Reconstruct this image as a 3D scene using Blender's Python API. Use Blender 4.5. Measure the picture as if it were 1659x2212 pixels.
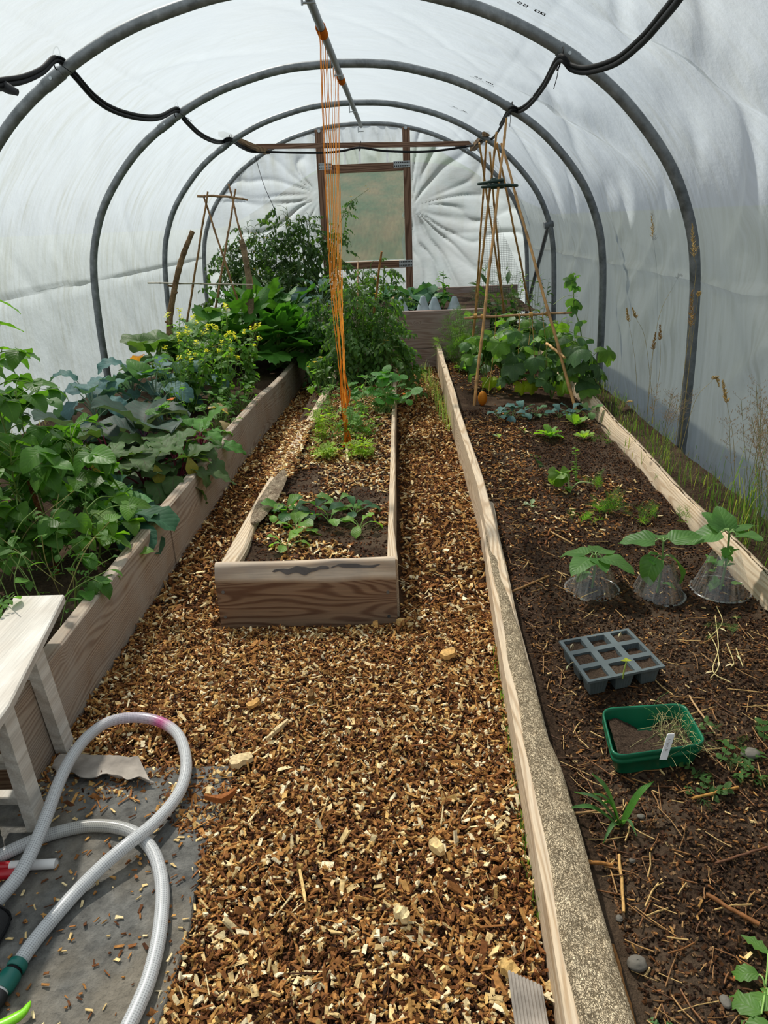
import bpy, math
import numpy as np
from mathutils import Vector
rng = np.random.default_rng(11)
U = rng.uniform
scene = bpy.context.scene
for o in list(bpy.data.objects):
    bpy.data.objects.remove(o)
# ------------------------------------------------------------------ camera
F, CX, CY, H = 1534.0, 829.5, 1106.0, 1.5
ROT = np.array([[0.99913, 0.02998, 0.02904], [0.01535, 0.38294, -0.92364], [-0.03881, 0.92328, 0.38215]])
CAM = np.array([0, 0, H])


def at(u, v, Y):
    """world point on the cross-section plane at distance Y"""
    r = ROT @ np.array([(u - CX) / F, (CY - v) / F, -1.0])
    return CAM + r * (Y / r[1])


def gr(u, v, z=0.0):
    """world point on the level z"""
    r = ROT @ np.array([(u - CX) / F, (CY - v) / F, -1.0])
    return CAM + r * ((z - H) / r[2])


cd = bpy.data.cameras.new('camera')
cam = bpy.data.objects.new('camera', cd)
scene.collection.objects.link(cam)
scene.camera = cam
from mathutils import Matrix
q, _ = np.linalg.qr(ROT)
q = q * np.sign(np.sum(q * ROT, axis=0))
cam.matrix_world = Matrix.Translation((0, 0, H)) @ Matrix([list(r) for r in q]).to_4x4()
cd.sensor_fit = 'VERTICAL'
cd.sensor_height = 36.0
cd.lens = F / 2212.0 * 36.0
cd.clip_start = 0.02
cd.clip_end = 600
# ------------------------------------------------------------------ light
SUN_DIR = Vector((-0.42, 0.62, 1.05)).normalized()
sl = bpy.data.lights.new('sun', 'SUN')
sl.energy = 16.0
sl.angle = 0.035
sl.color = (1.0, 0.94, 0.84)
so = bpy.data.objects.new('sun', sl)
so.rotation_euler = SUN_DIR.to_track_quat('Z', 'Y').to_euler()
so.location = (-4, 8, 12)
scene.collection.objects.link(so)
w = bpy.data.worlds.new('sky')
scene.world = w
w.use_nodes = True
nt = w.node_tree
nt.nodes.clear()
out = nt.nodes.new('ShaderNodeOutputWorld')
bg = nt.nodes.new('ShaderNodeBackground')
bg.inputs['Strength'].default_value = 0.85
tc = nt.nodes.new('ShaderNodeTexCoord')
sep = nt.nodes.new('ShaderNodeSeparateXYZ')
rmp = nt.nodes.new('ShaderNodeValToRGB')
e = rmp.color_ramp.elements
e[0].position = 0.0
e[0].color = (0.86, 0.92, 0.98, 1)
e[1].position = 0.9
e[1].color = (0.50, 0.68, 0.95, 1)
nz = nt.nodes.new('ShaderNodeTexNoise')
nz.inputs['Scale'].default_value = 2.2
nz.inputs['Detail'].default_value = 5
cr = nt.nodes.new('ShaderNodeValToRGB')
cr.color_ramp.elements[0].position = 0.45
cr.color_ramp.elements[1].position = 0.62
mx = nt.nodes.new('ShaderNodeMix')
mx.data_type = 'RGBA'
mx.inputs[7].default_value = (1.0, 1.0, 1.0, 1)
nt.links.new(tc.outputs['Generated'], sep.inputs[0])
nt.links.new(tc.outputs['Generated'], nz.inputs['Vector'])
nt.links.new(sep.outputs['Z'], rmp.inputs['Fac'])
nt.links.new(nz.outputs['Fac'], cr.inputs['Fac'])
nt.links.new(cr.outputs['Color'], mx.inputs[0])
nt.links.new(rmp.outputs['Color'], mx.inputs[6])
nt.links.new(mx.outputs[2], bg.inputs['Color'])
nt.links.new(bg.outputs[0], out.inputs['Surface'])
vs = scene.view_settings
vs.view_transform = 'Standard'
vs.look = 'None'
vs.exposure = 0.16
vs.gamma = 1.0
vs.use_curve_mapping = False
scene.cycles.max_bounces = 8
scene.cycles.diffuse_bounces = 4
scene.cycles.transmission_bounces = 6
scene.cycles.transparent_max_bounces = 12
scene.cycles.caustics_reflective = False
scene.cycles.caustics_refractive = False


# ------------------------------------------------------------------ helpers
def hx(s):
    c = np.array([int(s[i:i + 2], 16) for i in (1, 3, 5)]) / 255.0
    return np.where(c <= 0.04045, c / 12.92, ((c + 0.055) / 1.055) ** 2.4)


class MB:
    def __init__(s):
        s.v, s.c, s.u, s.f3, s.f4, s.n = [], [], [], [], [], 0

    def add(s, v, f, col=(1, 1, 1), uv=None):
        v = np.asarray(v, float).reshape(-1, 3)
        f = np.asarray(f, int)
        s.v.append(v)
        col = np.asarray(col, float)
        s.c.append(np.broadcast_to(col, (len(v), 3)) if col.ndim == 1 else col)
        s.u.append(np.zeros((len(v), 2)) if uv is None else np.asarray(uv, float))
        if len(f):
            (s.f3 if f.shape[1] == 3 else s.f4).append(f + s.n)
        s.n += len(v)
        return s

    def merge(s, o):
        s.v += o.v
        s.c += o.c
        s.u += o.u
        s.f3 += [f + s.n for f in o.f3]
        s.f4 += [f + s.n for f in o.f4]
        s.n += o.n

    def build(s, name, mat, parent=None, smooth=True, origin=None):
        v = np.concatenate(s.v)
        f3 = np.concatenate(s.f3) if s.f3 else np.zeros((0, 3), int)
        f4 = np.concatenate(s.f4) if s.f4 else np.zeros((0, 4), int)
        if parent is not None:
            org = np.array(parent['_o']) if '_o' in parent else np.zeros(3)
        elif origin is not None:
            org = np.asarray(origin, float)
        else:
            org = np.array([(v[:, 0].min() + v[:, 0].max()) / 2, (v[:, 1].min() + v[:, 1].max()) / 2, v[:, 2].min()])
        v = v - org
        me = bpy.data.meshes.new(name)
        me.vertices.add(len(v))
        me.vertices.foreach_set('co', v.astype(np.float32).ravel())
        li = np.concatenate([f3.ravel(), f4.ravel()]).astype(np.int32)
        me.loops.add(len(li))
        me.loops.foreach_set('vertex_index', li)
        me.polygons.add(len(f3) + len(f4))
        st = np.concatenate([np.arange(len(f3)) * 3, len(f3) * 3 + np.arange(len(f4)) * 4]).astype(np.int32)
        me.polygons.foreach_set('loop_start', st)
        me.polygons.foreach_set('use_smooth', np.full(len(st), smooth))
        me.update(calc_edges=True)
        at_ = me.attributes.new('Col', 'FLOAT_COLOR', 'POINT')
        c4 = np.ones((len(v), 4), np.float32)
        c4[:, :3] = np.concatenate(s.c)
        at_.data.foreach_set('color', c4.ravel())
        ul = me.uv_layers.new(name='UVMap')
        ul.data.foreach_set('uv', np.concatenate(s.u)[li].astype(np.float32).ravel())
        me.materials.append(mat)
        o = bpy.data.objects.new(name, me)
        scene.collection.objects.link(o)
        if parent is not None:
            o.parent = parent
            o['_o'] = [float(x) for x in org]
        else:
            o.location = org
            o['_o'] = [float(x) for x in org]
        return o


def tag(o, label=None, cat=None, group=None, kind=None):
    if label: o['label'] = label
    if cat: o['category'] = cat
    if group: o['group'] = group
    if kind: o['kind'] = kind
    return o


def thing(name, loc, label, cat, group=None, kind=None):
    o = bpy.data.objects.new(name, None)
    o.empty_display_size = 0.05
    scene.collection.objects.link(o)
    o.location = [float(x) for x in loc]
    o['_o'] = [float(x) for x in loc]
    return tag(o, label, cat, group, kind)


def nrm(a):
    a = np.asarray(a, float)
    return a / max(np.linalg.norm(a), 1e-9)


def smooth_path(P, n):
    """Catmull-Rom through P, n points"""
    P = np.asarray(P, float)
    Q = np.vstack([2 * P[0] - P[1], P, 2 * P[-1] - P[-2]])
    k = len(P) - 1
    t = np.linspace(0, k - 1e-6, n)
    i = t.astype(int)
    f = (t - i)[:, None]
    a, b, c, d = Q[i], Q[i + 1], Q[i + 2], Q[i + 3]
    return 0.5 * (2 * b + (c - a) * f + (2 * a - 5 * b + 4 * c - d) * f ** 2 + (3 * b - a - 3 * c + d) * f ** 3)


def tube(mb, P, r, k=8, col=(1, 1, 1), cap=True, flat=1.0):
    P = np.asarray(P, float)
    n = len(P)
    r = np.broadcast_to(np.asarray(r, float), (n,))
    T = np.gradient(P, axis=0)
    T /= np.maximum(np.linalg.norm(T, axis=1, keepdims=True), 1e-9)
    a = np.array([0, 0, 1.0]) if abs(T[0, 2]) < 0.9 else np.array([1.0, 0, 0])
    N = np.zeros_like(P)
    x = nrm(np.cross(T[0], a))
    for i in range(n):
        x = nrm(x - T[i] * np.dot(x, T[i]))
        N[i] = x
    B = np.cross(T, N)
    th = np.linspace(0, 2 * np.pi, k, endpoint=False)
    V = P[:, None] + r[:, None, None] * (np.cos(th)[None, :, None] * N[:, None] + flat * np.sin(th)[None, :, None] * B[:, None])
    i, j = np.meshgrid(np.arange(n - 1), np.arange(k), indexing='ij')
    j2 = (j + 1) % k
    f = np.stack([i * k + j, i * k + j2, (i + 1) * k + j2, (i + 1) * k + j], -1).reshape(-1, 4)
    L = np.concatenate([[0], np.cumsum(np.linalg.norm(np.diff(P, axis=0), axis=1))])
    uv = np.stack(np.broadcast_arrays(np.arange(k)[None] / k, L[:, None]), -1).reshape(-1, 2)
    col = np.asarray(col, float)
    if col.ndim == 2:
        col = np.repeat(col, k, 0)
    mb.add(V.reshape(-1, 3), f, col, uv)
    if cap:
        for s, idx in ((0, np.arange(k)[::-1]), (n - 1, np.arange(k))):
            c0 = col[s * k] if col.ndim == 2 else col
            mb.add(np.vstack([V[s], P[s]]), np.stack([idx, np.roll(idx, -1), np.full(k, k)], -1), c0)
    return mb


def box(mb, lo, hi, bev=0.004, col=(1, 1, 1), R=None, org=(0, 0, 0)):
    """chamfered box"""
    lo, hi = np.asarray(lo, float), np.asarray(hi, float)
    b = min(bev, 0.3 * (hi - lo).min())
    c, h = (lo + hi) / 2, (hi - lo) / 2
    V, Fq, Ft = [], [], []
    idx = {}
    for sx in (-1, 1):
        for sy in (-1, 1):
            for sz in (-1, 1):
                for ax in range(3):
                    p = np.array([sx, sy, sz]) * (h - b)
                    p[ax] = np.array([sx, sy, sz])[ax] * h[ax]
                    idx[sx, sy, sz, ax] = len(V)
                    V.append(p)
    V = np.array(V)

    def quad(q):
        n = np.cross(V[q[1]] - V[q[0]], V[q[2]] - V[q[0]])
        m = V[list(q)].mean(0)
        return q if np.dot(n, m) > 0 else q[::-1]
    for ax in range(3):
        a1, a2 = [k for k in range(3) if k != ax]
        for s in (-1, 1):
            q = []
            for p, r in ((-1, -1), (1, -1), (1, 1), (-1, 1)):
                sg = [0, 0, 0]
                sg[ax], sg[a1], sg[a2] = s, p, r
                q.append(idx[(*sg, ax)])
            Fq.append(quad(q))
        for s1 in (-1, 1):
            for s2 in (-1, 1):
                g = lambda t: [s1 if k == a1 else s2 if k == a2 else t for k in range(3)]
                Fq.append(quad([idx[(*g(-1), a1)], idx[(*g(1), a1)], idx[(*g(1), a2)], idx[(*g(-1), a2)]]))
    for sx in (-1, 1):
        for sy in (-1, 1):
            for sz in (-1, 1):
                Ft.append(quad([idx[sx, sy, sz, k] for k in range(3)]))
    V = V + c
    if R is not None:
        V = V @ np.asarray(R).T
    V = V + np.asarray(org)
    mb.add(V, Fq, col)
    n0 = mb.n - len(V)
    mb.f3.append(np.array(Ft) + n0)
    return mb


def loft(mb, S, col=(1, 1, 1), closed=True, cap=True):
    """S (n,k,3) sections joined in order"""
    S = np.asarray(S, float)
    n, k = S.shape[:2]
    kk = k if closed else k - 1
    i, j = np.meshgrid(np.arange(n - 1), np.arange(kk), indexing='ij')
    j2 = (j + 1) % k
    f = np.stack([i * k + j, i * k + j2, (i + 1) * k + j2, (i + 1) * k + j], -1).reshape(-1, 4)
    ii, jj = np.meshgrid(np.arange(n), np.arange(k), indexing='ij')
    uv = np.stack([ii / max(n - 1, 1), jj / max(k - 1, 1)], -1).reshape(-1, 2)
    mb.add(S.reshape(-1, 3), f, col, uv)
    if cap and closed:
        for s, idx in ((0, np.arange(k)[::-1]), (n - 1, np.arange(k))):
            mb.add(np.vstack([S[s], S[s].mean(0)]), np.stack([idx, np.roll(idx, -1), np.full(k, k)], -1), col if np.ndim(col) == 1 else np.asarray(col)[0])
    return mb


LAT = rng.uniform(-1, 1, (8, 97, 97))


def vn(x, y, k=0):
    """smooth value noise, -1..1"""
    x, y = np.broadcast_arrays(np.asarray(x, float), np.asarray(y, float))
    xi, yi = np.floor(x).astype(int), np.floor(y).astype(int)
    fx, fy = x - xi, y - yi
    fx, fy = fx * fx * (3 - 2 * fx), fy * fy * (3 - 2 * fy)
    L = LAT[k % 8]
    g = lambda a, b: L[a % 97, b % 97]
    return (g(xi, yi) * (1 - fx) + g(xi + 1, yi) * fx) * (1 - fy) + (g(xi, yi + 1) * (1 - fx) + g(xi + 1, yi + 1) * fx) * fy


def fbm(x, y, o=4, k=0):
    s, a, t = 0, 1.0, 0
    for i in range(o):
        s = s + a * vn(x * 2 ** i + 17.3 * i, y * 2 ** i + 5.1 * i, k + i)
        t += a
        a *= 0.5
    return s / t


def gridmesh(mb, X, Y, Z, col=(1, 1, 1), uv=None):
    n, m = X.shape
    i, j = np.meshgrid(np.arange(n - 1), np.arange(m - 1), indexing='ij')
    f = np.stack([i * m + j, (i + 1) * m + j, (i + 1) * m + j + 1, i * m + j + 1], -1).reshape(-1, 4)
    if uv is None:
        uv = np.stack([X, Y], -1)
    mb.add(np.stack([X, Y, Z], -1).reshape(-1, 3), f, col, np.asarray(uv).reshape(-1, 2))
    return mb


# ------------------------------------------------------------------ materials
class NT:
    def __init__(s, name):
        s.m = bpy.data.materials.new(name)
        s.m.use_nodes = True
        s.t = s.m.node_tree
        s.t.nodes.clear()
        s.o = s.t.nodes.new('ShaderNodeOutputMaterial')

    def n(s, typ, ins=None, **kw):
        d = s.t.nodes.new('ShaderNode' + typ)
        for k, v in kw.items():
            setattr(d, k, v)
        for k, v in (ins or {}).items():
            s.set(d.inputs[k], v)
        return d

    def set(s, i, v):
        if hasattr(v, 'bl_idname') and hasattr(v, 'outputs'):
            v = v.outputs[0]
        if isinstance(v, bpy.types.NodeSocket):
            s.t.links.new(v, i)
        else:
            if i.type == 'RGBA' and not np.isscalar(v) and len(v) == 3:
                v = (*[float(x) for x in v], 1)
            elif not np.isscalar(v):
                v = tuple(float(x) for x in v)
            i.default_value = v

    def ramp(s, fac, stops):
        d = s.n('ValToRGB', {0: fac})
        el = d.color_ramp.elements
        while len(el) < len(stops):
            el.new(0.5)
        for x, (p, c) in zip(el, stops):
            x.position = p
            x.color = (*[float(k) for k in (c if not np.isscalar(c) else (c,) * 3)], 1)
        return d

    def mix(s, f, a, b, bt='MIX'):
        d = s.n('Mix', data_type='RGBA', blend_type=bt)
        s.set(d.inputs[0], f)
        s.set(d.inputs[6], a)
        s.set(d.inputs[7], b)
        return d.outputs[2]

    def math(s, op, a, b=0.0):
        return s.n('Math', {0: a, 1: b}, operation=op).outputs[0]

    def coords(s, scale=(1, 1, 1), kind='Object', rot=(0, 0, 0)):
        t = s.n('TexCoord')
        return s.n('Mapping', {0: t.outputs[kind], 2: rot, 3: scale}).outputs[0]

    def noise(s, vec, scale, detail=4, rough=0.55, dist=0.0):
        return s.n('TexNoise', {'Vector': vec, 'Scale': scale, 'Detail': detail, 'Roughness': rough, 'Distortion': dist}).outputs['Fac']

    def bump(s, h, strength=0.3, dist=0.01):
        return s.n('Bump', {'Height': h, 'Strength': strength, 'Distance': dist}).outputs[0]

    def pbsdf(s, col, rough=0.7, normal=None, spec=0.3, metal=0.0):
        d = s.n('BsdfPrincipled', {'Base Color': col, 'Roughness': rough, 'Metallic': metal, 'Specular IOR Level': spec})
        if normal is not None:
            s.set(d.inputs['Normal'], normal)
        return d.outputs[0]

    def mixs(s, f, a, b):
        d = s.n('MixShader')
        s.set(d.inputs[0], f)
        s.set(d.inputs[1], a)
        s.set(d.inputs[2], b)
        return d.outputs[0]

    def done(s, sh):
        s.t.links.new(sh, s.o.inputs['Surface'])
        return s.m

    def attr(s):
        return s.n('Attribute', attribute_name='Col').outputs['Color']


def m_film():
    t = NT('polythene')
    v = t.coords((1, 1, 1), 'UV')
    st = t.noise(t.coords((16, 1.6, 1), 'UV'), 1.0, 5, 0.65)
    st2 = t.noise(t.coords((1.2, 1.0, 1), 'UV'), 1.6, 3)
    dirt = t.math('MULTIPLY', t.ramp(st, [(0.44, 0), (0.72, 1)]), t.ramp(st2, [(0.32, 0.15), (0.62, 1)]))
    fleck = t.ramp(t.noise(t.coords((85, 20, 1), 'UV'), 1.0, 3, 0.7), [(0.68, 0), (0.74, 1)])
    sv = t.math('ABSOLUTE', t.n('SeparateXYZ', {0: t.n('TexCoord').outputs['UV']}).outputs[1])
    dirt = t.math('MULTIPLY', dirt, t.ramp(t.math('DIVIDE', sv, 3.6), [(.22, .25), (.6, 1)]))
    dirt2 = t.math('MAXIMUM', t.math('MULTIPLY', dirt, 0.5), t.math('MULTIPLY', t.math('MULTIPLY', fleck, t.ramp(st2, [(0.45, 0), (0.6, 1)])), 0.7))
    col = t.mix(dirt2, (0.212, 0.240, 0.260), (0.108, 0.108, 0.058))
    bmp = t.bump(t.noise(t.coords((7, 5, 1), 'UV'), 1.0, 6, 0.6), 0.35, 0.03)
    tr = t.n('BsdfTranslucent', {'Color': col, 'Normal': bmp}).outputs[0]
    df = t.n('BsdfDiffuse', {'Color': col, 'Normal': bmp}).outputs[0]
    s1 = t.mixs(0.28, tr, df)
    tp = t.n('BsdfTransparent', {'Color': (0.97, 0.98, 0.98)}).outputs[0]
    s2 = t.mixs(t.math('SUBTRACT', 0.20, t.math('ADD', t.math('MULTIPLY', dirt2, 0.09), t.math('MULTIPLY', t.ramp(t.math('DIVIDE', sv, 3.6), [(.62, 0), (.92, 1)]), 0.09))), s1, tp)
    gl = t.n('BsdfGlossy', {'Color': (1, 1, 1), 'Roughness': 0.3, 'Normal': bmp}).outputs[0]
    return t.done(t.mixs(0.05, s2, gl))


def m_clear(name, tint, haze=0.12, streak=False, rough=0.15, gloss=0.08):
    t = NT(name)
    tp = t.n('BsdfTransparent', {'Color': tint}).outputs[0]
    df = t.n('BsdfDiffuse', {'Color': (0.8, 0.8, 0.8)}).outputs[0]
    f = haze
    if streak:
        st = t.noise(t.coords((60, 1.5, 1), 'UV'), 1.0, 3, 0.6)
        f = t.math('MULTIPLY', t.ramp(st, [(0.42, 0.15), (0.7, 1)]), haze)
    s = t.mixs(f, tp, df)
    gl = t.n('BsdfGlossy', {'Color': (1, 1, 1), 'Roughness': rough}).outputs[0]
    return t.done(t.mixs(gloss, s, gl))


def m_plain(name, col, rough=0.5, spec=0.4, bump=0.0, bscale=60, var=0.0, metal=0.0):
    t = NT(name)
    c = t.n('RGB').outputs[0]
    c.default_value = (*[float(x) for x in col], 1)
    if var:
        nzz = t.noise(t.coords(), 9, 5)
        c = t.mix(t.ramp(nzz, [(0.35, 0), (0.7, 1)]), [x * (1 - var) for x in col], [min(1, x * (1 + var)) for x in col])
    nb = t.bump(t.noise(t.coords(), bscale, 4), bump, 0.004) if bump else None
    return t.done(t.pbsdf(c, rough, nb, spec, metal))


def m_attr(name, rough=0.75, spec=0.2, bump=0.0, bscale=120, trans=0.0, var=0.25):
    t = NT(name)
    c = t.attr()
    if var:
        nzz = t.noise(t.coords(), bscale * 0.5, 3)
        c = t.mix(var, c, t.mix(1.0, c, t.ramp(nzz, [(0.3, 0.25), (0.7, 1.6)]), 'MULTIPLY'))
    nb = t.bump(t.noise(t.coords(), bscale, 3), bump, 0.003) if bump else None
    s = t.pbsdf(c, rough, nb, spec)
    if trans:
        s = t.mixs(trans, s, t.n('BsdfTranslucent', {'Color': c}).outputs[0])
    return t.done(s)


def m_wood(name, light, dark, axis, ring=9.0, rough=0.75, weather=None, amt=0.5, knots=True, seed=0.0):
    """sawn softwood: growth bands stretched along AXIS, knots, grey weathering"""
    t = NT(name)
    sc = [1, 1, 1]
    sc[axis] = 0.13
    tcn = t.n('TexCoord').outputs['Object']
    p = t.n('Mapping', {0: tcn, 1: (seed, seed * 1.7, seed * 0.6), 3: sc}).outputs[0]
    wob = t.n('TexNoise', {'Vector': p, 'Scale': 4.5, 'Detail': 2}).outputs['Color']
    pp = t.mix(0.16, p, wob, 'LINEAR_LIGHT')
    if knots:
        ks = [1, 1, 1]
        ks[axis] = 0.62
        kv = t.n('Mapping', {0: tcn, 1: (seed, 3 + seed, 0), 3: ks}).outputs[0]
        kd = t.n('TexVoronoi', {'Vector': kv, 'Scale': 4.3}).outputs['Distance']
        kn = t.math('POWER', t.ramp(kd, [(0.0, 1.0), (0.22, 0.0)]), 2.0)
        pp = t.mix(1.0, pp, t.mix(1.0, kn, (0.16, 0.16, 0.16), 'MULTIPLY'), 'ADD')
    band = t.n('TexWave', {'Vector': pp, 'Scale': ring, 'Distortion': 1.4, 'Detail': 2, 'Detail Scale': 1.5}, wave_type='RINGS', rings_direction='XYZ'[axis]).outputs['Fac']
    fine = t.noise(t.n('Mapping', {0: tcn, 3: [2 if k == axis else 60 for k in range(3)]}).outputs[0], 3.0, 4, 0.6)
    c = t.mix(t.ramp(band, [(0.35, 0), (0.95, 1)]), light, dark)
    c = t.mix(0.35, c, t.mix(1.0, c, t.ramp(fine, [(0.3, 0.45), (0.7, 1.5)]), 'MULTIPLY'))
    if knots:
        c = t.mix(t.ramp(kd, [(0.03, 0.85), (0.075, 0.0)]), c, [x * 0.45 for x in dark])
    if weather is not None:
        wn = t.noise(tcn, 5.0, 6, 0.6)
        c = t.mix(t.math('MULTIPLY', t.ramp(wn, [(0.35, 0), (0.68, 1)]), amt), c, weather)
    nb = t.bump(t.math('ADD', band, fine), 0.25, 0.002)
    return t.done(t.pbsdf(c, rough, nb, 0.25))


def m_leaf(name, rough=0.45, vein=0.35, trans=0.42, spec=0.35, nside=7.0, veincol=None, blister=0.3):
    t = NT(name)
    c0 = t.attr()
    uv = t.n('SeparateXYZ', {0: t.n('TexCoord').outputs['UV']})
    s, tt = uv.outputs[0], uv.outputs[1]
    a = t.math('ABSOLUTE', s)
    mid = t.ramp(a, [(0.0, 1), (0.055, 0)])
    ph = t.math('FRACT', t.math('SUBTRACT', t.math('MULTIPLY', tt, nside), t.math('MULTIPLY', a, 2.2)))
    tri = t.math('ABSOLUTE', t.math('SUBTRACT', ph, 0.5))
    side = t.ramp(tri, [(0.0, 1), (0.09, 0)])
    v = t.math('MAXIMUM', mid, t.math('MULTIPLY', side, 0.55))
    patch = t.noise(t.coords(), 18, 3)
    c = t.mix(0.4, c0, t.mix(1.0, c0, t.ramp(patch, [(0.3, 0.6), (0.7, 1.4)]), 'MULTIPLY'))
    vc = veincol if veincol is not None else t.mix(1.0, c, (2.4, 2.0, 2.2), 'MULTIPLY')
    c = t.mix(t.math('MULTIPLY', v, vein), c, vc)
    hgt = t.math('ADD', t.math('MULTIPLY', v, -0.6), t.math('MULTIPLY', tri, blister * 2))
    nb = t.bump(hgt, 0.3, 0.004)
    p = t.pbsdf(c, rough, nb, spec)
    tl = t.n('BsdfTranslucent', {'Color': t.mix(1.0, c, (2.0, 2.1, 0.75), 'MULTIPLY'), 'Normal': nb}).outputs[0]
    return t.done(t.mixs(trans, p, tl))


def m_soil(name, dark, light, dry, sc=1.0):
    t = NT(name)
    p = t.coords()
    a = t.noise(p, 90 * sc, 6, 0.7)
    b = t.noise(p, 3.5, 4, 0.55)
    c = t.mix(t.ramp(a, [(0.36, 0), (0.70, 1)]), dark, light)
    c = t.mix(t.math('MULTIPLY', t.ramp(b, [(0.48, 0), (0.66, 1)]), 0.75), c, t.mix(t.ramp(a, [(0.3, 0), (0.7, 1)]), [x * 0.6 for x in dry], dry))
    nb = t.bump(t.math('ADD', a, t.math('MULTIPLY', t.noise(p, 260 * sc, 3), 0.5)), 0.9, 0.012)
    return t.done(t.pbsdf(c, 0.95, nb, 0.1))


def m_hose():
    t = NT('clear_braided_hose')
    uv = t.n('SeparateXYZ', {0: t.n('TexCoord').outputs['UV']})
    uu = t.math('MULTIPLY', uv.outputs[0], 2 * math.pi * 9)
    vv = t.math('MULTIPLY', uv.outputs[1], 2 * math.pi * 95)
    br = t.math('MULTIPLY', t.math('SINE', t.math('ADD', uu, vv)), t.math('SINE', t.math('SUBTRACT', uu, vv)))
    c = t.mix(t.ramp(br, [(0.05, 0), (0.5, 1)]), t.attr(), t.mix(1.0, t.attr(), (0.60, 0.60, 0.61), 'MULTIPLY'))
    p = t.pbsdf(c, 0.22, None, 0.6)
    tl = t.n('BsdfTranslucent', {'Color': c}).outputs[0]
    return t.done(t.mixs(0.35, p, tl))


def m_bark():
    t = NT('bark')
    p = t.n('Mapping', {0: t.n('TexCoord').outputs['Object'], 3: (1.5, 1.0, 1.0)}).outputs[0]
    w_ = t.n('TexNoise', {'Vector': p, 'Scale': 40, 'Detail': 4}).outputs['Color']
    pp = t.mix(0.035, p, w_, 'LINEAR_LIGHT')
    d1 = t.n('TexVoronoi', {'Vector': pp, 'Scale': 75}, feature='DISTANCE_TO_EDGE').outputs[0]
    d2 = t.n('TexVoronoi', {'Vector': pp, 'Scale': 190}, feature='DISTANCE_TO_EDGE').outputs[0]
    cr_ = t.math('MULTIPLY', t.ramp(d1, [(0.0, .0), (0.10, 1)]), t.ramp(d2, [(0.0, .45), (0.12, 1)]))
    n_ = t.noise(p, 22, 5, .7)
    c = t.mix(1.0, t.attr(), t.ramp(n_, [(.3, .85), (.7, 1.6)]), 'MULTIPLY')
    c = t.mix(cr_, t.mix(1.0, c, (.40, .36, .31), 'MULTIPLY'), c)
    return t.done(t.pbsdf(c, .95, t.bump(t.math('ADD', cr_, n_), 1.0, .006), .1))


def m_steel():
    t = NT('galvanised_steel')
    a = t.noise(t.coords((1, 1, 1)), 16, 6, 0.65)
    c = t.ramp(a, [(0.3, (0.10, 0.11, 0.115)), (0.62, (0.22, 0.235, 0.245)), (0.80, (0.36, 0.37, 0.37))])
    return t.done(t.pbsdf(c, t.ramp(a, [(0.3, 0.38), (0.7, 0.6)]), t.bump(a, 0.1, 0.002), 0.5, 0.55))


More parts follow.
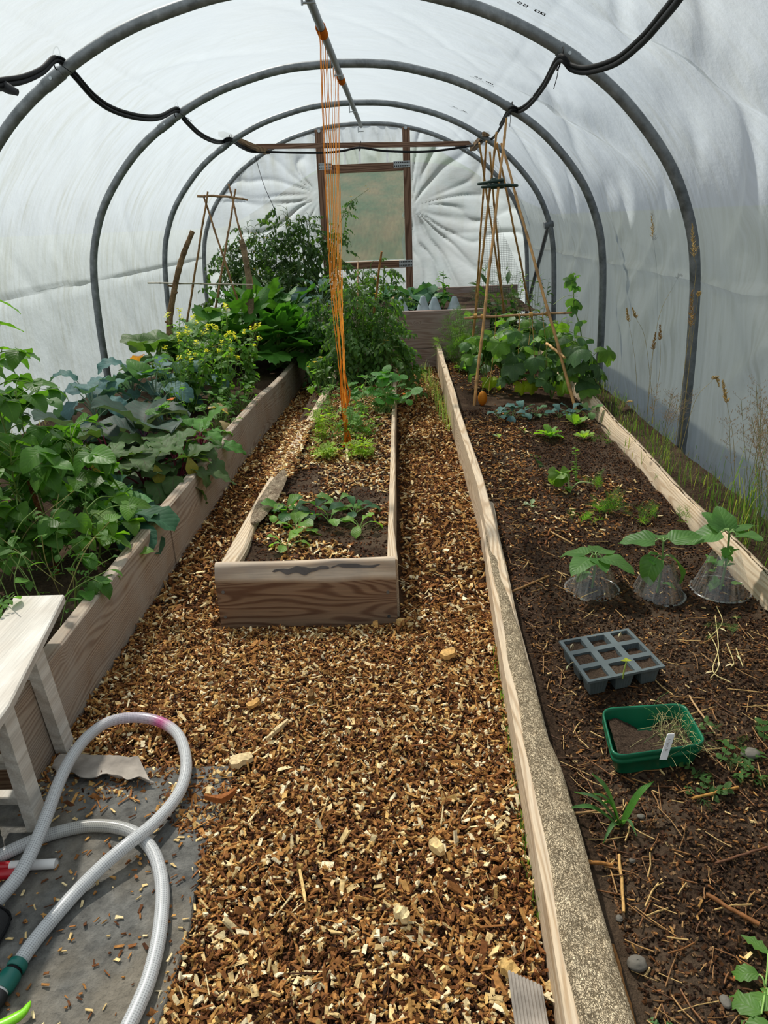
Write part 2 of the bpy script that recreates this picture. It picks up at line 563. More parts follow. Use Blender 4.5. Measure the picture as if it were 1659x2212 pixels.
M = dict(
    film=m_film(), steel=m_steel(),
    pane=m_clear('window_film', (0.78, 0.86, 0.81), 0.03, gloss=0.03),
    torn=m_clear('torn_film', (0.62, 0.85, 0.80), 0.35),
    cone=m_clear('clear_cloche', (0.95, 0.96, 0.96), 0.20, True, 0.12, 0.07),
    bedwood=m_wood('bed_timber', (0.40, 0.31, 0.23), (0.25, 0.165, 0.11), 1, 26, 0.8, (0.42, 0.38, 0.33), 0.6),
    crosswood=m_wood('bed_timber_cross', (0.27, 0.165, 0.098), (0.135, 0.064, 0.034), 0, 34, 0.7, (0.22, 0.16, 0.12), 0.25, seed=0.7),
    waney=m_wood('waney_edge', (0.62, 0.49, 0.36), (0.42, 0.30, 0.20), 0, 5, 0.75, (0.30, 0.26, 0.24), 0.6, False),
    palewood=m_wood('pale_timber', (0.66, 0.52, 0.36), (0.47, 0.33, 0.20), 1, 24, 0.75, (0.55, 0.48, 0.40), 0.35),
    backwood=m_wood('grey_timber', (0.36, 0.27, 0.23), (0.24, 0.155, 0.12), 0, 24, 0.8, (0.34, 0.29, 0.27), 0.4, seed=2.3),
    postwood=m_wood('post_timber', (0.20, 0.115, 0.075), (0.10, 0.05, 0.03), 2, 9, 0.75),
    barwood=m_wood('bar_timber', (0.20, 0.115, 0.075), (0.10, 0.05, 0.03), 0, 9, 0.75),
    blockwood=m_wood('block_timber', (0.22, 0.14, 0.07), (0.11, 0.06, 0.03), 1, 9, 0.8),
    bark=m_bark(),
    chip=m_attr('wood_chip', 0.8, 0.15, 0.4, 180, trans=0.0, var=0.5),
    straw=m_attr('dry_straw', 0.6, 0.3, 0.2, 200, var=0.4),
    stem=m_attr('plant_stem', 0.5, 0.3, 0.0, trans=0.15, var=0.15),
    cane=m_attr('bamboo', 0.45, 0.4, 0.15, 60, var=0.35),
    leaf=m_leaf('leaf'), thin=m_leaf('thin_leaf', 0.5, 0.15, 0.45, 0.3),
    broad=m_leaf('broad_leaf', 0.5, 0.25, 0.26, 0.3),
    waxy=m_leaf('waxy_leaf', 0.6, 0.40, 0.22, 0.2, 8.0, blister=0.5),
    purple=m_leaf('purple_veined_leaf', 0.55, 0.45, 0.25, 0.18, 7.0, (0.11, 0.028, 0.05), 0.3),
    rib=m_leaf('ribbed_leaf', 0.45, 0.5, 0.45, 0.35, 8.0, blister=0.8),
    petal=m_attr('petal', 0.5, 0.2, trans=0.4, var=0.1),
    soil=m_soil('bed_soil', (0.020, 0.012, 0.008), (0.11, 0.068, 0.042), (0.17, 0.118, 0.078)),
    duff=m_soil('path_duff', (0.035, 0.017, 0.009), (0.15, 0.074, 0.035), (0.19, 0.10, 0.05)),
    potsoil=m_soil('pot_soil', (0.035, 0.022, 0.015), (0.17, 0.115, 0.08), (0.21, 0.15, 0.10), 2.0),
    whitep=m_wood('white_paint', (0.72, 0.69, 0.63), (0.60, 0.56, 0.50), 1, 6, 0.6, (0.42, 0.33, 0.25), 0.35, False),
    hose=m_hose(),
    green=m_plain('green_plastic', (0.004, 0.135, 0.062), 0.32, 0.5, var=0.15),
    teal=m_plain('teal_plastic', (0.006, 0.125, 0.10), 0.35, 0.5),
    darkgreen=m_plain('dark_green_plastic', (0.012, 0.035, 0.026), 0.5, 0.4),
    grey=m_plain('grey_plastic', (0.10, 0.125, 0.13), 0.45, 0.4, var=0.2),
    black=m_plain('black_plastic', (0.008, 0.008, 0.009), 0.65, 0.15),
    blackrub=m_plain('black_rubber', (0.015, 0.015, 0.017), 0.6, 0.4, 0.2, 90),
    red=m_plain('red_plastic', (0.42, 0.008, 0.018), 0.35, 0.5),
    white=m_plain('white_plastic', (0.75, 0.73, 0.72), 0.4, 0.4, var=0.08),
    lime=m_plain('lime_plastic', (0.22, 0.62, 0.012), 0.35, 0.5),
    zinc=m_plain('zinc_plate', (0.42, 0.45, 0.47), 0.45, 0.5, metal=0.6, var=0.2),
    orange=m_attr('orange_twine', 0.85, 0.1, 0.5, 400, trans=0.35, var=0.15),
    twine=m_plain('straw_twine', (0.50, 0.31, 0.10), 0.85, 0.1),
    mat=m_soil('slate_mat', (0.085, 0.083, 0.078), (0.20, 0.195, 0.18), (0.25, 0.215, 0.165), 0.25),
    card=m_plain('weathered_card', (0.34, 0.30, 0.26), 0.9, 0.1, 0.6, 60, 0.35),
    stone=m_plain('grey_stone', (0.17, 0.155, 0.13), 0.75, 0.25, 0.4, 50, 0.2),
    wax=m_plain('blue_grey_cone', (0.42, 0.50, 0.53), 0.6, 0.3, 0.2, 30, 0.25),
    ink=m_plain('black_ink', (0.03, 0.03, 0.035), 0.7, 0.1),
    net=m_plain('black_net', (0.03, 0.03, 0.03), 0.7, 0.1),
    stain=m_plain('dark_stain', (0.12, 0.105, 0.098), 0.85, 0.1, 0.4, 50, 0.3),
)
# ------------------------------------------------------------------ tunnel shell
XC = -0.445
PR = np.array([(0, 2.63), (.35, 2.612), (.62, 2.565), (.97, 2.465), (1.32, 2.30), (1.66, 2.07), (1.96, 1.74), (2.12, 1.43), (2.19, 1.15), (2.22, .8), (2.235, .4), (2.24, -0.05)])
PR = smooth_path(PR, 90)
PL = np.concatenate([[0], np.cumsum(np.linalg.norm(np.diff(PR, axis=0), axis=1))])


def prof(s):
    """right half profile by arc length from the ridge -> (dx, z)"""
    return np.interp(s, PL, PR[:, 0]), np.interp(s, PL, PR[:, 1])


SM = PL[-1]
HOOPS = [4.42, 6.45, 8.5, 10.35]


def film(name, side, s0, s1, label, ns, y0=-2.6, y1=10.42):
    ys = np.arange(y0, y1 + 0.02, 0.045)
    ss = np.linspace(s0, s1, ns)
    S, Y = np.meshgrid(ss, ys, indexing='ij')
    sg = np.sign(S) if side == 0 else side
    dx, z = prof(np.abs(S))
    t = np.gradient(np.stack([np.interp(np.abs(ss), PL, PR[:, 0]), np.interp(np.abs(ss), PL, PR[:, 1])], -1), axis=0)
    ddx, ddz = np.interp(np.abs(S) + .02, PL, PR[:, 0]) - np.interp(np.abs(S) - .02, PL, PR[:, 0]), np.interp(np.abs(S) + .02, PL, PR[:, 1]) - np.interp(np.abs(S) - .02, PL, PR[:, 1])
    ln = np.sqrt(ddx ** 2 + ddz ** 2)
    nx, nz_ = -ddz / ln, ddx / ln
    # distance to nearest hoop: sheet is taut on the hoops, slack between
    hd = np.min(np.abs(Y[..., None] - np.array([2.35, 0.3, -1.7] + HOOPS)), -1)
    slack = np.clip(hd / 0.95, 0, 1)
    slack = slack * slack * (3 - 2 * slack)
    right = np.clip(S / 1.0, 0, 1)
    a = np.abs(S)
    f1 = np.exp(-(vn((Y * 1.15 + a * 1.05) * 1.3, (a - Y * 0.5) * 0.55 + 3, 1) * 3.6) ** 2) * 0.085      # long diagonal drapes
    f2 = np.exp(-(vn((Y * 0.8 - a * 1.1) * 2.1 + 9, (a + Y) * 0.45, 2) * 4) ** 2) * 0.04
    f3 = vn(Y * 0.9, a * 1.6, 3) * 0.03
    f4 = fbm(Y * 2.5, a * 1.6, 2, 4) * 0.006
    ra = np.clip((a - 0.9) / 1.2, 0, 1)
    amp = 0.2 + 0.8 * right * ra * ra * (3 - 2 * ra)
    d = slack * (-(f1 + f2) * amp + f3 * (0.3 + 0.5 * right) + f4)
    d = 0.11 * np.tanh(d / 0.11) + 0.040
    cr = np.exp(-((a - 1.25) / 0.022) ** 2) * np.where(S > 0, 0.004, 0.010) + np.exp(-((a - (SM - 1.13 + 0.02 * vn(Y * 1.2, 0 * Y, 5))) / 0.014) ** 2) * 0.022
    d = d - cr
    X = XC + sg * (dx + nx * d)
    Z = z + nz_ * d
    mb = MB()
    gridmesh(mb, X, Y, Z, uv=np.stack([Y, S], -1))
    o = mb.build(name, M['film'], origin=(0, 0, 0))
    tag(o, label, 'polythene sheet', kind='structure')
    return o


SB = SM - 1.13
film('wall_left', -1, -SM, -SB, 'white polythene side of the tunnel behind the leafy bed', 22)
film('wall_right', 1, SB, SM, 'grey-white creased polythene side of the tunnel behind dry grass', 40)
film('ceiling', 0, -SB, SB, 'curved translucent polythene roof stretched over the hoops', 280)


def ztop(x):
    return np.interp(np.clip(np.abs(x - XC), 0, PR[-1, 0]), PR[:, 0], PR[:, 1])


def end_sheet(mb, Yw, x0, x1, nx_, lo, hi, nz2, fold):
    xs = np.linspace(x0, x1, nx_)
    v = np.linspace(0, 1, nz2)
    X, V = np.meshgrid(xs, v, indexing='ij')
    L, Hh = lo(X), hi(X)
    Z = L + (Hh - L) * V
    Yy = Yw + fold(X, Z)
    gridmesh(mb, X, Yy, Z, uv=np.stack([X * 0.5, Z], -1))


def gather(gx, gz, k, ph, fx=1.0):
    def f(X, Z):
        dx, dz = X - gx, Z - gz
        r = np.hypot(dx, dz) + 1e-6
        th = np.arctan2(dz, dx * fx)
        tt = th * k + 3.2 * vn(th * 2.2 + 5, r * 1.3, 2) + 1.1 * vn(X * 2.5, Z * 2.5, 5) + ph
        w_ = (1 - np.abs(np.sin(tt))) ** 1.6 * (0.5 + 0.5 * vn(th * 7, r * 0.6, 6))
        return -(0.085 * w_ + 0.045 * np.exp(-np.abs(vn(X * 1.1 + Z * 1.6, Z * 1.2, 3)) * 5)) * np.clip(r / 0.25, 0, 1) * np.exp(-r * 0.35) + 0.03 * vn(X * 1.5, Z * 1.2, 4)
    return f


YB = 10.38
mb = MB()
zero = lambda X: 0 * X - 0.05
PX0, PX1, WZ0, WZ1 = -0.90, 0.115, 0.97, 2.07
end_sheet(mb, YB, XC - 2.26, PX0, 110, zero, lambda X: ztop(X) + .03, 130, gather(-0.98, 1.80, 10, 0.3))
end_sheet(mb, YB, PX1, XC + 2.26, 110, zero, lambda X: ztop(X) + .03, 130, gather(0.22, 1.62, 10, 1.1))
end_sheet(mb, YB, PX0, PX1, 90, lambda X: 0 * X + WZ1, lambda X: ztop(X) + .03, 24, lambda X, Z: -0.03 * np.abs(np.sin((X + 0.35 * Z) * 19 + 1.5 * vn(X * 5, Z, 1))) ** 0.6 - 0.012 * vn(X * 9, Z * 3, 2))
end_sheet(mb, YB, PX0, PX1, 40, zero, lambda X: 0 * X + WZ0, 24, lambda X, Z: -0.02 * vn(X * 3, Z * 2, 1))
tag(mb.build('wall_back', M['film'], origin=(0, 0, 0)), 'gathered white polythene end sheet around the timber window frame', 'polythene sheet', kind='structure')
mb = MB()
end_sheet(mb, -2.55, XC - 2.26, XC + 2.26, 60, zero, lambda X: ztop(X) + .03, 30, lambda X, Z: 0.02 * vn(X * 3, Z * 2, 1))
tag(mb.build('wall_front', M['film'], origin=(0, 0, 0)), 'polythene end sheet behind the viewer', 'polythene sheet', kind='structure')
# printed stamps on the sheet: number pair and an oval mark, lying on the film
def stamp(Y0, s0, oval, size):
    r = thing('printed_stamp', (0, 0, 0), None, None)
    dx, z = prof(s0)
    nx2, nz2 = prof(s0 + .02)
    tS = nrm([nx2 - dx, 0, nz2 - z])
    tY = np.array([0, -1.0, 0])
    nin = np.cross(tS, tY)
    nin = nin * np.sign(np.dot(nin, [-dx, 0, 1.2 - z]))
    P0 = np.array([XC + dx, Y0, z]) + nin * 0.026
    seg = {'2': [(0, 1), (.6, 1), (.6, .5), (0, .5), (0, 0), (.6, 0)], '0': [(0, 0), (.6, 0), (.6, 1), (0, 1), (0, 0)]}
    for i, ch in enumerate('22 00'):
        if ch == ' ': continue
        m2 = MB()
        pts = np.array(seg[ch]) * size + np.array([i * size * 1.0, 0])
        Q = []
        for k, p_ in enumerate(pts):
            d0 = nrm(pts[max(k, 1)] - pts[max(k, 1) - 1])
            d1 = nrm(pts[min(k, len(pts) - 2) + 1] - pts[min(k, len(pts) - 2)])
            n_ = np.array([-(d0 + d1)[1], (d0 + d1)[0]]) * size * .10
            Q.append([p_ - n_, p_ + n_])
        Q = np.array(Q).reshape(-1, 2)
        m2.add([P0 + tS * q_[0] + tY * q_[1] for q_ in Q], [[2 * k, 2 * k + 2, 2 * k + 3, 2 * k + 1] for k in range(len(pts) - 1)])
        m2.build('stamped_digit', M['ink'], r, False)
    if oval:
        m3 = MB()
        c = np.array([size * 2.0, -size * 1.5])
        th = np.linspace(0, 2 * np.pi, 33)
        for e0, e1 in ((1.0, 0.95),):
            for i in range(32):
                q4 = [c + np.array([np.cos(t) * size * 3.2, np.sin(t) * size * 0.95]) * k for t, k in ((th[i], e0), (th[i + 1], e0), (th[i + 1], e1), (th[i], e1))]
                m3.add([P0 + tS * p[0] + tY * p[1] for p in q4], [[0, 1, 2, 3]])
        for i in range(13):
            x0 = c[0] + (i - 6) * size * .38
            hgt = size * (.55 if i % 3 else .8)
            q4 = [(x0, c[1] - hgt * .5), (x0 + size * .08, c[1] - hgt * .5), (x0 + size * .2, c[1] + hgt * .5), (x0 + size * .12, c[1] + hgt * .5)]
            m3.add([P0 + tS * p[0] + tY * p[1] for p in q4], [[0, 1, 2, 3]])
        m3.build('stamp_oval', M['ink'], r, False)
    return r


# ------------------------------------------------------------------ land
mb = MB()
xs = np.concatenate([np.linspace(-400, -10, 25), np.linspace(-9, 9, 37), np.linspace(10, 400, 25)])
ys = np.concatenate([np.linspace(-200, 10, 20), np.linspace(11, 60, 60), np.concatenate([np.linspace(62, 90, 8), np.linspace(110, 450, 8)])])
X, Y = np.meshgrid(xs, ys, indexing='ij')
hillw = np.exp(-((X + .4) / 8.0) ** 4)
Z = -0.12 + hillw * (np.where(Y > 13, np.clip(Y - 13, 0, 60) * 0.135 * np.clip((200 - Y) / 100, 0, 1), 0) + np.where(Y > 12, fbm(X * .15, Y * .15, 3, 2) * 0.25, 0))
gridmesh(mb, X, Y, Z)
t = NT('meadow')
p = t.coords()
n1 = t.noise(t.coords((1.0, 0.18, 1)), 0.9, 6, 0.65)
n2 = t.noise(t.coords((14, 1.2, 1)), 1.0, 4, 0.6)
yy = t.n('SeparateXYZ', {0: p}).outputs[1]
c = t.mix(t.ramp(n1, [(0.36, 0), (0.64, 1)]), (0.014, 0.028, 0.016), (0.046, 0.038, 0.023))
c = t.mix(0.45, c, t.mix(1.0, c, t.ramp(n2, [(0.3, 0.5), (0.7, 1.5)]), 'MULTIPLY'))
far = t.math('GREATER_THAN', yy, 47.0)
c = t.mix(far, c, (0.05, 0.08, 0.02))
near = t.math('LESS_THAN', yy, 11.5)
xx = t.n('SeparateXYZ', {0: p}).outputs[0]
near = t.math('MAXIMUM', near, t.math('GREATER_THAN', t.math('ABSOLUTE', t.math('ADD', xx, t.math('MULTIPLY', yy, .04))), t.math('MULTIPLY', yy, .15)))
c = t.mix(near, c, (0.150, 0.165, 0.145))
M['meadow'] = t.done(t.pbsdf(c, 0.95, None, 0.1))
tag(mb.build('field', M['meadow'], origin=(0, 0, 0)), 'tan and green meadow hillside seen through the window', 'field', kind='structure')
for i, (u) in enumerate((747, 779, 838)):
    P = at(u, 381, 47.0)
    zb = -0.12 + 34 * .135
    m1 = MB()
    box(m1, (P[0] - .06, 46.95, zb - .15), (P[0] + .06, 47.07, zb + .95), .01)
    tag(m1.build('fence_post', M['postwood'], smooth=False), 'small dark fence post at the top of the meadow', 'fence post', 'fence posts at the top of the meadow')

# ------------------------------------------------------------------ floor
def path_z(x, y):
    return 0.012 * fbm(x * 2.2, y * 2.2, 3, 1)


xs, ys = np.arange(-1.16, 0.44, 0.02), np.arange(0.3, 7.85, 0.025)
X, Y = np.meshgrid(xs, ys, indexing='ij')
mb = MB()
gridmesh(mb, X, Y, path_z(X, Y) - 0.012 + 0.006 * fbm(X * 18, Y * 18, 2, 3))
mb.add([(-2.9, -3, -.05), (2.0, -3, -.05), (2.0, 10.5, -.05), (-2.9, 10.5, -.05)], [[0, 1, 2, 3]])
tag(mb.build('floor', M['duff'], origin=(0, 0, 0)), 'brown earth path under the wood chips', 'floor', kind='structure')

CHIP_D = [hx('#2b190f'), hx('#3d2416'), hx('#583620'), hx('#704628'), hx('#875732')]
CHIP_M = [hx('#9c6c3a'), hx('#b5884e'), hx('#8c5d34'), hx('#ab7843')]
CHIP_L = [hx('#e6cf9e'), hx('#d9bb83'), hx('#f0dfb8'), hx('#cfa766')]


def chips(mb, x, y, z, L, W, T, pal, tilt=0.45):
    n = len(x)
    L, W, T = (np.broadcast_to(k, (n,)) for k in (L, W, T))
    b = np.array([[-1, -1, -1], [1, -1, -1], [1, 1, -1], [-1, 1, -1], [-1, -1, 1], [1, -1, 1], [1, 1, 1], [-1, 1, 1]]) * 0.5
    V = b[None] * np.stack([L, W, T], -1)[:, None] * U(0.6, 1.25, (n, 8, 1)) + U(-.12, .12, (n, 8, 3)) * np.stack([W, W, T], -1)[:, None]
    a, p_, r_ = U(0, 6.283, n), rng.normal(0, tilt, n), rng.normal(0, tilt, n)
    ca, sa, cp, sp, c_, s_ = np.cos(a), np.sin(a), np.cos(p_), np.sin(p_), np.cos(r_), np.sin(r_)
    o = np.zeros(n)
    Rz = np.stack([ca, -sa, o, sa, ca, o, o, o, o + 1], -1).reshape(n, 3, 3)
    Ry = np.stack([cp, o, sp, o, o + 1, o, -sp, o, cp], -1).reshape(n, 3, 3)
    Rx = np.stack([o + 1, o, o, o, c_, -s_, o, s_, c_], -1).reshape(n, 3, 3)
    V = np.einsum('nij,nkj->nki', Rz @ Ry @ Rx, V) + np.stack([x, y, z + T * .3 + np.abs(np.sin(p_)) * L * .28], -1)[:, None]
    q = np.array([[0, 3, 2, 1], [4, 5, 6, 7], [0, 1, 5, 4], [1, 2, 6, 5], [2, 3, 7, 6], [3, 0, 4, 7]])
    f = (np.arange(n)[:, None, None] * 8 + q[None]).reshape(-1, 4)
    pal = np.array(pal)
    cc = pal[rng.integers(0, len(pal), n)] * U(.75, 1.2, (n, 1))
    mb.add(V.reshape(-1, 3), f, np.repeat(cc, 8, 0))


def on_path(x, y):
    mid = (x > -0.78 + 0.045 * (y - 2.5)) & (x < -0.02) & (y > 2.44) & (y < 7.2)
    pr = np.interp(y, [.85, 1.36, 2.08, 2.8, 3.45, 7.8], [.27, .29, .32, .36, .38, .385])
    mat = (x < -0.57 + 0.06 * vn(y * 5, 0, 1)) & (y < 1.56 - .12 * (x > -.72) + .06 * vn(x * 7, y * 3, 2) - .05 * (x < -.95))
    return ~mid & (x < pr - .006) & (x > -1.10) & ~mat


def scatter(n, x0, x1, y0, y1, keep, pw=1.0):
    x = U(x0, x1, n)
    y = y0 + (y1 - y0) * U(0, 1, n) ** pw
    k = keep(x, y)
    return x[k], y[k]


mb = MB()
for n, (l0, l1), (w0, w1), (t0, t1), pal in (
        (60000, (.004, .014), (.002, .006), (.002, .004), CHIP_D),
        (34000, (.007, .024), (.003, .008), (.002, .005), CHIP_D[2:] + CHIP_M),
        (16000, (.009, .026), (.004, .011), (.002, .006), CHIP_M + CHIP_L[1:2]),
        (12500, (.007, .023), (.004, .011), (.002, .007), CHIP_L)):
    for (ya, yb, fr, sc) in ((0.6, 2.6, .60, 1.0), (2.6, 7.7, .40, 1.3)):
        x, y = scatter(int(n * fr), -1.1, .42, ya, yb, on_path)
        k = len(x)
        g = rng.lognormal(0, .3, k)
        chips(mb, x, y, path_z(x, y) - .004 + U(0, .010, k), U(l0, l1, k) * sc * g, U(w0, w1, k) * sc * g ** .5, U(t0, t1, k) * sc, pal)
# bark shreds and twigs
x, y = scatter(2600, -1.1, .42, .6, 7.6, on_path)
k = len(x)
chips(mb, x, y, path_z(x, y) + .006, U(.03, .09, k), U(.0015, .005, k), U(.0015, .003, k), CHIP_D[1:] + CHIP_M + CHIP_L[:1], .15)
x, y = scatter(420, -1.05, -.5, .8, 1.75, lambda x, y: ~on_path(x, y))
k = len(x)
chips(mb, x, y, .012 + 0 * x, U(.004, .020, k) * (1 + .8 * (y > 1.45)), U(.002, .007, k), U(.001, .003, k), CHIP_D[2:] + CHIP_M + CHIP_L[:2], .1)
tag(mb.build('wood_chips', M['chip'], smooth=False, origin=(0, 0, 0)), 'loose brown and cream wood chip mulch covering the paths', 'wood chip', kind='stuff')

# a few big single pieces on the path
BIG = [((548, 1528), .055, .04, .014, '#c99b5c', 'broad tan chip with a ragged edge in the middle of the path'),
       ((600, 1585), .13, .016, .012, '#e2c99a', 'long pale split stick lying mid path above the hose loop'),
       ((522, 1650), .085, .06, .02, '#d8bf92', 'pale torn bark flake right of the hose loop'),
       ((672, 1510), .05, .026, .022, '#6d5130', 'short dark round twig end with bark on the open path'),
       ((655, 1925), .12, .012, .009, '#d9b679', 'long thin splinter pointing down the lower path'),
       ((868, 1985), .045, .04, .022, '#e8d2a0', 'square cream chip in the lower middle of the path'),
       ((968, 1420), .07, .055, .02, '#d3a868', 'large tan chip right of the middle bed board'),
       ((945, 1840), .055, .045, .02, '#e0c28a', 'chunky pale chip beside the bark-topped plank'),
       ((1100, 2105), .05, .045, .02, '#c9a466', 'tan chip beside the corrugated card scrap'),
       ((480, 1735), .11, .022, .018, '#9a5f35', 'curved reddish bark piece at the corner of the slate mat'),
       ((865, 1352), .045, .04, .025, '#caa368', 'rough tan chip at the right corner of the middle bed board'),
       ((1020, 1318), .09, .02, .01, '#8a6238', 'brown fibrous bark strip between middle bed and right plank')]
for (u, v), l, w_, th, c, lab in BIG:
    l, w_ = l * .8, w_ * .75
    P = gr(u, v, 0.01)
    m1 = MB()
    xs = np.linspace(-1, 1, 5)
    an = U(0, 3.14)
    S = []
    for xx in xs:
        ww = w_ * .5 * (1 - 0.35 * abs(xx) ** 3) * U(.7, 1.15)
        tt = th * .5 * U(.7, 1.1)
        cz = th * .4 * U(-.4, .6) + (0.2 * l * xx * xx if 'curved' in lab else 0)
        S.append([(xx * l / 2, -ww, cz - tt), (xx * l / 2, ww, cz - tt * U(.5, 1)), (xx * l / 2, ww * .9, cz + tt), (xx * l / 2, 0, cz + tt * U(.8, 1.5)), (xx * l / 2, -ww * .9, cz + tt)])
    S = np.array(S)
    R2 = np.array([[math.cos(an), -math.sin(an), 0], [math.sin(an), math.cos(an), 0], [0, 0, 1]])
    loft(m1, S @ R2.T + P + np.array([0, 0, .016]), hx(c))
    tag(m1.build('wood_chunk', M['chip'], smooth=False), lab, 'wood chip', 'big loose pieces of wood on the path')

# slate-grey ground sheet by the bench
mb = MB()
xs, ys = np.linspace(-1.5, -.535, 60), np.linspace(.5, 1.66, 70)
X, Y = np.meshgrid(xs, ys, indexing='ij')
X = X + np.where(X > -.56, .01 * vn(Y * 8, 0 * Y, 1), 0)
gridmesh(mb, X, Y, 0.008 + .003 * fbm(X * 14, Y * 5, 3, 2))
S = []
for yv in ys:
    xe = -.535 + .01 * vn(yv * 8, 0, 1)
    S.append([(xe, yv, .008 + .003 * fbm(np.array(-.535 * 14), np.array(yv * 5), 3, 2)), (xe + .004, yv, .004), (xe + .004, yv, -.02)])
loft(mb, S, closed=False, cap=False)
tag(mb.build('ground_sheet', M['mat'], smooth=True), 'worn slate-grey sheet lying on the ground under the hose', 'ground sheet')
mb = MB()
xs = np.linspace(0, 1, 26)
A, B = gr(110, 1668, .02), gr(330, 1700, .02)
A2, B2 = gr(130, 1630, .02), gr(300, 1640, .02)
G = np.array([[((A * (1 - a) + B * a) * (1 - b) + (A2 * (1 - a) + B2 * a) * b) for b in np.linspace(0, 1, 10)] for a in xs])
G[:, 0, 1] += .02 * vn(xs * 9, 0 * xs, 1)
G[:, :, 2] += .008 + .010 * fbm(xs[:, None] * 6, np.linspace(0, 2, 10)[None], 3, 3) + .012 * np.linspace(1, 0, 10)[None] ** 2 * np.sin(xs[:, None] * 9) ** 2
gridmesh(mb, G[..., 0], G[..., 1], G[..., 2])
gridmesh(mb, G[..., 0][::-1], G[..., 1][::-1], G[..., 2][::-1] - .003)
tag(mb.build('torn_card_strip', M['card']), 'ragged grey-brown torn card strip at the far edge of the slate sheet', 'card')
mb = MB()
A = gr(1138, 2175, .02)
xs, ys = np.linspace(-.03, .035, 40), np.linspace(-.09, .06, 12)
X, Y = np.meshgrid(xs, ys, indexing='ij')
Y = Y * (1 - .5 * (X + .03) / .065 * (Y > 0))
Zc = .03 + .25 * (Y + .05) * .5 + .0025 * np.sin(X * 900)
gridmesh(mb, A[0] + X, A[1] + Y, Zc, (1, 1, 1))
gridmesh(mb, (A[0] + X)[::-1], (A[1] + Y)[::-1], Zc[::-1] - .005)
tag(mb.build('corrugated_card_scrap', M['card']), 'small torn corrugated card scrap beside the bark-topped plank end', 'card')

# ------------------------------------------------------------------ hoops and ridge
def hoop(Y, label, r=.031, s_lo=-SM - .1):
    root = thing('tunnel_hoop', (XC, Y, 0), label, 'tunnel hoop', 'galvanised hoops of the tunnel')
    s = np.linspace(-SM, SM, 120)
    dx, z = prof(np.abs(s))
    P = np.stack([XC + np.sign(s) * dx, np.full_like(s, Y), z], -1)
    m1 = MB()
    tube(m1, P, r, 14)
    m1.build('hoop_tube', M['steel'], root)
    for sj in (-1.45, 1.45):
        ss = np.linspace(sj - .06, sj + .06, 6)
        dx, z = prof(np.abs(ss))
        m2 = MB()
        tube(m2, np.stack([XC + np.sign(ss) * dx, np.full_like(ss, Y), z], -1), r * 1.12, 14)
        m2.build('joint_sleeve', M['steel'], root)
        P0 = np.array([XC + np.sign(sj) * prof(abs(sj))[0], Y, prof(abs(sj))[1]])
        m3 = MB()
        tube(m3, [P0 + (0, -r * 1.05, 0), P0 + (0, -r * 1.05 - .008, 0)], .009, 8)
        m3.build('bolt', M['zinc'], root)
    return root


hoop(HOOPS[0], 'nearest and widest grey steel hoop, crossing the top of the view')
hoop(HOOPS[1], 'second grey steel hoop, its left foot behind the kale')
hoop(HOOPS[2], 'third grey steel hoop, carrying the two short timber blocks', .029)
hoop(HOOPS[3] - .06, 'last grey steel hoop, framing the gathered end sheet', .028)
root = thing('ridge_pole', (-.42, 6, 2.58), 'straight galvanised ridge pole running under the hoops to the last one', 'ridge pole')
m1 = MB()
tube(m1, [(-.42, 3.2, 2.575), (-.415, 6, 2.575), (-.405, 10.15, 2.585)], .024, 12)
m1.build('pole', M['steel'], root)
for Y in HOOPS:
    m1 = MB()
    tube(m1, [(-.45, Y - .04, 2.60), (-.45, Y - .04, 2.53)], .006, 6)
    tube(m1, [(-.45, Y - .04, 2.54), (-.38, Y - .04, 2.54)], .006, 6)
    m1.build('clamp_bolt', M['zinc'], root)
for Y in (5.05, 6.7):
    m1 = MB()
    a = np.linspace(0, 14 * 2 * np.pi, 180)
    tube(m1, np.stack([-.419 + .028 * np.cos(a), Y + a * .0022, 2.575 + .028 * np.sin(a)], -1), .0045, 5, hx('#d8741c'))
    tag(m1.build('twine_wrapping', M['orange'], root), 'orange twine wound round the pole')
# diagonal steel brace on the far right hoop
m1 = MB()
A, B = at(1183, 487, 9.6), at(1150, 640, 9.9)
tube(m1, [at(1185, 485, 8.52), at(1147, 630, 9.9), at(1128, 720, 10.2)], .024, 10)
root = thing('diagonal_brace', m1.v[0].mean(0), 'dark slanting steel brace tube clamped to the third hoop on the right', 'brace')
m1.build('brace_tube', M['steel'], root)
m1 = MB()
P = at(1185, 485, 8.5)
tube(m1, [P + (-.05, 0, -.01), P + (.05, 0, .01)], .04, 10)
m1.build('clamp', M['steel'], root)

# ------------------------------------------------------------------ timber door frame with window
YF = 10.22
W1 = thing('window_1', (-.39, YF, 0), 'brown timber window frame standing in the end sheet', 'window', kind='structure')
def post(x0, x1, z0, z1, y0, y1, m='postwood', name='post', bev=.004):
    m1 = MB()
    box(m1, (x0, y0, z0), (x1, y1, z1), bev)
    return m1.build(name, M[m], W1, False)
post(-1.00, -.905, 0, 2.57, YF - .05, YF + .05)
post(.115, .21, 0, 2.55, YF - .05, YF + .05)
post(-.905, .115, 2.06, 2.16, YF - .045, YF + .04, 'barwood', 'lintel')
post(-.905, .115, .87, .965, YF - .045, YF + .04, 'barwood', 'sill_bar')
for (u, v) in ((689, 283), (876, 276)):
    P = at(u, v, YF - .05)
    m1 = MB()
    tube(m1, [P + (0, .01, 0), P + (0, -.02, 0)], .020, 12)
    m1.build('bolt', M['zinc'], W1)
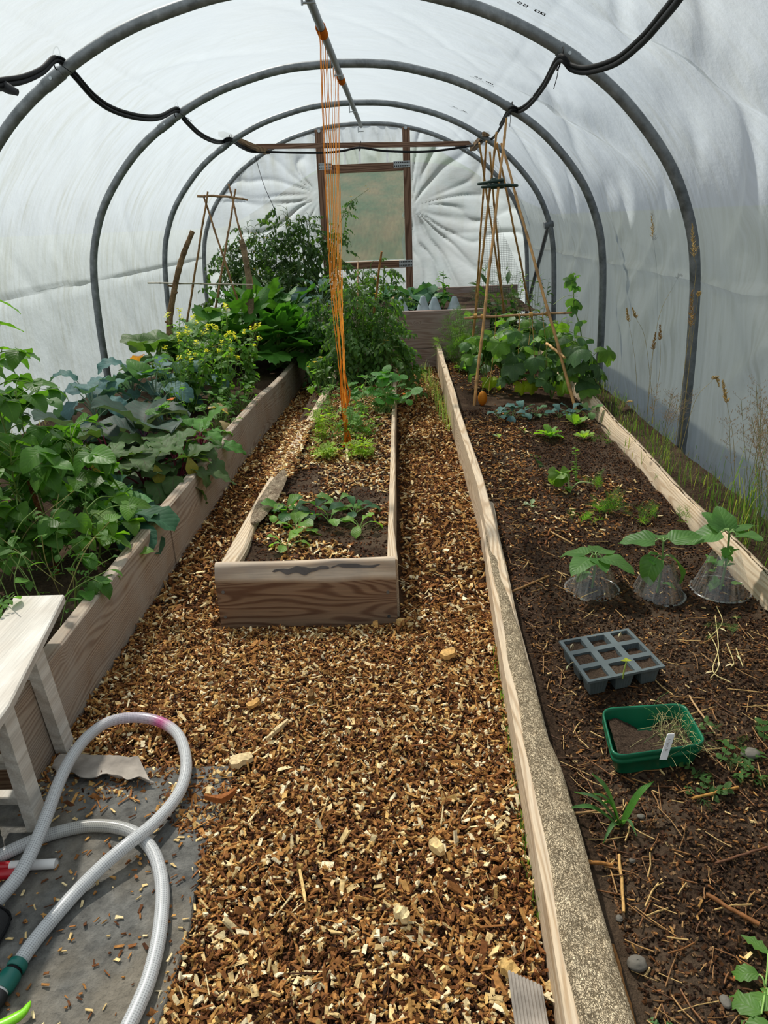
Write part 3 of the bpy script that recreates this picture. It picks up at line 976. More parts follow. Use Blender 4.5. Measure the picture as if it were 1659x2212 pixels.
for (u0, v0, u1, v1) in ((688, 353, 718, 366), (850, 348, 886, 361), (862, 562, 891, 576)):
    a, b = at(u0, v0, YF - .052), at(u1, v1, YF - .052)
    m1 = MB()
    box(m1, (min(a[0], b[0]), YF - .056, min(a[2], b[2])), (max(a[0], b[0]), YF - .0515, max(a[2], b[2])), .001)
    o = m1.build('nail_plate', M['zinc'], W1, False)
    m2 = MB()
    for i in range(8):
        for j in range(2):
            P = np.array([min(a[0], b[0]) + (i + .5) / 8 * abs(b[0] - a[0]), YF - .056, min(a[2], b[2]) + (j + .5) / 2 * abs(b[2] - a[2])])
            tube(m2, [P, P + (0, -.003, 0)], .0085, 6)
    m2.build('punched_holes', M['blackrub'], o)
m1 = MB()
m1.add([(-.905, YF + .035, .965), (.115, YF + .035, .965), (.115, YF + .035, 2.06), (-.905, YF + .035, 2.06)], [[0, 1, 2, 3]])
m1.build('pane', M['pane'], W1, False)
pts = [(893, 480), (886, 432), (880, 440), (874, 452), (868, 466), (874, 474), (873, 500), (868, 520), (870, 545), (873, 562)]
m1 = MB()
L = np.array([at(u, v, YF - .01) for u, v in pts[1:]])
Rr = L.copy()
Rr[:, 0] = .117
f = np.linspace(0, 1, 5)[:, None, None]
G = L[None] * (1 - f) + Rr[None] * f
G[..., 1] += .012 * np.sin(np.arange(9) * 2.1)[None] * np.linspace(0, 1, 5)[:, None]
gridmesh(m1, G[..., 0], G[..., 1], G[..., 2])
tag(m1.build('torn_film', M['torn'], W1), 'torn pale turquoise film along the right post')
# blocks and long batten carrying the pipe
for lab, A, B, w_ in (('short timber block fixed to the third hoop on the left', at(478, 289, 8.42), at(577, 329, 9.75), .07),
                      ('short timber block fixed to the third hoop above the cane wigwam', at(1050, 289, 8.42), at(1021, 322, 9.75), .07)):
    m1 = MB()
    T = nrm(B - A)
    sd = nrm(np.cross(T, [0, 0, 1]))
    up = np.cross(sd, T)
    S = [[P + sd * a * w_ / 2 + up * b * .022 for a, b in ((-1, -1), (1, -1), (1, 1), (-1, 1))] for P in (A, (A + B) / 2, B)]
    loft(m1, S)
    tag(m1.build('timber_block', M['blockwood'], smooth=False), lab, 'timber block', 'timber blocks on the third hoop')
A, B = at(540, 317, 9.68), at(1030, 310, 9.68)
m1 = MB()
S = [[P + (0, a * .02, b * .028) for a, b in ((-1, -1), (1, -1), (1, 1), (-1, 1))] for P in (A, A * .5 + B * .5, B)]
loft(m1, S)
m1.build('batten', M['barwood'], smooth=False)
tag(bpy.data.objects['batten'], 'long thin timber batten spanning the tunnel in front of the end sheet', 'batten')

# irrigation pipe, one run down the left, across, and back up the right
def atx(u, v, X):
    p = at(u, v, 1.0) - CAM
    return CAM + p * (X / p[0])


PIPE = [atx(-60, 195, -1.74), atx(5, 184, -1.74), atx(50, 176, -1.74), atx(90, 158, -1.745), at(124, 131, 4.36), atx(160, 165, -1.735), atx(205, 215, -1.72), atx(250, 243, -1.71), atx(305, 257, -1.70), atx(345, 256, -1.70), at(382, 240, 6.38), atx(400, 262, -1.70), atx(430, 291, -1.70), atx(458, 306, -1.71), at(478, 309, 8.35), at(497, 303, 8.42), at(520, 318, 8.9), at(545, 328, 9.4), at(575, 328, 9.62), at(640, 330, 9.62), at(700, 330, 9.62), at(740, 326, 9.62), at(778, 319, 9.63), at(830, 326, 9.62), at(900, 328, 9.62), at(950, 325, 9.62), at(1010, 316, 9.62), at(1028, 312, 9.2), at(1048, 303, 8.6), at(1065, 298, 8.4), at(1080, 277, 7.4), at(1102, 240, 6.39), at(1122, 241, 6.3), at(1145, 226, 5.9), at(1175, 188, 5.2), at(1208, 132, 4.37), at(1235, 150, 4.25), at(1270, 156, 4.1), at(1330, 138, 3.75), at(1385, 95, 3.3), at(1430, 45, 2.9), at(1470, -5, 2.55), at(1500, -60, 2.35)]
root = thing('irrigation_pipe', PIPE[0], 'black watering pipe looping from hoop to hoop around the roof', 'pipe')
m1 = MB()
PP = smooth_path(PIPE, 420)
tube(m1, PP, .0135, 8, flat=.9)
m1.build('pipe', M['black'], root)
m1 = MB()
tube(m1, PP[:178] + np.array([.004, 0, .021]), .0105, 8)
m1.build('pipe', M['black'], root)
m1 = MB()
tube(m1, PP[300:] + np.array([-.004, 0, .021]), .0105, 8)
m1.build('pipe', M['black'], root)
for k, Pt, d in ((4, at(121, 120, 4.42), at(155, 157, 4.36)), (10, at(379, 234, 6.45), at(415, 262, 6.4)), (31, at(1104, 232, 6.45), at(1101, 274, 6.4)), (35, at(1212, 122, 4.42), at(1196, 192, 4.36)), (15, at(497, 296, 8.42), at(516, 302, 8.4)), (22, at(778, 312, 9.65), at(779, 323, 9.6))):
    m1 = MB()
    a = np.linspace(0, 2 * np.pi, 17)
    c0 = (PIPE[k] + Pt) / 2
    tube(m1, np.stack([c0[0] + 0.012 * np.sin(a), c0[1] + .045 * np.cos(a), c0[2] + .052 * np.sin(a)], -1), .0035, 5)
    tube(m1, [PIPE[k] + (0, -.02, 0), PIPE[k] * .4 + d * .6 + (0, -.03, .0), d], .0022, 5)
    m1.build('cable_tie', M['black'], root)
P = atx(8, 182, -1.74)
m1 = MB()
tube(m1, [P + (-.05, 0, -.01), P + (-.01, 0, 0), P + (.02, 0, -.02), P + (.055, 0, -.035)], [.018, .028, .022, .014], 10)
m1.build('tap_fitting', M['blackrub'], root)
# thin wire hanging to the tomatoes
m1 = MB()
tube(m1, smooth_path([at(551, 335, 9.6), at(555, 350, 9.6), at(570, 400, 9.3), at(590, 445, 9.2), at(600, 475, 9.2)], 12), .0035, 5)
tag(m1.build('hanging_wire', M['black']), 'thin dark wire hanging from the left block to the tomato tops', 'wire')
for i, (uu, vv, ov, sz) in enumerate(((1100, 53, 0, .030), (1031, 154, 1, .030), (985, 208, 1, .030))):
    # solve for arc position that projects on the stamp
    Y0 = (4.0, 5.9, 7.5)[i]
    s = np.linspace(.5, 2.5, 400)
    dx, z = prof(s)
    tg = at(uu, vv, Y0)
    s0 = s[np.argmin((XC + dx - tg[0]) ** 2 + (z - tg[2]) ** 2)]
    r = stamp(Y0, s0, ov, sz)
    tag(r, ('bare number stamp 22 00 printed on the roof sheet above the nearest hoop', 'oval mark with number printed between the nearest and second hoop', 'oval mark with number printed between the second and third hoop')[i], 'printed stamp', 'stamps printed on the sheet')
# ------------------------------------------------------------------ bed soil
def soil_r(x, y):
    return .082 + .018 * np.clip((y - 3) / 2, 0, 1) + .020 * fbm(x * 3.2, y * 3.2, 3, 1) + .010 * fbm(x * 11, y * 11, 2, 4) - .03 * np.exp(-((x - .45 - .02 * vn(y * 3, 0 * y, 2)) / .06) ** 2) * (y < 3.4)


def soil_m(x, y):
    return .205 + .012 * fbm(x * 4, y * 4, 3, 2)


def soil_l(x, y):
    return .20 + .02 * fbm(x * 4, y * 4, 3, 3)


def soil(name, label, x0, x1, y0, y1, zf, st, x1f=None):
    xs, ys = np.arange(x0, x1, st), np.arange(y0, y1, st * 1.3)
    X, Y = np.meshgrid(xs, ys, indexing='ij')
    if x1f is not None:
        X = x0 + (X - x0) / (xs[-1] - x0) * (x1f(Y) - x0)
    mb = MB()
    gridmesh(mb, X, Y, zf(X, Y) + .004 * fbm(X * 40, Y * 40, 2, 5))
    return tag(mb.build(name, M['soil'], origin=(0, 0, 0)), label, 'soil', kind='stuff')


soil('bed_soil', 'dark crumbly soil of the right bed with straw on it', .385, 1.39, .3, 7.66, soil_r, .012)
soil('bed_soil', 'soil of the narrow middle bed, part covered by chips', -.72, -.052, 2.53, 7.2, soil_m, .014)
soil('bed_soil', 'shaded soil under the leafy left bed', -2.66, -1.13, 1.62, 9.9, soil_l, .03)
soil('bed_soil', 'soil filling the tall back bed', -.9, 1.5, 7.72, 10.0, lambda x, y: .53 + .02 * fbm(x * 4, y * 4, 2, 1), .03)
soil('bed_soil', 'grassy soil strip along the right film wall', 1.40, 1.73, .8, 10.2, lambda x, y: .10 + .02 * fbm(x * 5, y * 5, 2, 1), .025)

mb = MB()
kr = lambda x, y: (x > .41 + .03 * (y < 3)) & (x < 1.36)
x, y = scatter(30000, .4, 1.36, .5, 5.4, kr, 1.35)
k = len(x)
chips(mb, x, y, soil_r(x, y), U(.004, .014, k), U(.002, .007, k), U(.002, .005, k), [hx('#1c110b'), hx('#2a1a11'), hx('#3a2417'), hx('#54361f'), hx('#6d4b2f')], .5)
kc = lambda x, y: kr(x, y) & (fbm(x * 1.7, y * 1.1, 2, 3) + .35 * U(-1, 1, x.shape) + 1.1 * np.exp(-((x - .55) / .28) ** 2 - ((y - 4.3) / .75) ** 2) - .55 * np.exp(-((x - 1.1) / .3) ** 2 - ((y - 4.2) / .5) ** 2) > .12)
x, y = scatter(9000, .42, 1.36, .5, 2.3, kr, 1.0)
k = len(x)
chips(mb, x, y, soil_r(x, y) + .001, U(.003, .011, k), U(.002, .006, k), U(.002, .004, k), [hx('#4a3524'), hx('#5e4530'), hx('#7a5c40'), hx('#8f7250'), hx('#3a291c')], .5)
x, y = scatter(9500, .4, 1.36, 3.0, 7.4, kc)
k = len(x)
chips(mb, x, y, soil_r(x, y) + .003, U(.008, .030, k), U(.004, .010, k), U(.003, .006, k), CHIP_D[1:] + CHIP_D[2:] + CHIP_M + CHIP_M + CHIP_L[:2], .3)
x, y = scatter(900, .4, 1.36, .6, 3.2, kr, 1.2)
k = len(x)
chips(mb, x, y, soil_r(x, y) + .003, U(.005, .020, k), U(.0025, .006, k), U(.002, .004, k), CHIP_M + CHIP_L[1:2] + CHIP_D[3:], .3)
tag(mb.build('soil_crumbs', M['chip'], smooth=False, origin=(0, 0, 0)), 'crumbs of soil and bark scattered over the right bed', 'soil crumbs', kind='stuff')
mb = MB()
for (n, x0, x1, y0, y1) in ((560, .43, 1.3, .75, 2.3), (200, .5, 1.38, 2.3, 3.8), (110, .5, 1.36, 3.8, 5.2)):
    for i in range(n):
        x, y = U(x0, x1), U(y0, y1)
        if i % 3 == 0:
            x = .45 + abs(rng.normal(0, .10))
        L, a = .015 + .09 * rng.random() ** 1.8, U(0, 3.14)
        z = float(soil_r(np.array(x), np.array(y))) + U(.006, .016)
        d = np.array([math.cos(a), math.sin(a), U(-.08, .08)]) * L / 2
        bend = np.array([-d[1], d[0], 0]) * U(-.12, .12)
        c = [hx('#a37c4a'), hx('#7d522c'), hx('#c4a268'), hx('#8a6238'), hx('#5f3e24')][rng.integers(5)]
        P = np.array([x, y, z])
        tube(mb, [P - d, P + bend, P + d], U(.0007, .0021), 5, c)
tag(mb.build('straw_mulch', M['straw'], smooth=False, origin=(0, 0, 0)), 'short dry straw stalks strewn over the right bed soil', 'straw', kind='stuff')
mb = MB()
km = lambda x, y: (x > -.69 + .045 * (y - 2.5)) & (x < -.07) & (fbm(x * 3, y * 3, 2, 6) + .45 * np.clip((y - 3.15) / .7, -1, 1) + .3 * vn(x * 9, y * 9, 2) - .4 * np.exp(-((x + .3) / .25) ** 2 - ((y - 2.9) / .25) ** 2) > -.15)
x, y = scatter(9000, -.72, -.06, 2.55, 6.0, km)
k = len(x)
chips(mb, x, y, soil_m(x, y) + .004, U(.008, .036, k), U(.004, .013, k), U(.003, .007, k), CHIP_D + CHIP_M + CHIP_L, .35)
x, y = scatter(7000, -.70, -.06, 2.55, 6.0, lambda x, y: x < 9)
k = len(x)
chips(mb, x, y, soil_m(x, y), U(.004, .014, k), U(.002, .007, k), U(.002, .005, k), CHIP_D[:4], .4)
# chips spilling over the left rail
x, y = scatter(900, -.74, -.60, 3.55, 4.7, lambda x, y: x < 9)
k = len(x)
chips(mb, x, y, .245 + 0 * x, U(.012, .036, k), U(.006, .013, k), U(.003, .007, k), CHIP_D[2:] + CHIP_M + CHIP_L, .25)
tag(mb.build('bed_chips', M['chip'], smooth=False, origin=(0, 0, 0)), 'wood chips mulching the narrow middle bed', 'wood chip', kind='stuff')

# single sticks and stones on the right bed
STICKS = [((1185, 1760), (1345, 1735), .0035, '#a9835a', 'long thin stalk by the plank level with the strap leaves'),
          ((1495, 1720), (1595, 1700), .004, '#b08040', 'smooth bent tan stick below the green seed tray'),
          ((1490, 1500), (1545, 1585), .0032, '#b9966a', 'straight pale stalk right of the cell tray'),
          ((1525, 1935), (1640, 1995), .005, '#8a5a32', 'thick brown stalk lying low on the right'),
          ((1325, 2030), (1372, 2212), .0045, '#a5713d', 'long orange-brown stalk beside the pebble'),
          ((1312, 2035), (1345, 2160), .005, '#a87845', 'broken straw stem beside the bark-topped plank'),
          ((1340, 1830), (1350, 1950), .004, '#c79c5c', 'yellow straw stem standing out below the strap leaves'),
          ((1245, 1855), (1325, 1852), .0045, '#b07a40', 'short level straw stem touching the plank'),
          ((1100, 1270), (1185, 1245), .0055, '#8f6a3e', 'brown stalk lying left of the first clear cloche'),
          ((1190, 1148), (1240, 1172), .004, '#b8955f', 'pale stalk above the first clear cloche'),
          ((1545, 1865), (1659, 1825), .003, '#6d4a35', 'thin dark twig reaching in from the right edge')]
for (a, b, r, c, lab) in STICKS:
    A, B = gr(*a, .1), gr(*b, .1)
    n = 8
    P = A[None] + (B - A)[None] * np.linspace(0, 1, n)[:, None]
    P[:, :2] += rng.normal(0, .0009, (n, 2))
    P[:, 2] = np.interp(np.linspace(0, 1, n), [0, 1], soil_r(P[[0, -1], 0], P[[0, -1], 1])) + r + .010
    P = smooth_path(P, 20)
    m1 = MB()
    tube(m1, P, r * U(.85, 1.1, 20), 7, hx(c))
    tag(m1.build('straw_stem', M['straw']), lab, 'straw', 'single stalks on the right bed')


def pebble(P, s, lab, mat='stone', name='pebble'):
    th, ph = np.meshgrid(np.linspace(0, np.pi, 15), np.linspace(0, 2 * np.pi, 23), indexing='ij')
    k = 1 + .16 * fbm(th * 2.2 + P[0] * 9, np.sin(ph) * 1.5, 2, 2)
    m1 = MB()
    X, Y, Z = s[0] * np.sin(th) * np.cos(ph) * k, s[1] * np.sin(th) * np.sin(ph) * k, -s[2] * np.cos(th) * k
    gridmesh(m1, P[0] + X, P[1] + Y, P[2] + Z)
    return tag(m1.build(name, M[mat]), lab, 'stone', 'stones on the right bed')


for (u, v), s, lab in (((1378, 2068), (.021, .016, .014), 'rounded grey pebble beside the orange-brown stalk'), ((1340, 1965), (.008, .008, .006), 'tiny grey stone above the rounded pebble'),
                       ((1385, 1760), (.010, .007, .005), 'small flat slate stone beside the strap-leaved seedling'), ((1568, 2162), (.010, .013, .006), 'small blue-grey stone near the torn weed'),
                       ((1367, 1850), (.008, .006, .006), 'small slate-blue stone below the strap leaves'), ((1620, 1635), (.026, .02, .012), 'flat rough stone right of the green seed tray')):
    P = gr(u, v, .09)
    pebble((P[0], P[1], float(soil_r(np.array(P[0]), np.array(P[1]))) + s[2] * .75), s, lab)


# ------------------------------------------------------------------ timber of the beds
def plank(mb, path, w_, z0, z1, n=40, wob=.0, bev=.006, seed=0, zw=0.0, col=(1, 1, 1)):
    """plank following PATH (x,y) of its left face, w_ thick to the right; heights z0..z1 may be callables"""
    P = smooth_path(np.array(path, float), n) if len(path) > 2 else np.linspace(path[0], path[1], n)
    T = np.gradient(P, axis=0)
    T /= np.linalg.norm(T, axis=1, keepdims=True)
    N = np.stack([T[:, 1], -T[:, 0]], -1)
    s = np.concatenate([[0], np.cumsum(np.linalg.norm(np.diff(P, axis=0), axis=1))])
    S = []
    for i in range(n):
        ww = (w_(s[i]) if callable(w_) else w_) * (1 + wob * vn(s[i] * 3 + seed, 0, 3))
        a0 = z0(s[i]) if callable(z0) else z0
        a1 = (z1(s[i]) if callable(z1) else z1) + zw * vn(s[i] * 2.2 + seed, 1, 4)
        b = bev
        o = lambda d, z: (*(P[i] + N[i] * d), z)
        S.append([o(0, a0), o(0, a1 - b), o(b, a1), o(ww - b, a1), o(ww, a1 - b), o(ww, a0)])
    loft(mb, np.array(S), col)
    return mb


# left bed
LB = thing('raised_bed', (-1.12, 1.62, 0), 'long left raised bed of pale sawn boards beneath the leafy crops', 'raised bed', 'timber beds')
m1 = MB()
plank(m1, [(-1.165, 3.05), (-1.160, 1.60)][::-1], .055, -.03, .285, 24, 0, .007, 1, .004)
m1.build('side_board', M['bedwood'], LB, False)
m1 = MB()
plank(m1, [(-1.160, 3.055), (-1.145, 4.0), (-1.12, 5.0), (-1.055, 6.1), (-1.0, 7.68)], .055, -.03, lambda s: .285 - .012 * np.exp(-((s - .9) / .2) ** 2), 60, 0, .007, 2, .008)
m1.build('side_board', M['bedwood'], LB, False)
m1 = MB()
plank(m1, [(-2.7, 1.60), (-1.112, 1.60)], .05, -.03, .20, 24, 0, .007, 5, .004)
m1.build('end_board', M['crosswood'], LB, False)
# middle bed
MBD = thing('raised_bed', (-.4, 2.5, 0), 'narrow middle raised bed with a waney front board', 'raised bed', 'timber beds')
n = 60
xs = np.linspace(-.757, -.042, n)
S, S2 = [], []
for x in xs:
    wz = .192 + .010 * vn((x + 2) * 5, 0, 2) - .012 * np.exp(-((x + .25) / .12) ** 2)
    tz = .262 + .004 * vn((x + 2) * 4, 2, 2)
    bul = .006 * vn((x + 2) * 7, 4, 1)
    S.append([(x, 2.475, -.02), (x, 2.475, wz), (x, 2.52, wz), (x, 2.52, -.02)])
    S2.append([(x, 2.475, wz), (x, 2.482 + bul, wz + .02), (x, 2.497 + bul, tz - .012), (x, 2.506, tz), (x, 2.524, tz), (x, 2.522, wz)])
m1 = MB()
loft(m1, np.array(S))
o = m1.build('front_board', M['crosswood'], MBD, False)
m2 = MB()
loft(m2, np.array(S2))
o2 = tag(m2.build('waney_edge', M['waney'], o, True), 'pale rounded waney top edge')
m3 = MB()
for i in range(50):
    f = i / 49
for seg in ((-.53, -.30, .006), (-.30, -.10, .004)):
    xx = np.linspace(seg[0], seg[1], 26)
    a, b = [], []
    for x in xx:
        e_ = math.sin((x - seg[0]) / (seg[1] - seg[0]) * math.pi) ** .5
        zc = .232 + .012 * (x + .53) / .4 + .006 * vn(x * 30, 1, 3)
        hw = (.011 if seg[0] < -.4 else .006) * e_ * (1 + .5 * vn(x * 40, 0, 2))
        f0 = (zc - .212) / (.25 - .212)
        yb = lambda z: 2.482 + .006 * vn((x + 2) * 7, 4, 1) + (z - .212) / .038 * .015 - .0022
        a.append((x, yb(zc - hw), zc - hw))
        b.append((x, yb(zc + hw), zc + hw))
    G = np.array([a, b])
    gridmesh(m3, G[..., 0], G[..., 1], G[..., 2])
tag(m3.build('dark_stain', M['stain'], o), 'long dark charred-looking stain on the waney edge')
for (u, v) in ((482, 1279), (838, 1279), (487, 1333), (840, 1331)):
    P = at(u, v, 2.475)
    m3 = MB()
    tube(m3, [P + (0, .003, 0), P + (0, -.003, 0)], .0065, 10)
    m3.build('nail_head', M['steel'], o)
m1 = MB()
plank(m1, [(-.752, 2.522), (-.735, 3.2), (-.69, 4.2), (-.645, 5.3), (-.60, 7.0)], lambda s: .075 - .012 * min(s, 1.2) + .01 * math.sin(s * 9), -.02, .245, 60, .15, .012, 3, .008)
o = m1.build('side_board', M['palewood'], MBD, False)
nn, mm = 60, 9
s_ = np.linspace(0, 1, nn)
yy = 2.93 + .75 * s_
G = np.zeros((nn, mm, 3))
for j, a in enumerate(np.linspace(0, 1, mm)):
    wd = .095 * (np.sin(np.pi * np.clip(s_ * 1.02, 0, 1)) ** .35)
    cx = -.742 + .045 * (yy - 2.5) * .95 + .042
    G[:, j, 0] = cx + (a - .5) * wd
    G[:, j, 1] = yy
    G[:, j, 2] = .247 + .010 * np.sin(np.pi * a) ** .5 + .006 * fbm(yy * 25, a * 3 + 0 * yy, 3, 2) * np.sin(np.pi * a)
m1 = MB()
tn = np.clip(.5 + .8 * fbm(G[..., 1] * 40, G[..., 0] * 60, 3, 1), 0, 1)[..., None]
gridmesh(m1, G[..., 0], G[..., 1], G[..., 2], (hx('#94806a') * (1 - tn) + hx('#d2bfa4') * tn).reshape(-1, 3))
tag(m1.build('bark_strip', M['bark'], o), 'flaking grey bark left on the board')
m1 = MB()
plank(m1, [(-.075, 2.522), (-.073, 3.4), (-.07, 4.6), (-.06, 7.0)], lambda s: .026 if s > .35 else .026 + .02 * (1 - s / .35), -.02, lambda s: .252 - .012 * (s > .9), 40, .1, .004, 6, .004)
m1.build('side_board', M['palewood'], MBD, False)
# right bed
RB = thing('raised_bed', (.4, 1, 0), 'wide right raised bed edged with split logs and boards', 'raised bed', 'timber beds')
m1 = MB()
plank(m1, [(.225, .35), (.268, .85), (.288, 1.36), (.317, 2.08), (.352, 2.8), (.385, 3.43)], lambda s: .112 - .013 * s, -.03, lambda s: .128 + .006 * math.sin(s * 2), 70, .08, .010, 8, .006)
o = m1.build('log_plank', M['palewood'], RB, False)
nn, mm = 420, 19
yy = np.linspace(.36, 3.38, nn)
px_ = np.interp(yy, [.35, .85, 1.36, 2.08, 2.8, 3.43], [.225, .268, .288, .317, .352, .385])
wd = np.interp(yy, [.35, 1.2, 1.9, 2.6, 3.4], [.105, .088, .062, .036, .022]) * (1 + .12 * vn(yy * 6, 0 * yy, 1))
off = np.interp(yy, [.35, 1.2, 1.9, 3.4], [.014, .022, .020, .008]) + .006 * vn(yy * 5, 0 * yy, 2)
A = np.linspace(0, 1, mm)[None]
GX = px_[:, None] + off[:, None] + A * wd[:, None]
GY = np.broadcast_to(yy[:, None], GX.shape)
rough = fbm(GY * 60, GX * 90, 4, 2)
GZ = .126 + .006 * np.sin(yy * 2)[:, None] + (.020 * np.sin(np.pi * A) ** .6 + .007 * rough * np.sin(np.pi * A) ** .5) * np.clip(wd[:, None] / .08, .35, 1)
tn = np.clip(.55 + .5 * rough, 0, 1)[..., None]
m1 = MB()
gridmesh(m1, GX, GY, GZ, (hx('#b39f82') * (1 - tn) + hx('#dccaab') * tn).reshape(-1, 3))
tag(m1.build('bark_top', M['bark'], o), 'rough grey-brown bark on top of the log')
m1 = MB()
plank(m1, [(.372, 2.72), (.378, 3.5), (.372, 4.6), (.375, 5.8), (.385, 7.67)], .045, -.03, lambda s: .225 + .02 * min(max(s - 2, 0), 1) - .10 * max(0, 1 - s / .75), 60, .1, .006, 9, .006)
m1.build('side_board', M['palewood'], RB, False)
m1 = MB()
S = []
n = 90
for y in np.linspace(1.2, 7.6, n):
    cx = np.interp(y, [1.2, 2.3, 3.2, 4.2, 5.2, 7.6], [1.345, 1.365, 1.38, 1.395, 1.415, 1.45]) + .012 * vn(y * 1.8, 0, 3)
    tz = .185 + .016 * vn(y * 1.5, 3, 2)
    S.append([(cx - .035, y, .0), (cx - .005 + .006 * vn(y * 3, 1, 1), y, .11), (cx + .012, y, tz - .012), (cx + .025, y, tz), (cx + .045, y, tz - .006), (cx + .055, y, .0)])
loft(m1, np.array(S))
o = m1.build('rear_board', M['palewood'], RB, True)
nn, mm = 200, 6
yy = np.linspace(1.25, 7.5, nn)
cx = np.interp(yy, [1.2, 2.3, 3.2, 4.2, 5.2, 7.6], [1.345, 1.365, 1.38, 1.395, 1.415, 1.45]) + .012 * vn(yy * 1.8, 0 * yy, 3)
tz = .185 + .016 * vn(yy * 1.5, 3 + 0 * yy, 2)
A = np.linspace(0, 1, mm)[None]
GX = cx[:, None] + .020 + .05 * A
GY = np.broadcast_to(yy[:, None], GX.shape)
rough = fbm(GY * 22, GX * 60, 3, 2)
GZ = tz[:, None] + .002 + .010 * rough - .10 * A ** 2
tn = np.clip(.45 + .8 * rough, 0, 1)[..., None]
m1 = MB()
gridmesh(m1, GX, GY, GZ, (hx('#4a3a2b') * (1 - tn) + hx('#98805f') * tn).reshape(-1, 3))
tag(m1.build('bark_edge', M['bark'], o), 'dark bark along the back of the board')
# back bed
BB = thing('raised_bed', (0, 7.68, 0), 'tall back raised bed of knotty grey boards in front of the window', 'raised bed', 'timber beds')
m1 = MB()
plank(m1, [(-1.0, 7.68), (.95, 7.68)], .05, -.02, .205, 12, 0, .006, 1)
m1.build('front_board', M['backwood'], BB, False)
m1 = MB()
plank(m1, [(-1.0, 7.68), (.95, 7.68)], .05, .21, .593, 12, 0, .006, 3)
m1.build('front_board', M['backwood'], BB, False)
for Z0, Z1 in ((.0, .21), (.215, .61)):
    m1 = MB()
    plank(m1, [(-.2, 10.0), (1.6, 10.0)], .05, Z0, Z1, 12, 0, .006, 4)
    m1.build('rear_board', M['backwood'], BB, False)

# ------------------------------------------------------------------ bench, hose and bits at lower left
BN = thing('bench', (-1.14, 1.7, 0), 'white painted plank bench straddling the corner of the left bed', 'bench')
m1 = MB()
R0 = np.eye(3)
P4 = [at(115, 1288, 1.955), at(0, 1537, 1.39)]
S = []
for y in np.linspace(1.2, 1.985, 8):
    xr = np.interp(y, [1.39, 1.985], [-.988, -1.108])
    xr = -.985 - .19 * (y - 1.39) if y > 1.39 else -.985
    zt = .425
    S.append([(xr - .165, y, zt - .028), (xr - .003, y, zt - .028), (xr, y, zt - .024), (xr, y, zt - .004), (xr - .004, y, zt), (xr - .161, y, zt), (xr - .165, y, zt - .004)])
S = np.array(S)
loft(m1, S)
m1.build('seat', M['whitep'], BN, False)


def leg(cx, cy, dx, dy, splay):
    m2 = MB()
    S2 = []
    for f_, z in ((0, .0), (.04, .012), (1, .40)):
        k = np.array([cx + splay[0] * (1 - f_), cy + splay[1] * (1 - f_)])
        sh = .75 if f_ == 0 else 1
        S2.append([(k[0] + a * dx, k[1] + b * dy * sh, z) for a, b in ((-1, -1), (1, -1), (1, 1), (-1, 1))])
    loft(m2, np.array(S2))
    return m2.build('leg', M['whitep'], BN, False)


leg(-1.035, 1.452, .017, .026, (.012, -.006))
leg(-1.088, 1.725, .017, .028, (.006, .03))
leg(-1.28, 1.40, .017, .026, (-.01, -.01)) if False else None
for y, zs in ((1.452, (.10, .22)), (1.74, (.17, .29))):
    for z in zs:
        m2 = MB()
        x1 = -1.05 if y < 1.6 else -1.095
        box(m2, (x1 - .075 if y < 1.6 else x1 - .06, y - .012, z - .014), (x1, y + .02, z + .014), .003)
        m2.build('rung', M['whitep'], BN, False)

# hose
LOOP = [(-40, 1990, .02), (0, 1945, .03), (45, 1890, .05), (78, 1825, .07), (104, 1760, .09), (128, 1695, .09), (155, 1640, .09), (190, 1595, .08), (235, 1563, .06), (290, 1553, .045), (345, 1562, .04), (385, 1590, .04), (402, 1640, .04), (398, 1690, .035), (375, 1735, .035), (330, 1785, .04), (280, 1825, .05), (225, 1872, .04), (165, 1932, .025), (110, 1995, .02), (70, 2045, .02), (42, 2085, .022)]
RUN = [(-40, 1870, .02), (0, 1853, .02), (60, 1825, .02), (120, 1803, .02), (190, 1788, .02), (250, 1790, .02), (295, 1805, .02), (328, 1838, .02), (345, 1880, .02), (352, 1930, .02), (349, 1990, .02), (340, 2050, .02), (322, 2120, .02), (298, 2180, .02), (275, 2230, .02), (255, 2290, .02)]
root = thing('garden_hose', gr(225, 1872, 0), 'clear braided hose lying in a loop over the slate sheet', 'hose')
for nm, L in (('hose_loop', LOOP), ('hose_run', RUN)):
    P = smooth_path([gr(u, v, z) + (0, 0, .006) for u, v, z in L], 150)
    m1 = MB()
    c = np.tile(np.array([.78, .79, .80]), (150, 1))
    if nm == 'hose_loop':
        d = np.linalg.norm(P - gr(352, 1565, .04), axis=1)[:, None]
        d2 = np.linalg.norm(P - gr(300, 1553, .04), axis=1)[:, None]
        c = c * (1 - .9 * np.exp(-(d / .032) ** 2)) + hx('#e04a9c') * .9 * np.exp(-(d / .032) ** 2)
        c = c * (1 - .3 * np.exp(-(d2 / .10) ** 2)) + hx('#b98fc0') * .3 * np.exp(-(d2 / .10) ** 2)
    else:
        g = np.exp(-((P[:, 0] + .85) / .12) ** 2)[:, None] * .5
        c = c * (1 - g) + hx('#8d8468') * g
    tube(m1, P, .0168, 18, c)
    o = m1.build('hose_length', M['hose'], root)
    if nm == 'hose_loop':
        tag(o, 'loop with a pink stained stretch at its far bend')
        PH = P
A = PH[-1]
D = nrm(A - PH[-4])
D = nrm([D[0], D[1], 0])
A = np.array([A[0], A[1], .028])
FT = thing('hose_fitting', A, 'teal click hose connector with a black grip on the hose end', 'hose connector')
sg = lambda m_, pts, nm, k=20: (lambda mm_: (tube(mm_, [A + D * s for s, r in pts], [r for s, r in pts], k), mm_.build(nm, M[m_], FT)))(MB())
sg('teal', [(-.004, .019), (0, .0215), (.012, .0215), (.014, .019)], 'collar')
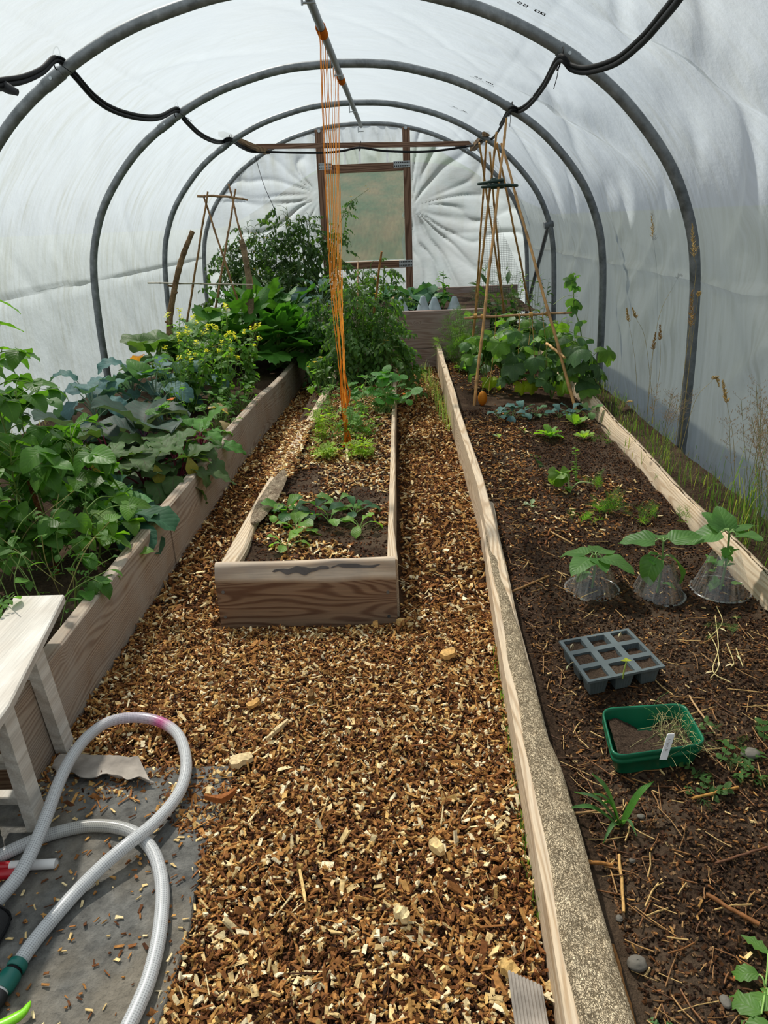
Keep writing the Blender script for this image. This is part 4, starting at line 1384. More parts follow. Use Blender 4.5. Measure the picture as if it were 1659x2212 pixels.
sg('black', [(.013, .017), (.022, .017)], 'seal_ring')
sg('teal', [(.021, .020), (.026, .0225), (.05, .0225), (.06, .020)], 'release_sleeve')
sg('white', [(.059, .0165), (.066, .0165)], 'white_ring')
sg('blackrub', [(.065, .019), (.075, .021), (.16, .020), (.2, .018)], 'grip')
sd = nrm(np.cross(D, [0, 0, 1]))
for k in range(5):
    for a in (.35, 1.1):
        m1 = MB()
        P = A + D * (.085 + .02 * k) + (sd * math.cos(a) + np.array([0, 0, 1]) * math.sin(a)) * .0205
        n_ = nrm(sd * math.cos(a) + np.array([0, 0, 1]) * math.sin(a))
        tube(m1, [P - n_ * .002, P + n_ * .0012], .0045, 8)
        m1.build('grip_dimple', M['black'], FT)
# pipes
for lab, a, b, r, segs in (('white tube with a red end lying on the slate sheet', gr(120, 1860, .03), gr(-60, 1870, .03), .0125, True), ('plain red tube in front of the white tube', gr(52, 1880, .03), gr(-60, 1888, .03), .0125, False)):
    root = thing('tube', a, lab, 'tube', 'short tubes on the slate sheet')
    a[2] = b[2] = .021
    d = nrm(b - a)
    if segs:
        m1 = MB()
        tube(m1, [a, a + d * .115], [r, r], 16, cap=False)
        tube(m1, [a + d * .0005, a + d * .08], [r * .8, r * .8], 16)
        m1.build('white_sleeve', M['white'], root)
        m1 = MB()
        tube(m1, [a + d * .114, b], r * .99, 16)
        m1.build('red_sleeve', M['red'], root)
    else:
        m1 = MB()
        tube(m1, [a, a + d * .003, b], [r * .7, r, r], 16)
        m1.build('red_sleeve', M['red'], root)
# container
m1 = MB()
S = []
for z, k in ((.004, .90), (.02, 1), (.3, 1.04), (.36, 1.0), (.37, .9)):
    cx, cy, hx_, hy_ = -1.205, 1.345, .105 * k, .085 * k
    th = np.linspace(0, 2 * np.pi, 28, endpoint=False)
    S.append(np.stack([cx - .02 * z + hx_ * np.sign(np.cos(th)) * np.abs(np.cos(th)) ** .35, cy + hy_ * np.sign(np.sin(th)) * np.abs(np.sin(th)) ** .35, 0 * th + z], -1))
loft(m1, np.array(S))
root = thing('container', (-1.205, 1.345, 0), 'dark green plastic container beside the bench leg', 'container')
m1.build('body', M['darkgreen'], root)
m1 = MB()
tube(m1, [(-1.23, 1.345, .365), (-1.23, 1.345, .40)], .03, 16)
m1.build('screw_cap', M['darkgreen'], root)
# black mesh bag
t = NT('mesh_fabric')
uv = t.n('SeparateXYZ', {0: t.n('TexCoord').outputs['UV']})
f = t.math('MULTIPLY', t.math('SINE', t.math('MULTIPLY', uv.outputs[0], 260)), t.math('SINE', t.math('MULTIPLY', uv.outputs[1], 200)))
M['mesh'] = t.done(t.pbsdf(t.ramp(f, [(.2, (.05, .05, .052)), (.5, (.012, .012, .013))]), .7, t.bump(f, .5, .002), .3))
root = thing('mesh_bag', gr(5, 2050, 0), 'black mesh bag with a piped edge beside the hose', 'bag')
c = gr(-40, 2030, .0)
th, ph = np.meshgrid(np.linspace(0.02, np.pi / 2, 16), np.linspace(0, 2 * np.pi, 33), indexing='ij')
rr = np.sign(np.cos(ph)) * np.abs(np.cos(ph)) ** .7
X, Y, Z = c[0] + .058 * np.sin(th) ** .7 * rr, c[1] + .062 * np.sin(th) ** .7 * np.sign(np.sin(ph)) * np.abs(np.sin(ph)) ** .7, .012 + .075 * np.cos(th)
m1 = MB()
gridmesh(m1, X, Y, Z, uv=np.stack([ph, th], -1))
m1.build('mesh_body', M['mesh'], root)
m1 = MB()
tube(m1, np.stack([X[-1], Y[-1], Z[-1] + 0.01], -1), .0035, 8)
tube(m1, np.stack([X[:, 3], Y[:, 3], Z[:, 3]], -1), .003, 8)
m1.build('piping', M['black'], root)
# lime tool
root = thing('lime_tool', gr(30, 2200, 0), 'bright lime curved plastic handle lying in the lower corner', 'tool')
P = smooth_path([gr(66, 2163, .03), gr(52, 2185, .03), gr(28, 2202, .03), gr(-10, 2220, .03), gr(-60, 2240, .03)], 24)
m1 = MB()
tube(m1, P, np.interp(np.linspace(0, 1, 24), [0, .1, .4, 1], [.002, .006, .011, .013]), 12, flat=.75)
m1.build('handle', M['lime'], root)

# ------------------------------------------------------------------ trays and cloches on the right bed
def bil(q4, a, b):
    return (q4[0] * (1 - a) + q4[1] * a) * (1 - b) + (q4[3] * (1 - a) + q4[2] * a) * b


CT = [gr(1270, 1475, .15), gr(1437, 1440, .15), gr(1357, 1358, .15), gr(1207, 1385, .15)]
root = thing('cell_tray', (np.mean(CT, 0)[0], np.mean(CT, 0)[1], .085), 'grey nine-cell seed tray on the dark soil', 'seed tray')
CB = [c.copy() for c in CT]
m1 = MB()
RIM = .09
zt, zb = .152, .088
qd = np.array(CT)
uvec = [(0, .30), (.35, .65), (.70, 1.0)]
N3 = np.linspace(0, 1, 4)
g = .045
edges = []
for i in range(3):
    for j in range(3):
        a0, a1, b0, b1 = N3[i] + g, N3[i + 1] - g, N3[j] + g, N3[j + 1] - g
        inner = [bil(qd, *p) for p in ((a0, b0), (a1, b0), (a1, b1), (a0, b1))]
        outer = [bil(qd, *p) for p in ((N3[i], N3[j]), (N3[i + 1], N3[j]), (N3[i + 1], N3[j + 1]), (N3[i], N3[j + 1]))]
        for p in inner + outer: p[2] = zt
        m1.add(outer + inner, [[0, 1, 5, 4], [1, 2, 6, 5], [2, 3, 7, 6], [3, 0, 4, 7]])
        # pot walls, fluted
        c0 = np.mean(inner, 0)
        lp = []
        for k in range(4):
            for f_ in np.linspace(0, 1, 12, endpoint=False):
                lp.append(inner[k] * (1 - f_) + inner[(k + 1) % 4] * f_)
        lp = np.array(lp)
        fl = 1 + .035 * (np.arange(48) % 2)[:, None]
        S = []
        for z, k in ((zt - .001, 1.0), (zt - .02, .96), (zb, .78)):
            q_ = c0 + (lp - c0) * k * (fl if z < zt - .01 else 1)
            q_[:, 2] = z
            S.append(q_)
        loft(m1, np.array(S), cap=False)
        m1.add(np.vstack([S[-1], [S[-1].mean(0)]]), [[k, (k + 1) % 48, 48] for k in range(48)])
for a, b in ((0, 1), (1, 2), (2, 3), (3, 0)):
    p, r_ = qd[a].copy(), qd[b].copy()
    p[2] = r_[2] = zt
    m1.add([p, r_, r_ - (0, 0, .008), p - (0, 0, .008)], [[0, 1, 2, 3]])
m1.build('tray', M['grey'], root, False)
for i in range(3):
    for j in range(3):
        ab = np.stack(np.meshgrid(np.linspace(N3[i] + g + .004, N3[i + 1] - g - .004, 9), np.linspace(N3[j] + g + .004, N3[j + 1] - g - .004, 9), indexing='ij'), -1)
        G = np.array([[bil(qd, *p) for p in row] for row in ab])
        low = .020 if (i, j) in ((1, 2), (2, 1)) else .010
        G[..., 2] = zt - low + .006 * fbm(G[..., 0] * 70, G[..., 1] * 70, 2, 1)
        m2 = MB()
        gridmesh(m2, G[..., 0], G[..., 1], G[..., 2])
        m2.build('cell_soil', M['potsoil'], root)
GT = [gr(1325, 1635, .162), gr(1527, 1606, .162), gr(1478, 1520, .162), gr(1299, 1531, .162)]
gc = np.mean(GT, 0)
root = thing('seed_tray', (gc[0], gc[1], .085), 'square bright green seed tray with dry seedlings on the soil', 'seed tray')


def rsq(k, z, n=12, pw=.16):
    out_ = []
    for c in range(4):
        p, r_ = np.array(GT[c]), np.array(GT[(c + 1) % 4])
        pr_, nx_ = np.array(GT[c - 1]), r_
        e1, e2 = p + (pr_ - p) * pw, p + (nx_ - p) * pw
        for f_ in np.linspace(0, 1, n):
            out_.append((1 - f_) ** 2 * e1 + 2 * f_ * (1 - f_) * p + f_ ** 2 * e2)
    q_ = np.array(out_)
    q_ = gc + (q_ - gc) * k
    q_[:, 2] = z
    return q_


Z0 = .088
S = [rsq(.86, .095), rsq(.955, .155), rsq(.965, .1625), rsq(1.0, .165), rsq(1.01, .160), rsq(1.008, .150), rsq(.985, .148), rsq(.985, .142), rsq(1.0, .140), rsq(.997, .132), rsq(.965, .130), rsq(.88, Z0)]
m1 = MB()
loft(m1, np.array(S), cap=False)
b_ = rsq(.86, .096)
m1.add(np.vstack([b_, [b_.mean(0)]]), [[k, (k + 1) % len(b_), len(b_)] for k in range(len(b_))])
m1.build('tray', M['green'], root)
xs = np.linspace(.04, .96, 40)
G = np.array([[bil(np.array(GT), a, b) for b in xs] for a in xs])
aa, bb = np.meshgrid(xs, xs, indexing='ij')
sd_ = np.clip(np.minimum(np.minimum(aa, 1 - aa), np.minimum(bb, 1 - bb)) / .08, 0, 1)
G = gc + (G - gc) * .93
G[..., 2] = .118 + .012 * (1 - bb) + .018 * np.exp(-((aa - .06) / .18) ** 2) - .035 * np.exp(-((aa - .52) / .16) ** 2 - ((bb - .92) / .14) ** 2) + .006 * fbm(aa * 14, bb * 14, 3, 2)
m1 = MB()
gridmesh(m1, G[..., 0], G[..., 1], G[..., 2])
m1.build('compost', M['potsoil'], root)
P = at(1440, 1628, 1.545)
m1 = MB()
A_, B_ = gr(1437, 1626, .158), at(1450, 1585, gr(1437, 1626, .158)[1] + .022)
sx = np.array([.0095, 0, 0])
S = [[p + sx * a + np.array([0, .0012, 0]) * b for a, b in ((-1, -1), (1, -1), (1, 1), (-1, 1))] for p in (A_ - (B_ - A_) * .35, B_ - (B_ - A_) * .05, B_)]
S[2] = [S[2][i] * .85 + np.mean(S[2], 0) * .15 for i in range(4)]
loft(m1, np.array(S))
lbl = thing('plant_label', A_, 'small white plant label with smudged pencil writing in the green tray', 'plant label')
m1.build('tag', M['white'], lbl, False)
m1 = MB()
for k in range(9):
    f0 = .12 + k * .075
    c_ = A_ + (B_ - A_) * f0 + np.array([-.001 + .002 * math.sin(k * 2.4), -.0016, 0])
    hw = .0022 + .0012 * math.sin(k * 1.7)
    m1.add([c_ - (hw, 0, .0009), c_ + (hw, 0, -.0004), c_ + (hw * .7, 0, .0013), c_ + (-hw, 0, .0009)], [[0, 1, 2, 3]])
m1.build('pencil_writing', M['card'], lbl, False)
mb = MB()
for i in range(110):
    a, b = np.clip(rng.normal(.78, .16), .1, .93), np.clip(rng.normal(.42, .26), .05, .93)
    P = bil(np.array(GT), a, b)
    P[2] = .122
    h = U(.02, .06)
    ln = rng.normal(0, .02, 2)
    tip = P + np.array([ln[0], ln[1], h])
    tube(mb, smooth_path([P, P * .5 + tip * .5 + (0, 0, h * .2), tip, tip + np.array([ln[0], ln[1], -h * U(0, .6)])], 7), .0005, 3, hx('#c9bd84') if i % 4 else hx('#4d7a3a'))
tag(mb.build('dry_seedlings', M['straw'], origin=(gc[0], gc[1], .12)), 'wispy straw-coloured onion seedlings in the green tray', 'seedlings', kind='stuff')


def cloche(cx, cy, rb, rt, h, lab, tilt=(0, 0)):
    z0 = float(soil_r(np.array(cx), np.array(cy))) - .002
    root = thing('plant_cloche', (cx, cy, z0), lab, 'cloche', 'clear cone cloches in a row')
    th = np.linspace(0, 2 * np.pi, 97)
    S = []
    for f_ in np.linspace(0, 1, 8):
        r_ = (rb * (1 - f_) + rt * f_) * (1 + .012 * (np.arange(97) % 2))
        S.append(np.stack([cx + tilt[0] * f_ + r_ * np.cos(th), cy + tilt[1] * f_ + r_ * np.sin(th), 0 * th + z0 + h * f_], -1))
    S = np.array(S)
    m1 = MB()
    gridmesh(m1, S[..., 0], S[..., 1], S[..., 2], uv=np.stack(np.broadcast_arrays(th[None] / 6.283, np.linspace(0, 1, 8)[:, None]), -1))
    m1.build('cone', M['cone'], root)
    m1 = MB()
    S = [[(cx + r_ * math.cos(t_), cy + r_ * math.sin(t_), z0 + z_) for r_, z_ in ((rb, .003), (rb + .009, .001), (rb + .009, .003), (rb, .005))] for t_ in th]
    loft(m1, np.array(S), cap=False)
    m1.build('flange', M['cone'], root)
    return root


cloche(.742, 2.53, .100, .046, .150, 'first clear ribbed cone from the plank, around a low squash seedling')
cloche(.993, 2.50, .100, .044, .150, 'middle clear ribbed cone, around the taller squash seedling')
cloche(1.25, 2.52, .108, .050, .165, 'third clear ribbed cone, by the back board and full of leaves')
# upturned grey-blue cones on the back bed
for u, w_, lab in ((868, 24, 'blue-grey cone left of the row, half behind tomato leaves'), (914, 28, 'blue-grey cone standing clear on the back bed'), (940, 18, 'blue-grey cone tucked behind the clear-standing one'), (984, 18, 'blue-grey cone at the right end, below the young tall plant')):
    P = at(u, 668, 7.85)
    m1 = MB()
    h = .17 if w_ > 20 else .14
    d = 0 if w_ > 20 else .15
    th = np.linspace(0, 2 * np.pi, 25)[:-1]
    S = [np.stack([P[0] + r_ * np.cos(th), 7.86 + d + r_ * np.sin(th), 0 * th + .55 + z_], -1) for z_, r_ in ((0, .078), (.01, .076), (h * .9, .028), (h * .97, .024), (h, .014))]
    loft(m1, np.array(S))
    tag(m1.build('slug_cone', M['wax']), lab, 'cone', 'blue-grey cones on the back bed')

# ------------------------------------------------------------------ canes
def cane(A, B, r, lab, cat='cane', group=None, name='bamboo_cane', c='#b58a50', nodes=7, bend=0.0, k=9, taper=.75):
    A, B = np.asarray(A, float), np.asarray(B, float)
    n = 60
    f_ = np.linspace(0, 1, n)
    P = A + (B - A) * f_[:, None]
    sd = nrm(np.cross(B - A, [0, 1, 0.01]))
    P = P + sd * (bend * np.sin(np.pi * f_) + .15 * r * np.sin(f_ * 20 + A[0] * 9))[:, None]
    rr = r * (1 - (1 - taper) * f_)
    col = np.tile(hx(c), (n, 1)) * (1 + .12 * np.sin(f_ * 37 + A[1]))[:, None]
    for q_ in (np.arange(nodes) + .6) / nodes:
        i = int(q_ * (n - 1))
        rr[i] *= 1.25
        col[i] *= .6
    m1 = MB()
    tube(m1, P, rr, k, col)
    o = m1.build(name, M['cane'], origin=A)
    return tag(o, lab, cat, group)


WG = 'bamboo canes of the wigwam'
for a, b, Yb, lab, r in (
        ((1024, 878, .09), (1094, 255), 6.35, 'stout front bamboo cane, foot nearest the plank and top highest', .0125),
        ((1013, 800, .10), (1073, 285), 6.3, 'bamboo cane with its foot by the plank behind the stout front cane', .0115),
        ((1022, 752, .12), (1051, 305), 6.15, 'thin upright bamboo cane on the window side of the wigwam', .010),
        ((1101, 752, .12), (1035, 309), 6.1, 'bamboo cane crossing from the block side down into the dark leaves', .010),
        ((1094, 748, .12), (1058, 328), 6.1, 'shortest-topped bamboo cane in the middle of the wigwam', .010),
        ((1245, 890, .10), (1083, 310), 6.4, 'outermost bamboo cane slanting down towards the wall', .0125),
        ((1160, 745, .12), (1073, 308), 6.4, 'bamboo cane between the middle and the outermost slanting cane', .011)):
    cane(gr(*a), at(*b, Yb), r, lab, group=WG, c='#b98c54')
cane(at(1003, 687, 5.85), at(1235, 675, 5.85), .0105, 'level bamboo cane lashed across the wigwam with twine', group=WG, c='#a98258')
cane(at(1181, 742, 5.7), at(1220, 772, 5.4), .012, 'short pale broken cane among the cucumber leaves', c='#d2a468', nodes=2, group=WG)
# cane holder: three green plastic arms
P = at(1074, 396, 6.22)
root = thing('cane_holder', P, 'dark green plastic ring holder gathering the wigwam canes', 'cane holder')
for (du, dv, l, a) in ((-14, -3, .10, .25), (8, 4, .13, -.15), (-8, 6, .09, .1)):
    c = at(1074 + du, 396 + dv, 6.22)
    m1 = MB()
    th = np.linspace(0, 2 * np.pi, 33)
    tube(m1, np.stack([c[0] + l * np.cos(th) * math.cos(a), c[1] + .075 * np.sin(th), c[2] + l * np.cos(th) * math.sin(a) * .4], -1), .011, 8)
    m1.build('holder_ring', M['darkgreen'], root)
m1 = MB()
tube(m1, [P + (-.05, 0, 0), P + (.05, 0, .0)], [.04, .04], 12)
m1.build('hub', M['darkgreen'], root)
# twine ties hanging from the level cane
for i, (u0, v0, u1, v1, Ye, lab) in enumerate(((1071, 684, 1055, 850, 5.75, 'long twine from the level cane, near its plank end'), (1122, 683, 1113, 830, 5.75, 'twine ending among leaves at the middle of the level cane'), (1148, 681, 1155, 850, 5.75, 'longest twine right of the middle, reaching the soil'), (1171, 680, 1182, 800, 5.75, 'twine near the wall end of the level cane'), (1143, 682, 1142, 745, 5.8, 'short loose twine end'), (1120, 683, 1119, 715, 5.83, 'shortest dangling twine loop'))):
    A, B = at(u0, v0, 5.84), at(u1, v1, Ye)
    m1 = MB()
    P = smooth_path([A + (0, 0, .012), A + (0, -.013, 0), A * .5 + B * .5 + (.01, 0, 0), B], 20)
    tube(m1, P, .0028, 5)
    tag(m1.build('garden_twine', M['twine']), lab, 'twine', 'twines hanging from the level cane')
for (u, v, lab) in ((1042, 684, 'twine lashing at the stout front cane'), (1027, 683, 'twine lashing at the plank end of the level cane'), (1147, 680, 'twine lashing at the middle of the level cane'), (1183, 678, 'twine lashing at the outermost slanting cane')):
    c = at(u, v, 5.84)
    a = np.linspace(0, 5 * 2 * np.pi, 60)
    m1 = MB()
    tube(m1, np.stack([c[0] + a * .0008 - .012, c[1] + .017 * np.cos(a), c[2] + .017 * np.sin(a)], -1), .003, 5)
    tag(m1.build('twine_lashing', M['twine']), lab, 'twine', 'lashings of the level cane')
# A-frame on the left bed
AG = 'canes of the back-left frame'
ZA = .22
for a, b, Yb, lab, bd in (((405, 690), (449, 414), 7.2, 'front cane of the first crossed pair, leaning from the wall side', 0), ((535, 715), (440, 425), 7.25, 'long cane of the first crossed pair slanting across the frame', .0),
                          ((470, 640), (509, 408), 7.5, 'cane of the second crossed pair leaning from the wall side', 0), ((548, 625), (494, 397), 7.45, 'back cane of the second crossed pair ending behind the bark-covered stick', 0)):
    A = at(*a, 7.35)
    B = at(*b, Yb)
    cane(A - (B - A) * .12, B, .0115, lab, group=AG, c='#8f6a44')
cane(at(426, 424, 7.2), at(535, 432, 7.35), .012, 'short level stick tied across the tops of the crossed canes', group=AG, c='#8a6a48', nodes=4, bend=.015)
cane(at(319, 611, 6.6), at(546, 615, 6.6), .007, 'thin level cane tied low across the two thick sticks', group=AG, c='#8d8672', nodes=5)


def branch(pts, r, lab, c='#a88a68'):
    P = smooth_path(pts, 50)
    n = 50
    col = hx(c) * (1 + .5 * fbm(np.arange(n) * .8, 0 * np.arange(n), 2, 1))[:, None]
    rr = np.interp(np.linspace(0, 1, n), [0, 1], [r, r * .7]) * (1 + .10 * vn(np.arange(n) * .6, 0 * np.arange(n), 2))
    m1 = MB()
    tube(m1, P, rr, 10, col)
    for k in range(5):
        i = int(U(8, 44))
        d = np.array([U(-1, 1), U(-1, -.2), U(.2, .8)]) * r * 1.8
        tube(m1, [P[i], P[i] + d], [r * .5, r * .25], 6, hx(c))
    return tag(m1.build('branch_stick', M['bark'], origin=P[0]), lab, 'stick', 'thick branch sticks in the left bed')


branch([at(366, 712, 6.55) - (0, 0, .25), at(366, 708, 6.55), at(374, 640, 6.58), at(391, 565, 6.6), at(416, 499, 6.62)], .031, 'thick leaning branch stick nearest the left wall')
branch([at(545, 705, 6.75) - (0, 0, .3), at(544, 695, 6.75), at(538, 610, 6.75), at(528, 545, 6.75), at(521, 517, 6.75)], .034, 'thick bark-covered stick standing among the courgette leaves', '#b39a7c')
branch([at(120, 1250, 2.6) - (0, 0, .1), at(115, 1190, 2.6), at(80, 1090, 2.65), at(62, 1040, 2.7)], .012, 'brown cane stub leaning inside the runner beans', '#8b5a36')
cane(gr(752, 998, .222), at(748, 958, 4.25), .010, 'pale cut cane pegged in the middle bed under the orange strings', c='#d8c79a', nodes=2, name='cane_peg')
cane(gr(772, 830, .22), at(773, 566, 6.9), .010, 'upright bamboo stake at the back of the middle bed tomatoes', group='stakes among the tomatoes', c='#9a7148')
cane(gr(793, 800, .22), at(824, 543, 6.1), .0115, 'leaning brown bamboo stake in front of the window', group='stakes among the tomatoes', c='#a0703f')
# orange strings
root = thing('string_bundle', gr(750, 975, .22), 'bundle of orange strings stretched from the ridge pole down to the middle bed', 'string')
tops = [(688, 28, 5.05), (690, 32, 5.1), (694, 48, 5.3), (700, 60, 5.5), (704, 75, 5.7), (711, 90, 6.0), (718, 110, 6.3), (722, 120, 6.5), (727, 128, 6.7), (729, 132, 6.75)]
ends = [(746, 905, 4.3), (742, 880, 4.3), (750, 930, 4.25), (741, 850, 4.35), (748, 960, 4.2), (752, 940, 4.22), (744, 890, 4.3), (753, 950, 4.2), (747, 870, 4.3), (750, 960, 4.2)]
for i, ((u, v, Yt), (u1, v1, Y1)) in enumerate(zip(tops, ends)):
    T = np.array([-.42 + U(-.02, .02), Yt, 2.56])
    T[0] = at(u, v, Yt)[0]
    B = at(u1, v1, Y1)
    mid = at(np.interp(i, [0, 9], [713, 739]), 600, Yt * .42 + Y1 * .58)
    m1 = MB()
    P = smooth_path([T + (0, 0, .03), T, T * .5 + mid * .5 + (U(-.006, .006), 0, 0), mid, mid * .45 + B * .55 + (U(-.01, .01), 0, 0), B], 60)
    P[:, 0] += .0015 * np.sin(np.arange(60) * 1.9 + i)
    tube(m1, P, .0026, 6, np.linspace(0, 1, 60)[:, None] * hx('#ffae3c')[None] + np.linspace(1, 0, 60)[:, None] * hx('#e09040')[None])
    m1.build('strand', M['orange'], root)
for pts in ([(741, 850), (745, 880), (752, 870), (748, 845)], [(748, 905), (744, 950), (738, 978), (745, 960), (750, 920)], [(750, 925), (757, 950), (750, 985), (742, 1003)], [(744, 800), (750, 830), (756, 850), (751, 872), (747, 840)], [(738, 780), (736, 840), (741, 900), (745, 935)]):
    m1 = MB()
    tube(m1, smooth_path([at(u, v, 4.22 + (900 - v) * .0006) for u, v in pts], 24), .0042, 6, hx('#e88420'))
    m1.build('loose_loop', M['orange'], root)
m1 = MB()
m1.n
c = at(751, 955, 4.22)
a = np.linspace(0, 6 * 2 * np.pi, 70)
tube(m1, np.stack([c[0] + .014 * np.cos(a), c[1] + .014 * np.sin(a), c[2] + a * .0015 - .02], -1), .004, 5, hx('#d9701a'))
m1.build('knot', M['orange'], root)
# black net hanging by the wigwam
t = NT('fruit_net')
uv = t.n('SeparateXYZ', {0: t.n('TexCoord').outputs['UV']})
f = t.math('MAXIMUM', t.math('SINE', t.math('MULTIPLY', uv.outputs[0], 300)), t.math('SINE', t.math('MULTIPLY', uv.outputs[1], 300)))
M['netting'] = t.done(t.mixs(t.ramp(f, [(.86, 0), (.93, .8)]), t.n('BsdfTransparent').outputs[0], t.pbsdf((.03, .03, .03), .7)))
A = [at(1042, 445, 9.3), at(1062, 445, 9.3), at(1148, 640, 9.3), at(1030, 640, 9.3)]
xs = np.linspace(0, 1, 20)
G = np.array([[bil(np.array(A), a, b) for b in xs] for a in xs])
G[..., 1] += .05 * np.sin(xs * 14)[:, None] * xs[None]
m1 = MB()
gridmesh(m1, G[..., 0], G[..., 1], G[..., 2], uv=G[..., [0, 2]])
tag(m1.build('crop_net', M['netting']), 'fine black net draped behind the cane wigwam', 'net')
# ------------------------------------------------------------------ plant kit
def blade(nv=8, mu=5, ratio=.5, shape='ovate', droop=.5, fold=.15, wave=.0, wf=3.0, ph=0.0, serr=0.0):
    """one leaf blade of unit length along +Y, normal +Z; returns verts, quads, uv"""
    t = np.linspace(0, 1, nv)
    w_ = {'ovate': np.sin(np.pi * t ** .75) ** .8, 'heart': np.sin(np.pi * np.clip(t * .93 + .07, 0, 1) ** .55) ** .75,
          'lance': np.sin(np.pi * t ** .9), 'oblong': np.sin(np.pi * np.clip(.12 + .86 * t, 0, 1) ** 1.3) ** .55,
          'strap': np.minimum(1, 6 * (1 - t)) * .5 + .5 * np.sin(np.pi * np.clip(t + .1, 0, 1)), 'spoon': np.sin(np.pi * t ** 1.5) ** .8 + .10 * (1 - t)}[shape]
    w_ = w_ * ratio / 2
    w_[-1] = w_[-1] * .2 + .004
    if serr:
        w_ = w_ * (1 + serr * (np.arange(nv) % 2))
    s = np.linspace(-1, 1, mu)
    th = -droop * np.linspace(0, 1, nv) * 1.6
    dy, dz = np.cos(th) / (nv - 1), np.sin(th) / (nv - 1)
    y, z = np.concatenate([[0], np.cumsum(dy[:-1])]), np.concatenate([[0], np.cumsum(dz[:-1])])
    S_, T_ = np.meshgrid(s, t, indexing='ij')
    X = S_ * w_[None]
    bz = fold * np.abs(S_) * w_[None] + wave * np.sin(wf * 2 * np.pi * T_ + ph + 1.7 * np.sign(S_)) * S_ ** 2 * ratio
    Y = y[None] - np.sin(th)[None] * bz + 0 * S_
    Z = z[None] + np.cos(th)[None] * bz
    V = np.stack([X, Y, Z], -1).reshape(-1, 3)
    i, j = np.meshgrid(np.arange(mu - 1), np.arange(nv - 1), indexing='ij')
    f = np.stack([i * nv + j, (i + 1) * nv + j, (i + 1) * nv + j + 1, i * nv + j + 1], -1).reshape(-1, 4)
    return V, f, np.stack([S_, T_], -1).reshape(-1, 2)


def polar(lobes=5, depth=.25, serr=.0, droop=.3, cup=.1, wave=.08, sinus=.35, nr=4, nt_=31, ph=0.0, peltate=False):
    a0 = np.pi if peltate else np.pi - sinus
    th = np.linspace(-a0, a0, nt_)
    r = np.linspace(0 if not peltate else .0, 1, nr)
    lw = 2 * a0 / lobes
    u_ = ((th + a0) / lw) % 1.0 - .5
    R = (1 - depth * (2 * np.abs(u_)) ** 1.6) * (1 + serr * (np.arange(nt_) % 2))
    if not peltate:
        R = R * (.72 + .28 * np.cos(th * .5) ** 1.2)
    T_, Rr = np.meshgrid(th, r, indexing='ij')
    rr = Rr * R[:, None]
    X, Y = rr * np.sin(T_), rr * np.cos(T_)
    Z = cup * rr ** 2 - droop * rr ** 2 * (.5 + .5 * np.abs(np.cos(T_))) + wave * np.sin(lobes * T_ * 1.0 + ph) * Rr ** 2 + .05 * wave * np.sin(9 * T_)
    V = np.stack([X, Y, Z], -1).reshape(-1, 3)
    i, j = np.meshgrid(np.arange(nt_ - 1), np.arange(nr - 1), indexing='ij')
    f = np.stack([i * nr + j, (i + 1) * nr + j, (i + 1) * nr + j + 1, i * nr + j + 1], -1).reshape(-1, 4)[:, ::-1]
    return V, f, np.stack([np.repeat(u_ * 2, nr).reshape(nt_, nr), Rr], -1).reshape(-1, 2)


def fuse(parts):
    V, Fq, UV, n = [], [], [], 0
    for v, f, u in parts:
        V.append(v)
        Fq.append(f + n)
        UV.append(u)
        n += len(v)
    return np.vstack(V), np.vstack(Fq), np.vstack(UV)


def frame(yaw, pitch, roll=0.0):
    d = np.array([math.cos(yaw) * math.cos(pitch), math.sin(yaw) * math.cos(pitch), math.sin(pitch)])
    x = np.array([math.sin(yaw), -math.cos(yaw), 0])
    n = np.cross(x, d)
    c, s = math.cos(roll), math.sin(roll)
    return np.stack([x * c + n * s, d, n * c - x * s])


def put(mb, leaf, P, yaw, pitch, size, col, roll=0.0, jit=.12):
    V, f, uv = leaf
    mb.add((V * size) @ frame(yaw, pitch, roll) + P, f, np.clip(np.asarray(col) * .80 * U(1 - jit, 1 + jit) * (1 + U(-.05, .05, 3)), 0, 1), uv)


def xform(leaf, P, yaw, pitch, size, roll=0.0):
    V, f, uv = leaf
    return (V * size) @ frame(yaw, pitch, roll) + np.asarray(P), f, uv


hp = math.pi / 2
LV = {}
LV['bean'] = [blade(8, 7, .85, 'heart', d, .18, .03, 2, k) for k, d in enumerate((.2, .4, .6, .8))]
LV['rib'] = [blade(10, 7, .9, 'heart', .35, .12, .03, 2, 1)]
LV['cabbage'] = [blade(9, 7, r, 'oblong', d, .35, .05, 3, k) for k, (d, r) in enumerate(((.5, .85), (.7, .95), (.3, .8), (.9, .9)))]
LV['beet'] = [blade(15, 9, .62, 'ovate', d, .12, .065, 3.6, k * 2) for k, d in enumerate((.6, .9, 1.2, .4))]
LV['kale'] = [blade(15, 9, .66, 'oblong', d, .22, .055, 4.2, k * 2) for k, d in enumerate((.5, .9, 1.3))]
LV['chard'] = [blade(8, 5, .6, 'spoon', d, .2, .06, 2.5, k) for k, d in enumerate((.3, .6, .9))]
LV['lett'] = [blade(8, 5, .55, 'oblong', d, .3, .10, 3, k) for k, d in enumerate((.2, .5))]
LV['court'] = [polar(5, .42, .12, d, .15, .10, .5, 5, 41, k) for k, d in enumerate((.2, .4, .1))]
LV['squash'] = [polar(5, .14, .03, d, .1, .10, .45, 5, 31, k) for k, d in enumerate((.3, .5, .6))]
LV['cuke'] = [polar(5, .25, .05, d, .05, .10, .5, 4, 26, k) for k, d in enumerate((.5, .8, 1.0))]
LV['nast'] = [polar(9, .06, 0, d, .12, .05, 0, 4, 28, k, True) for k, d in enumerate((.1, .2, .3))]
LV['small'] = [blade(5, 3, .6, 'ovate', d, .2) for d in (.2, .6)]
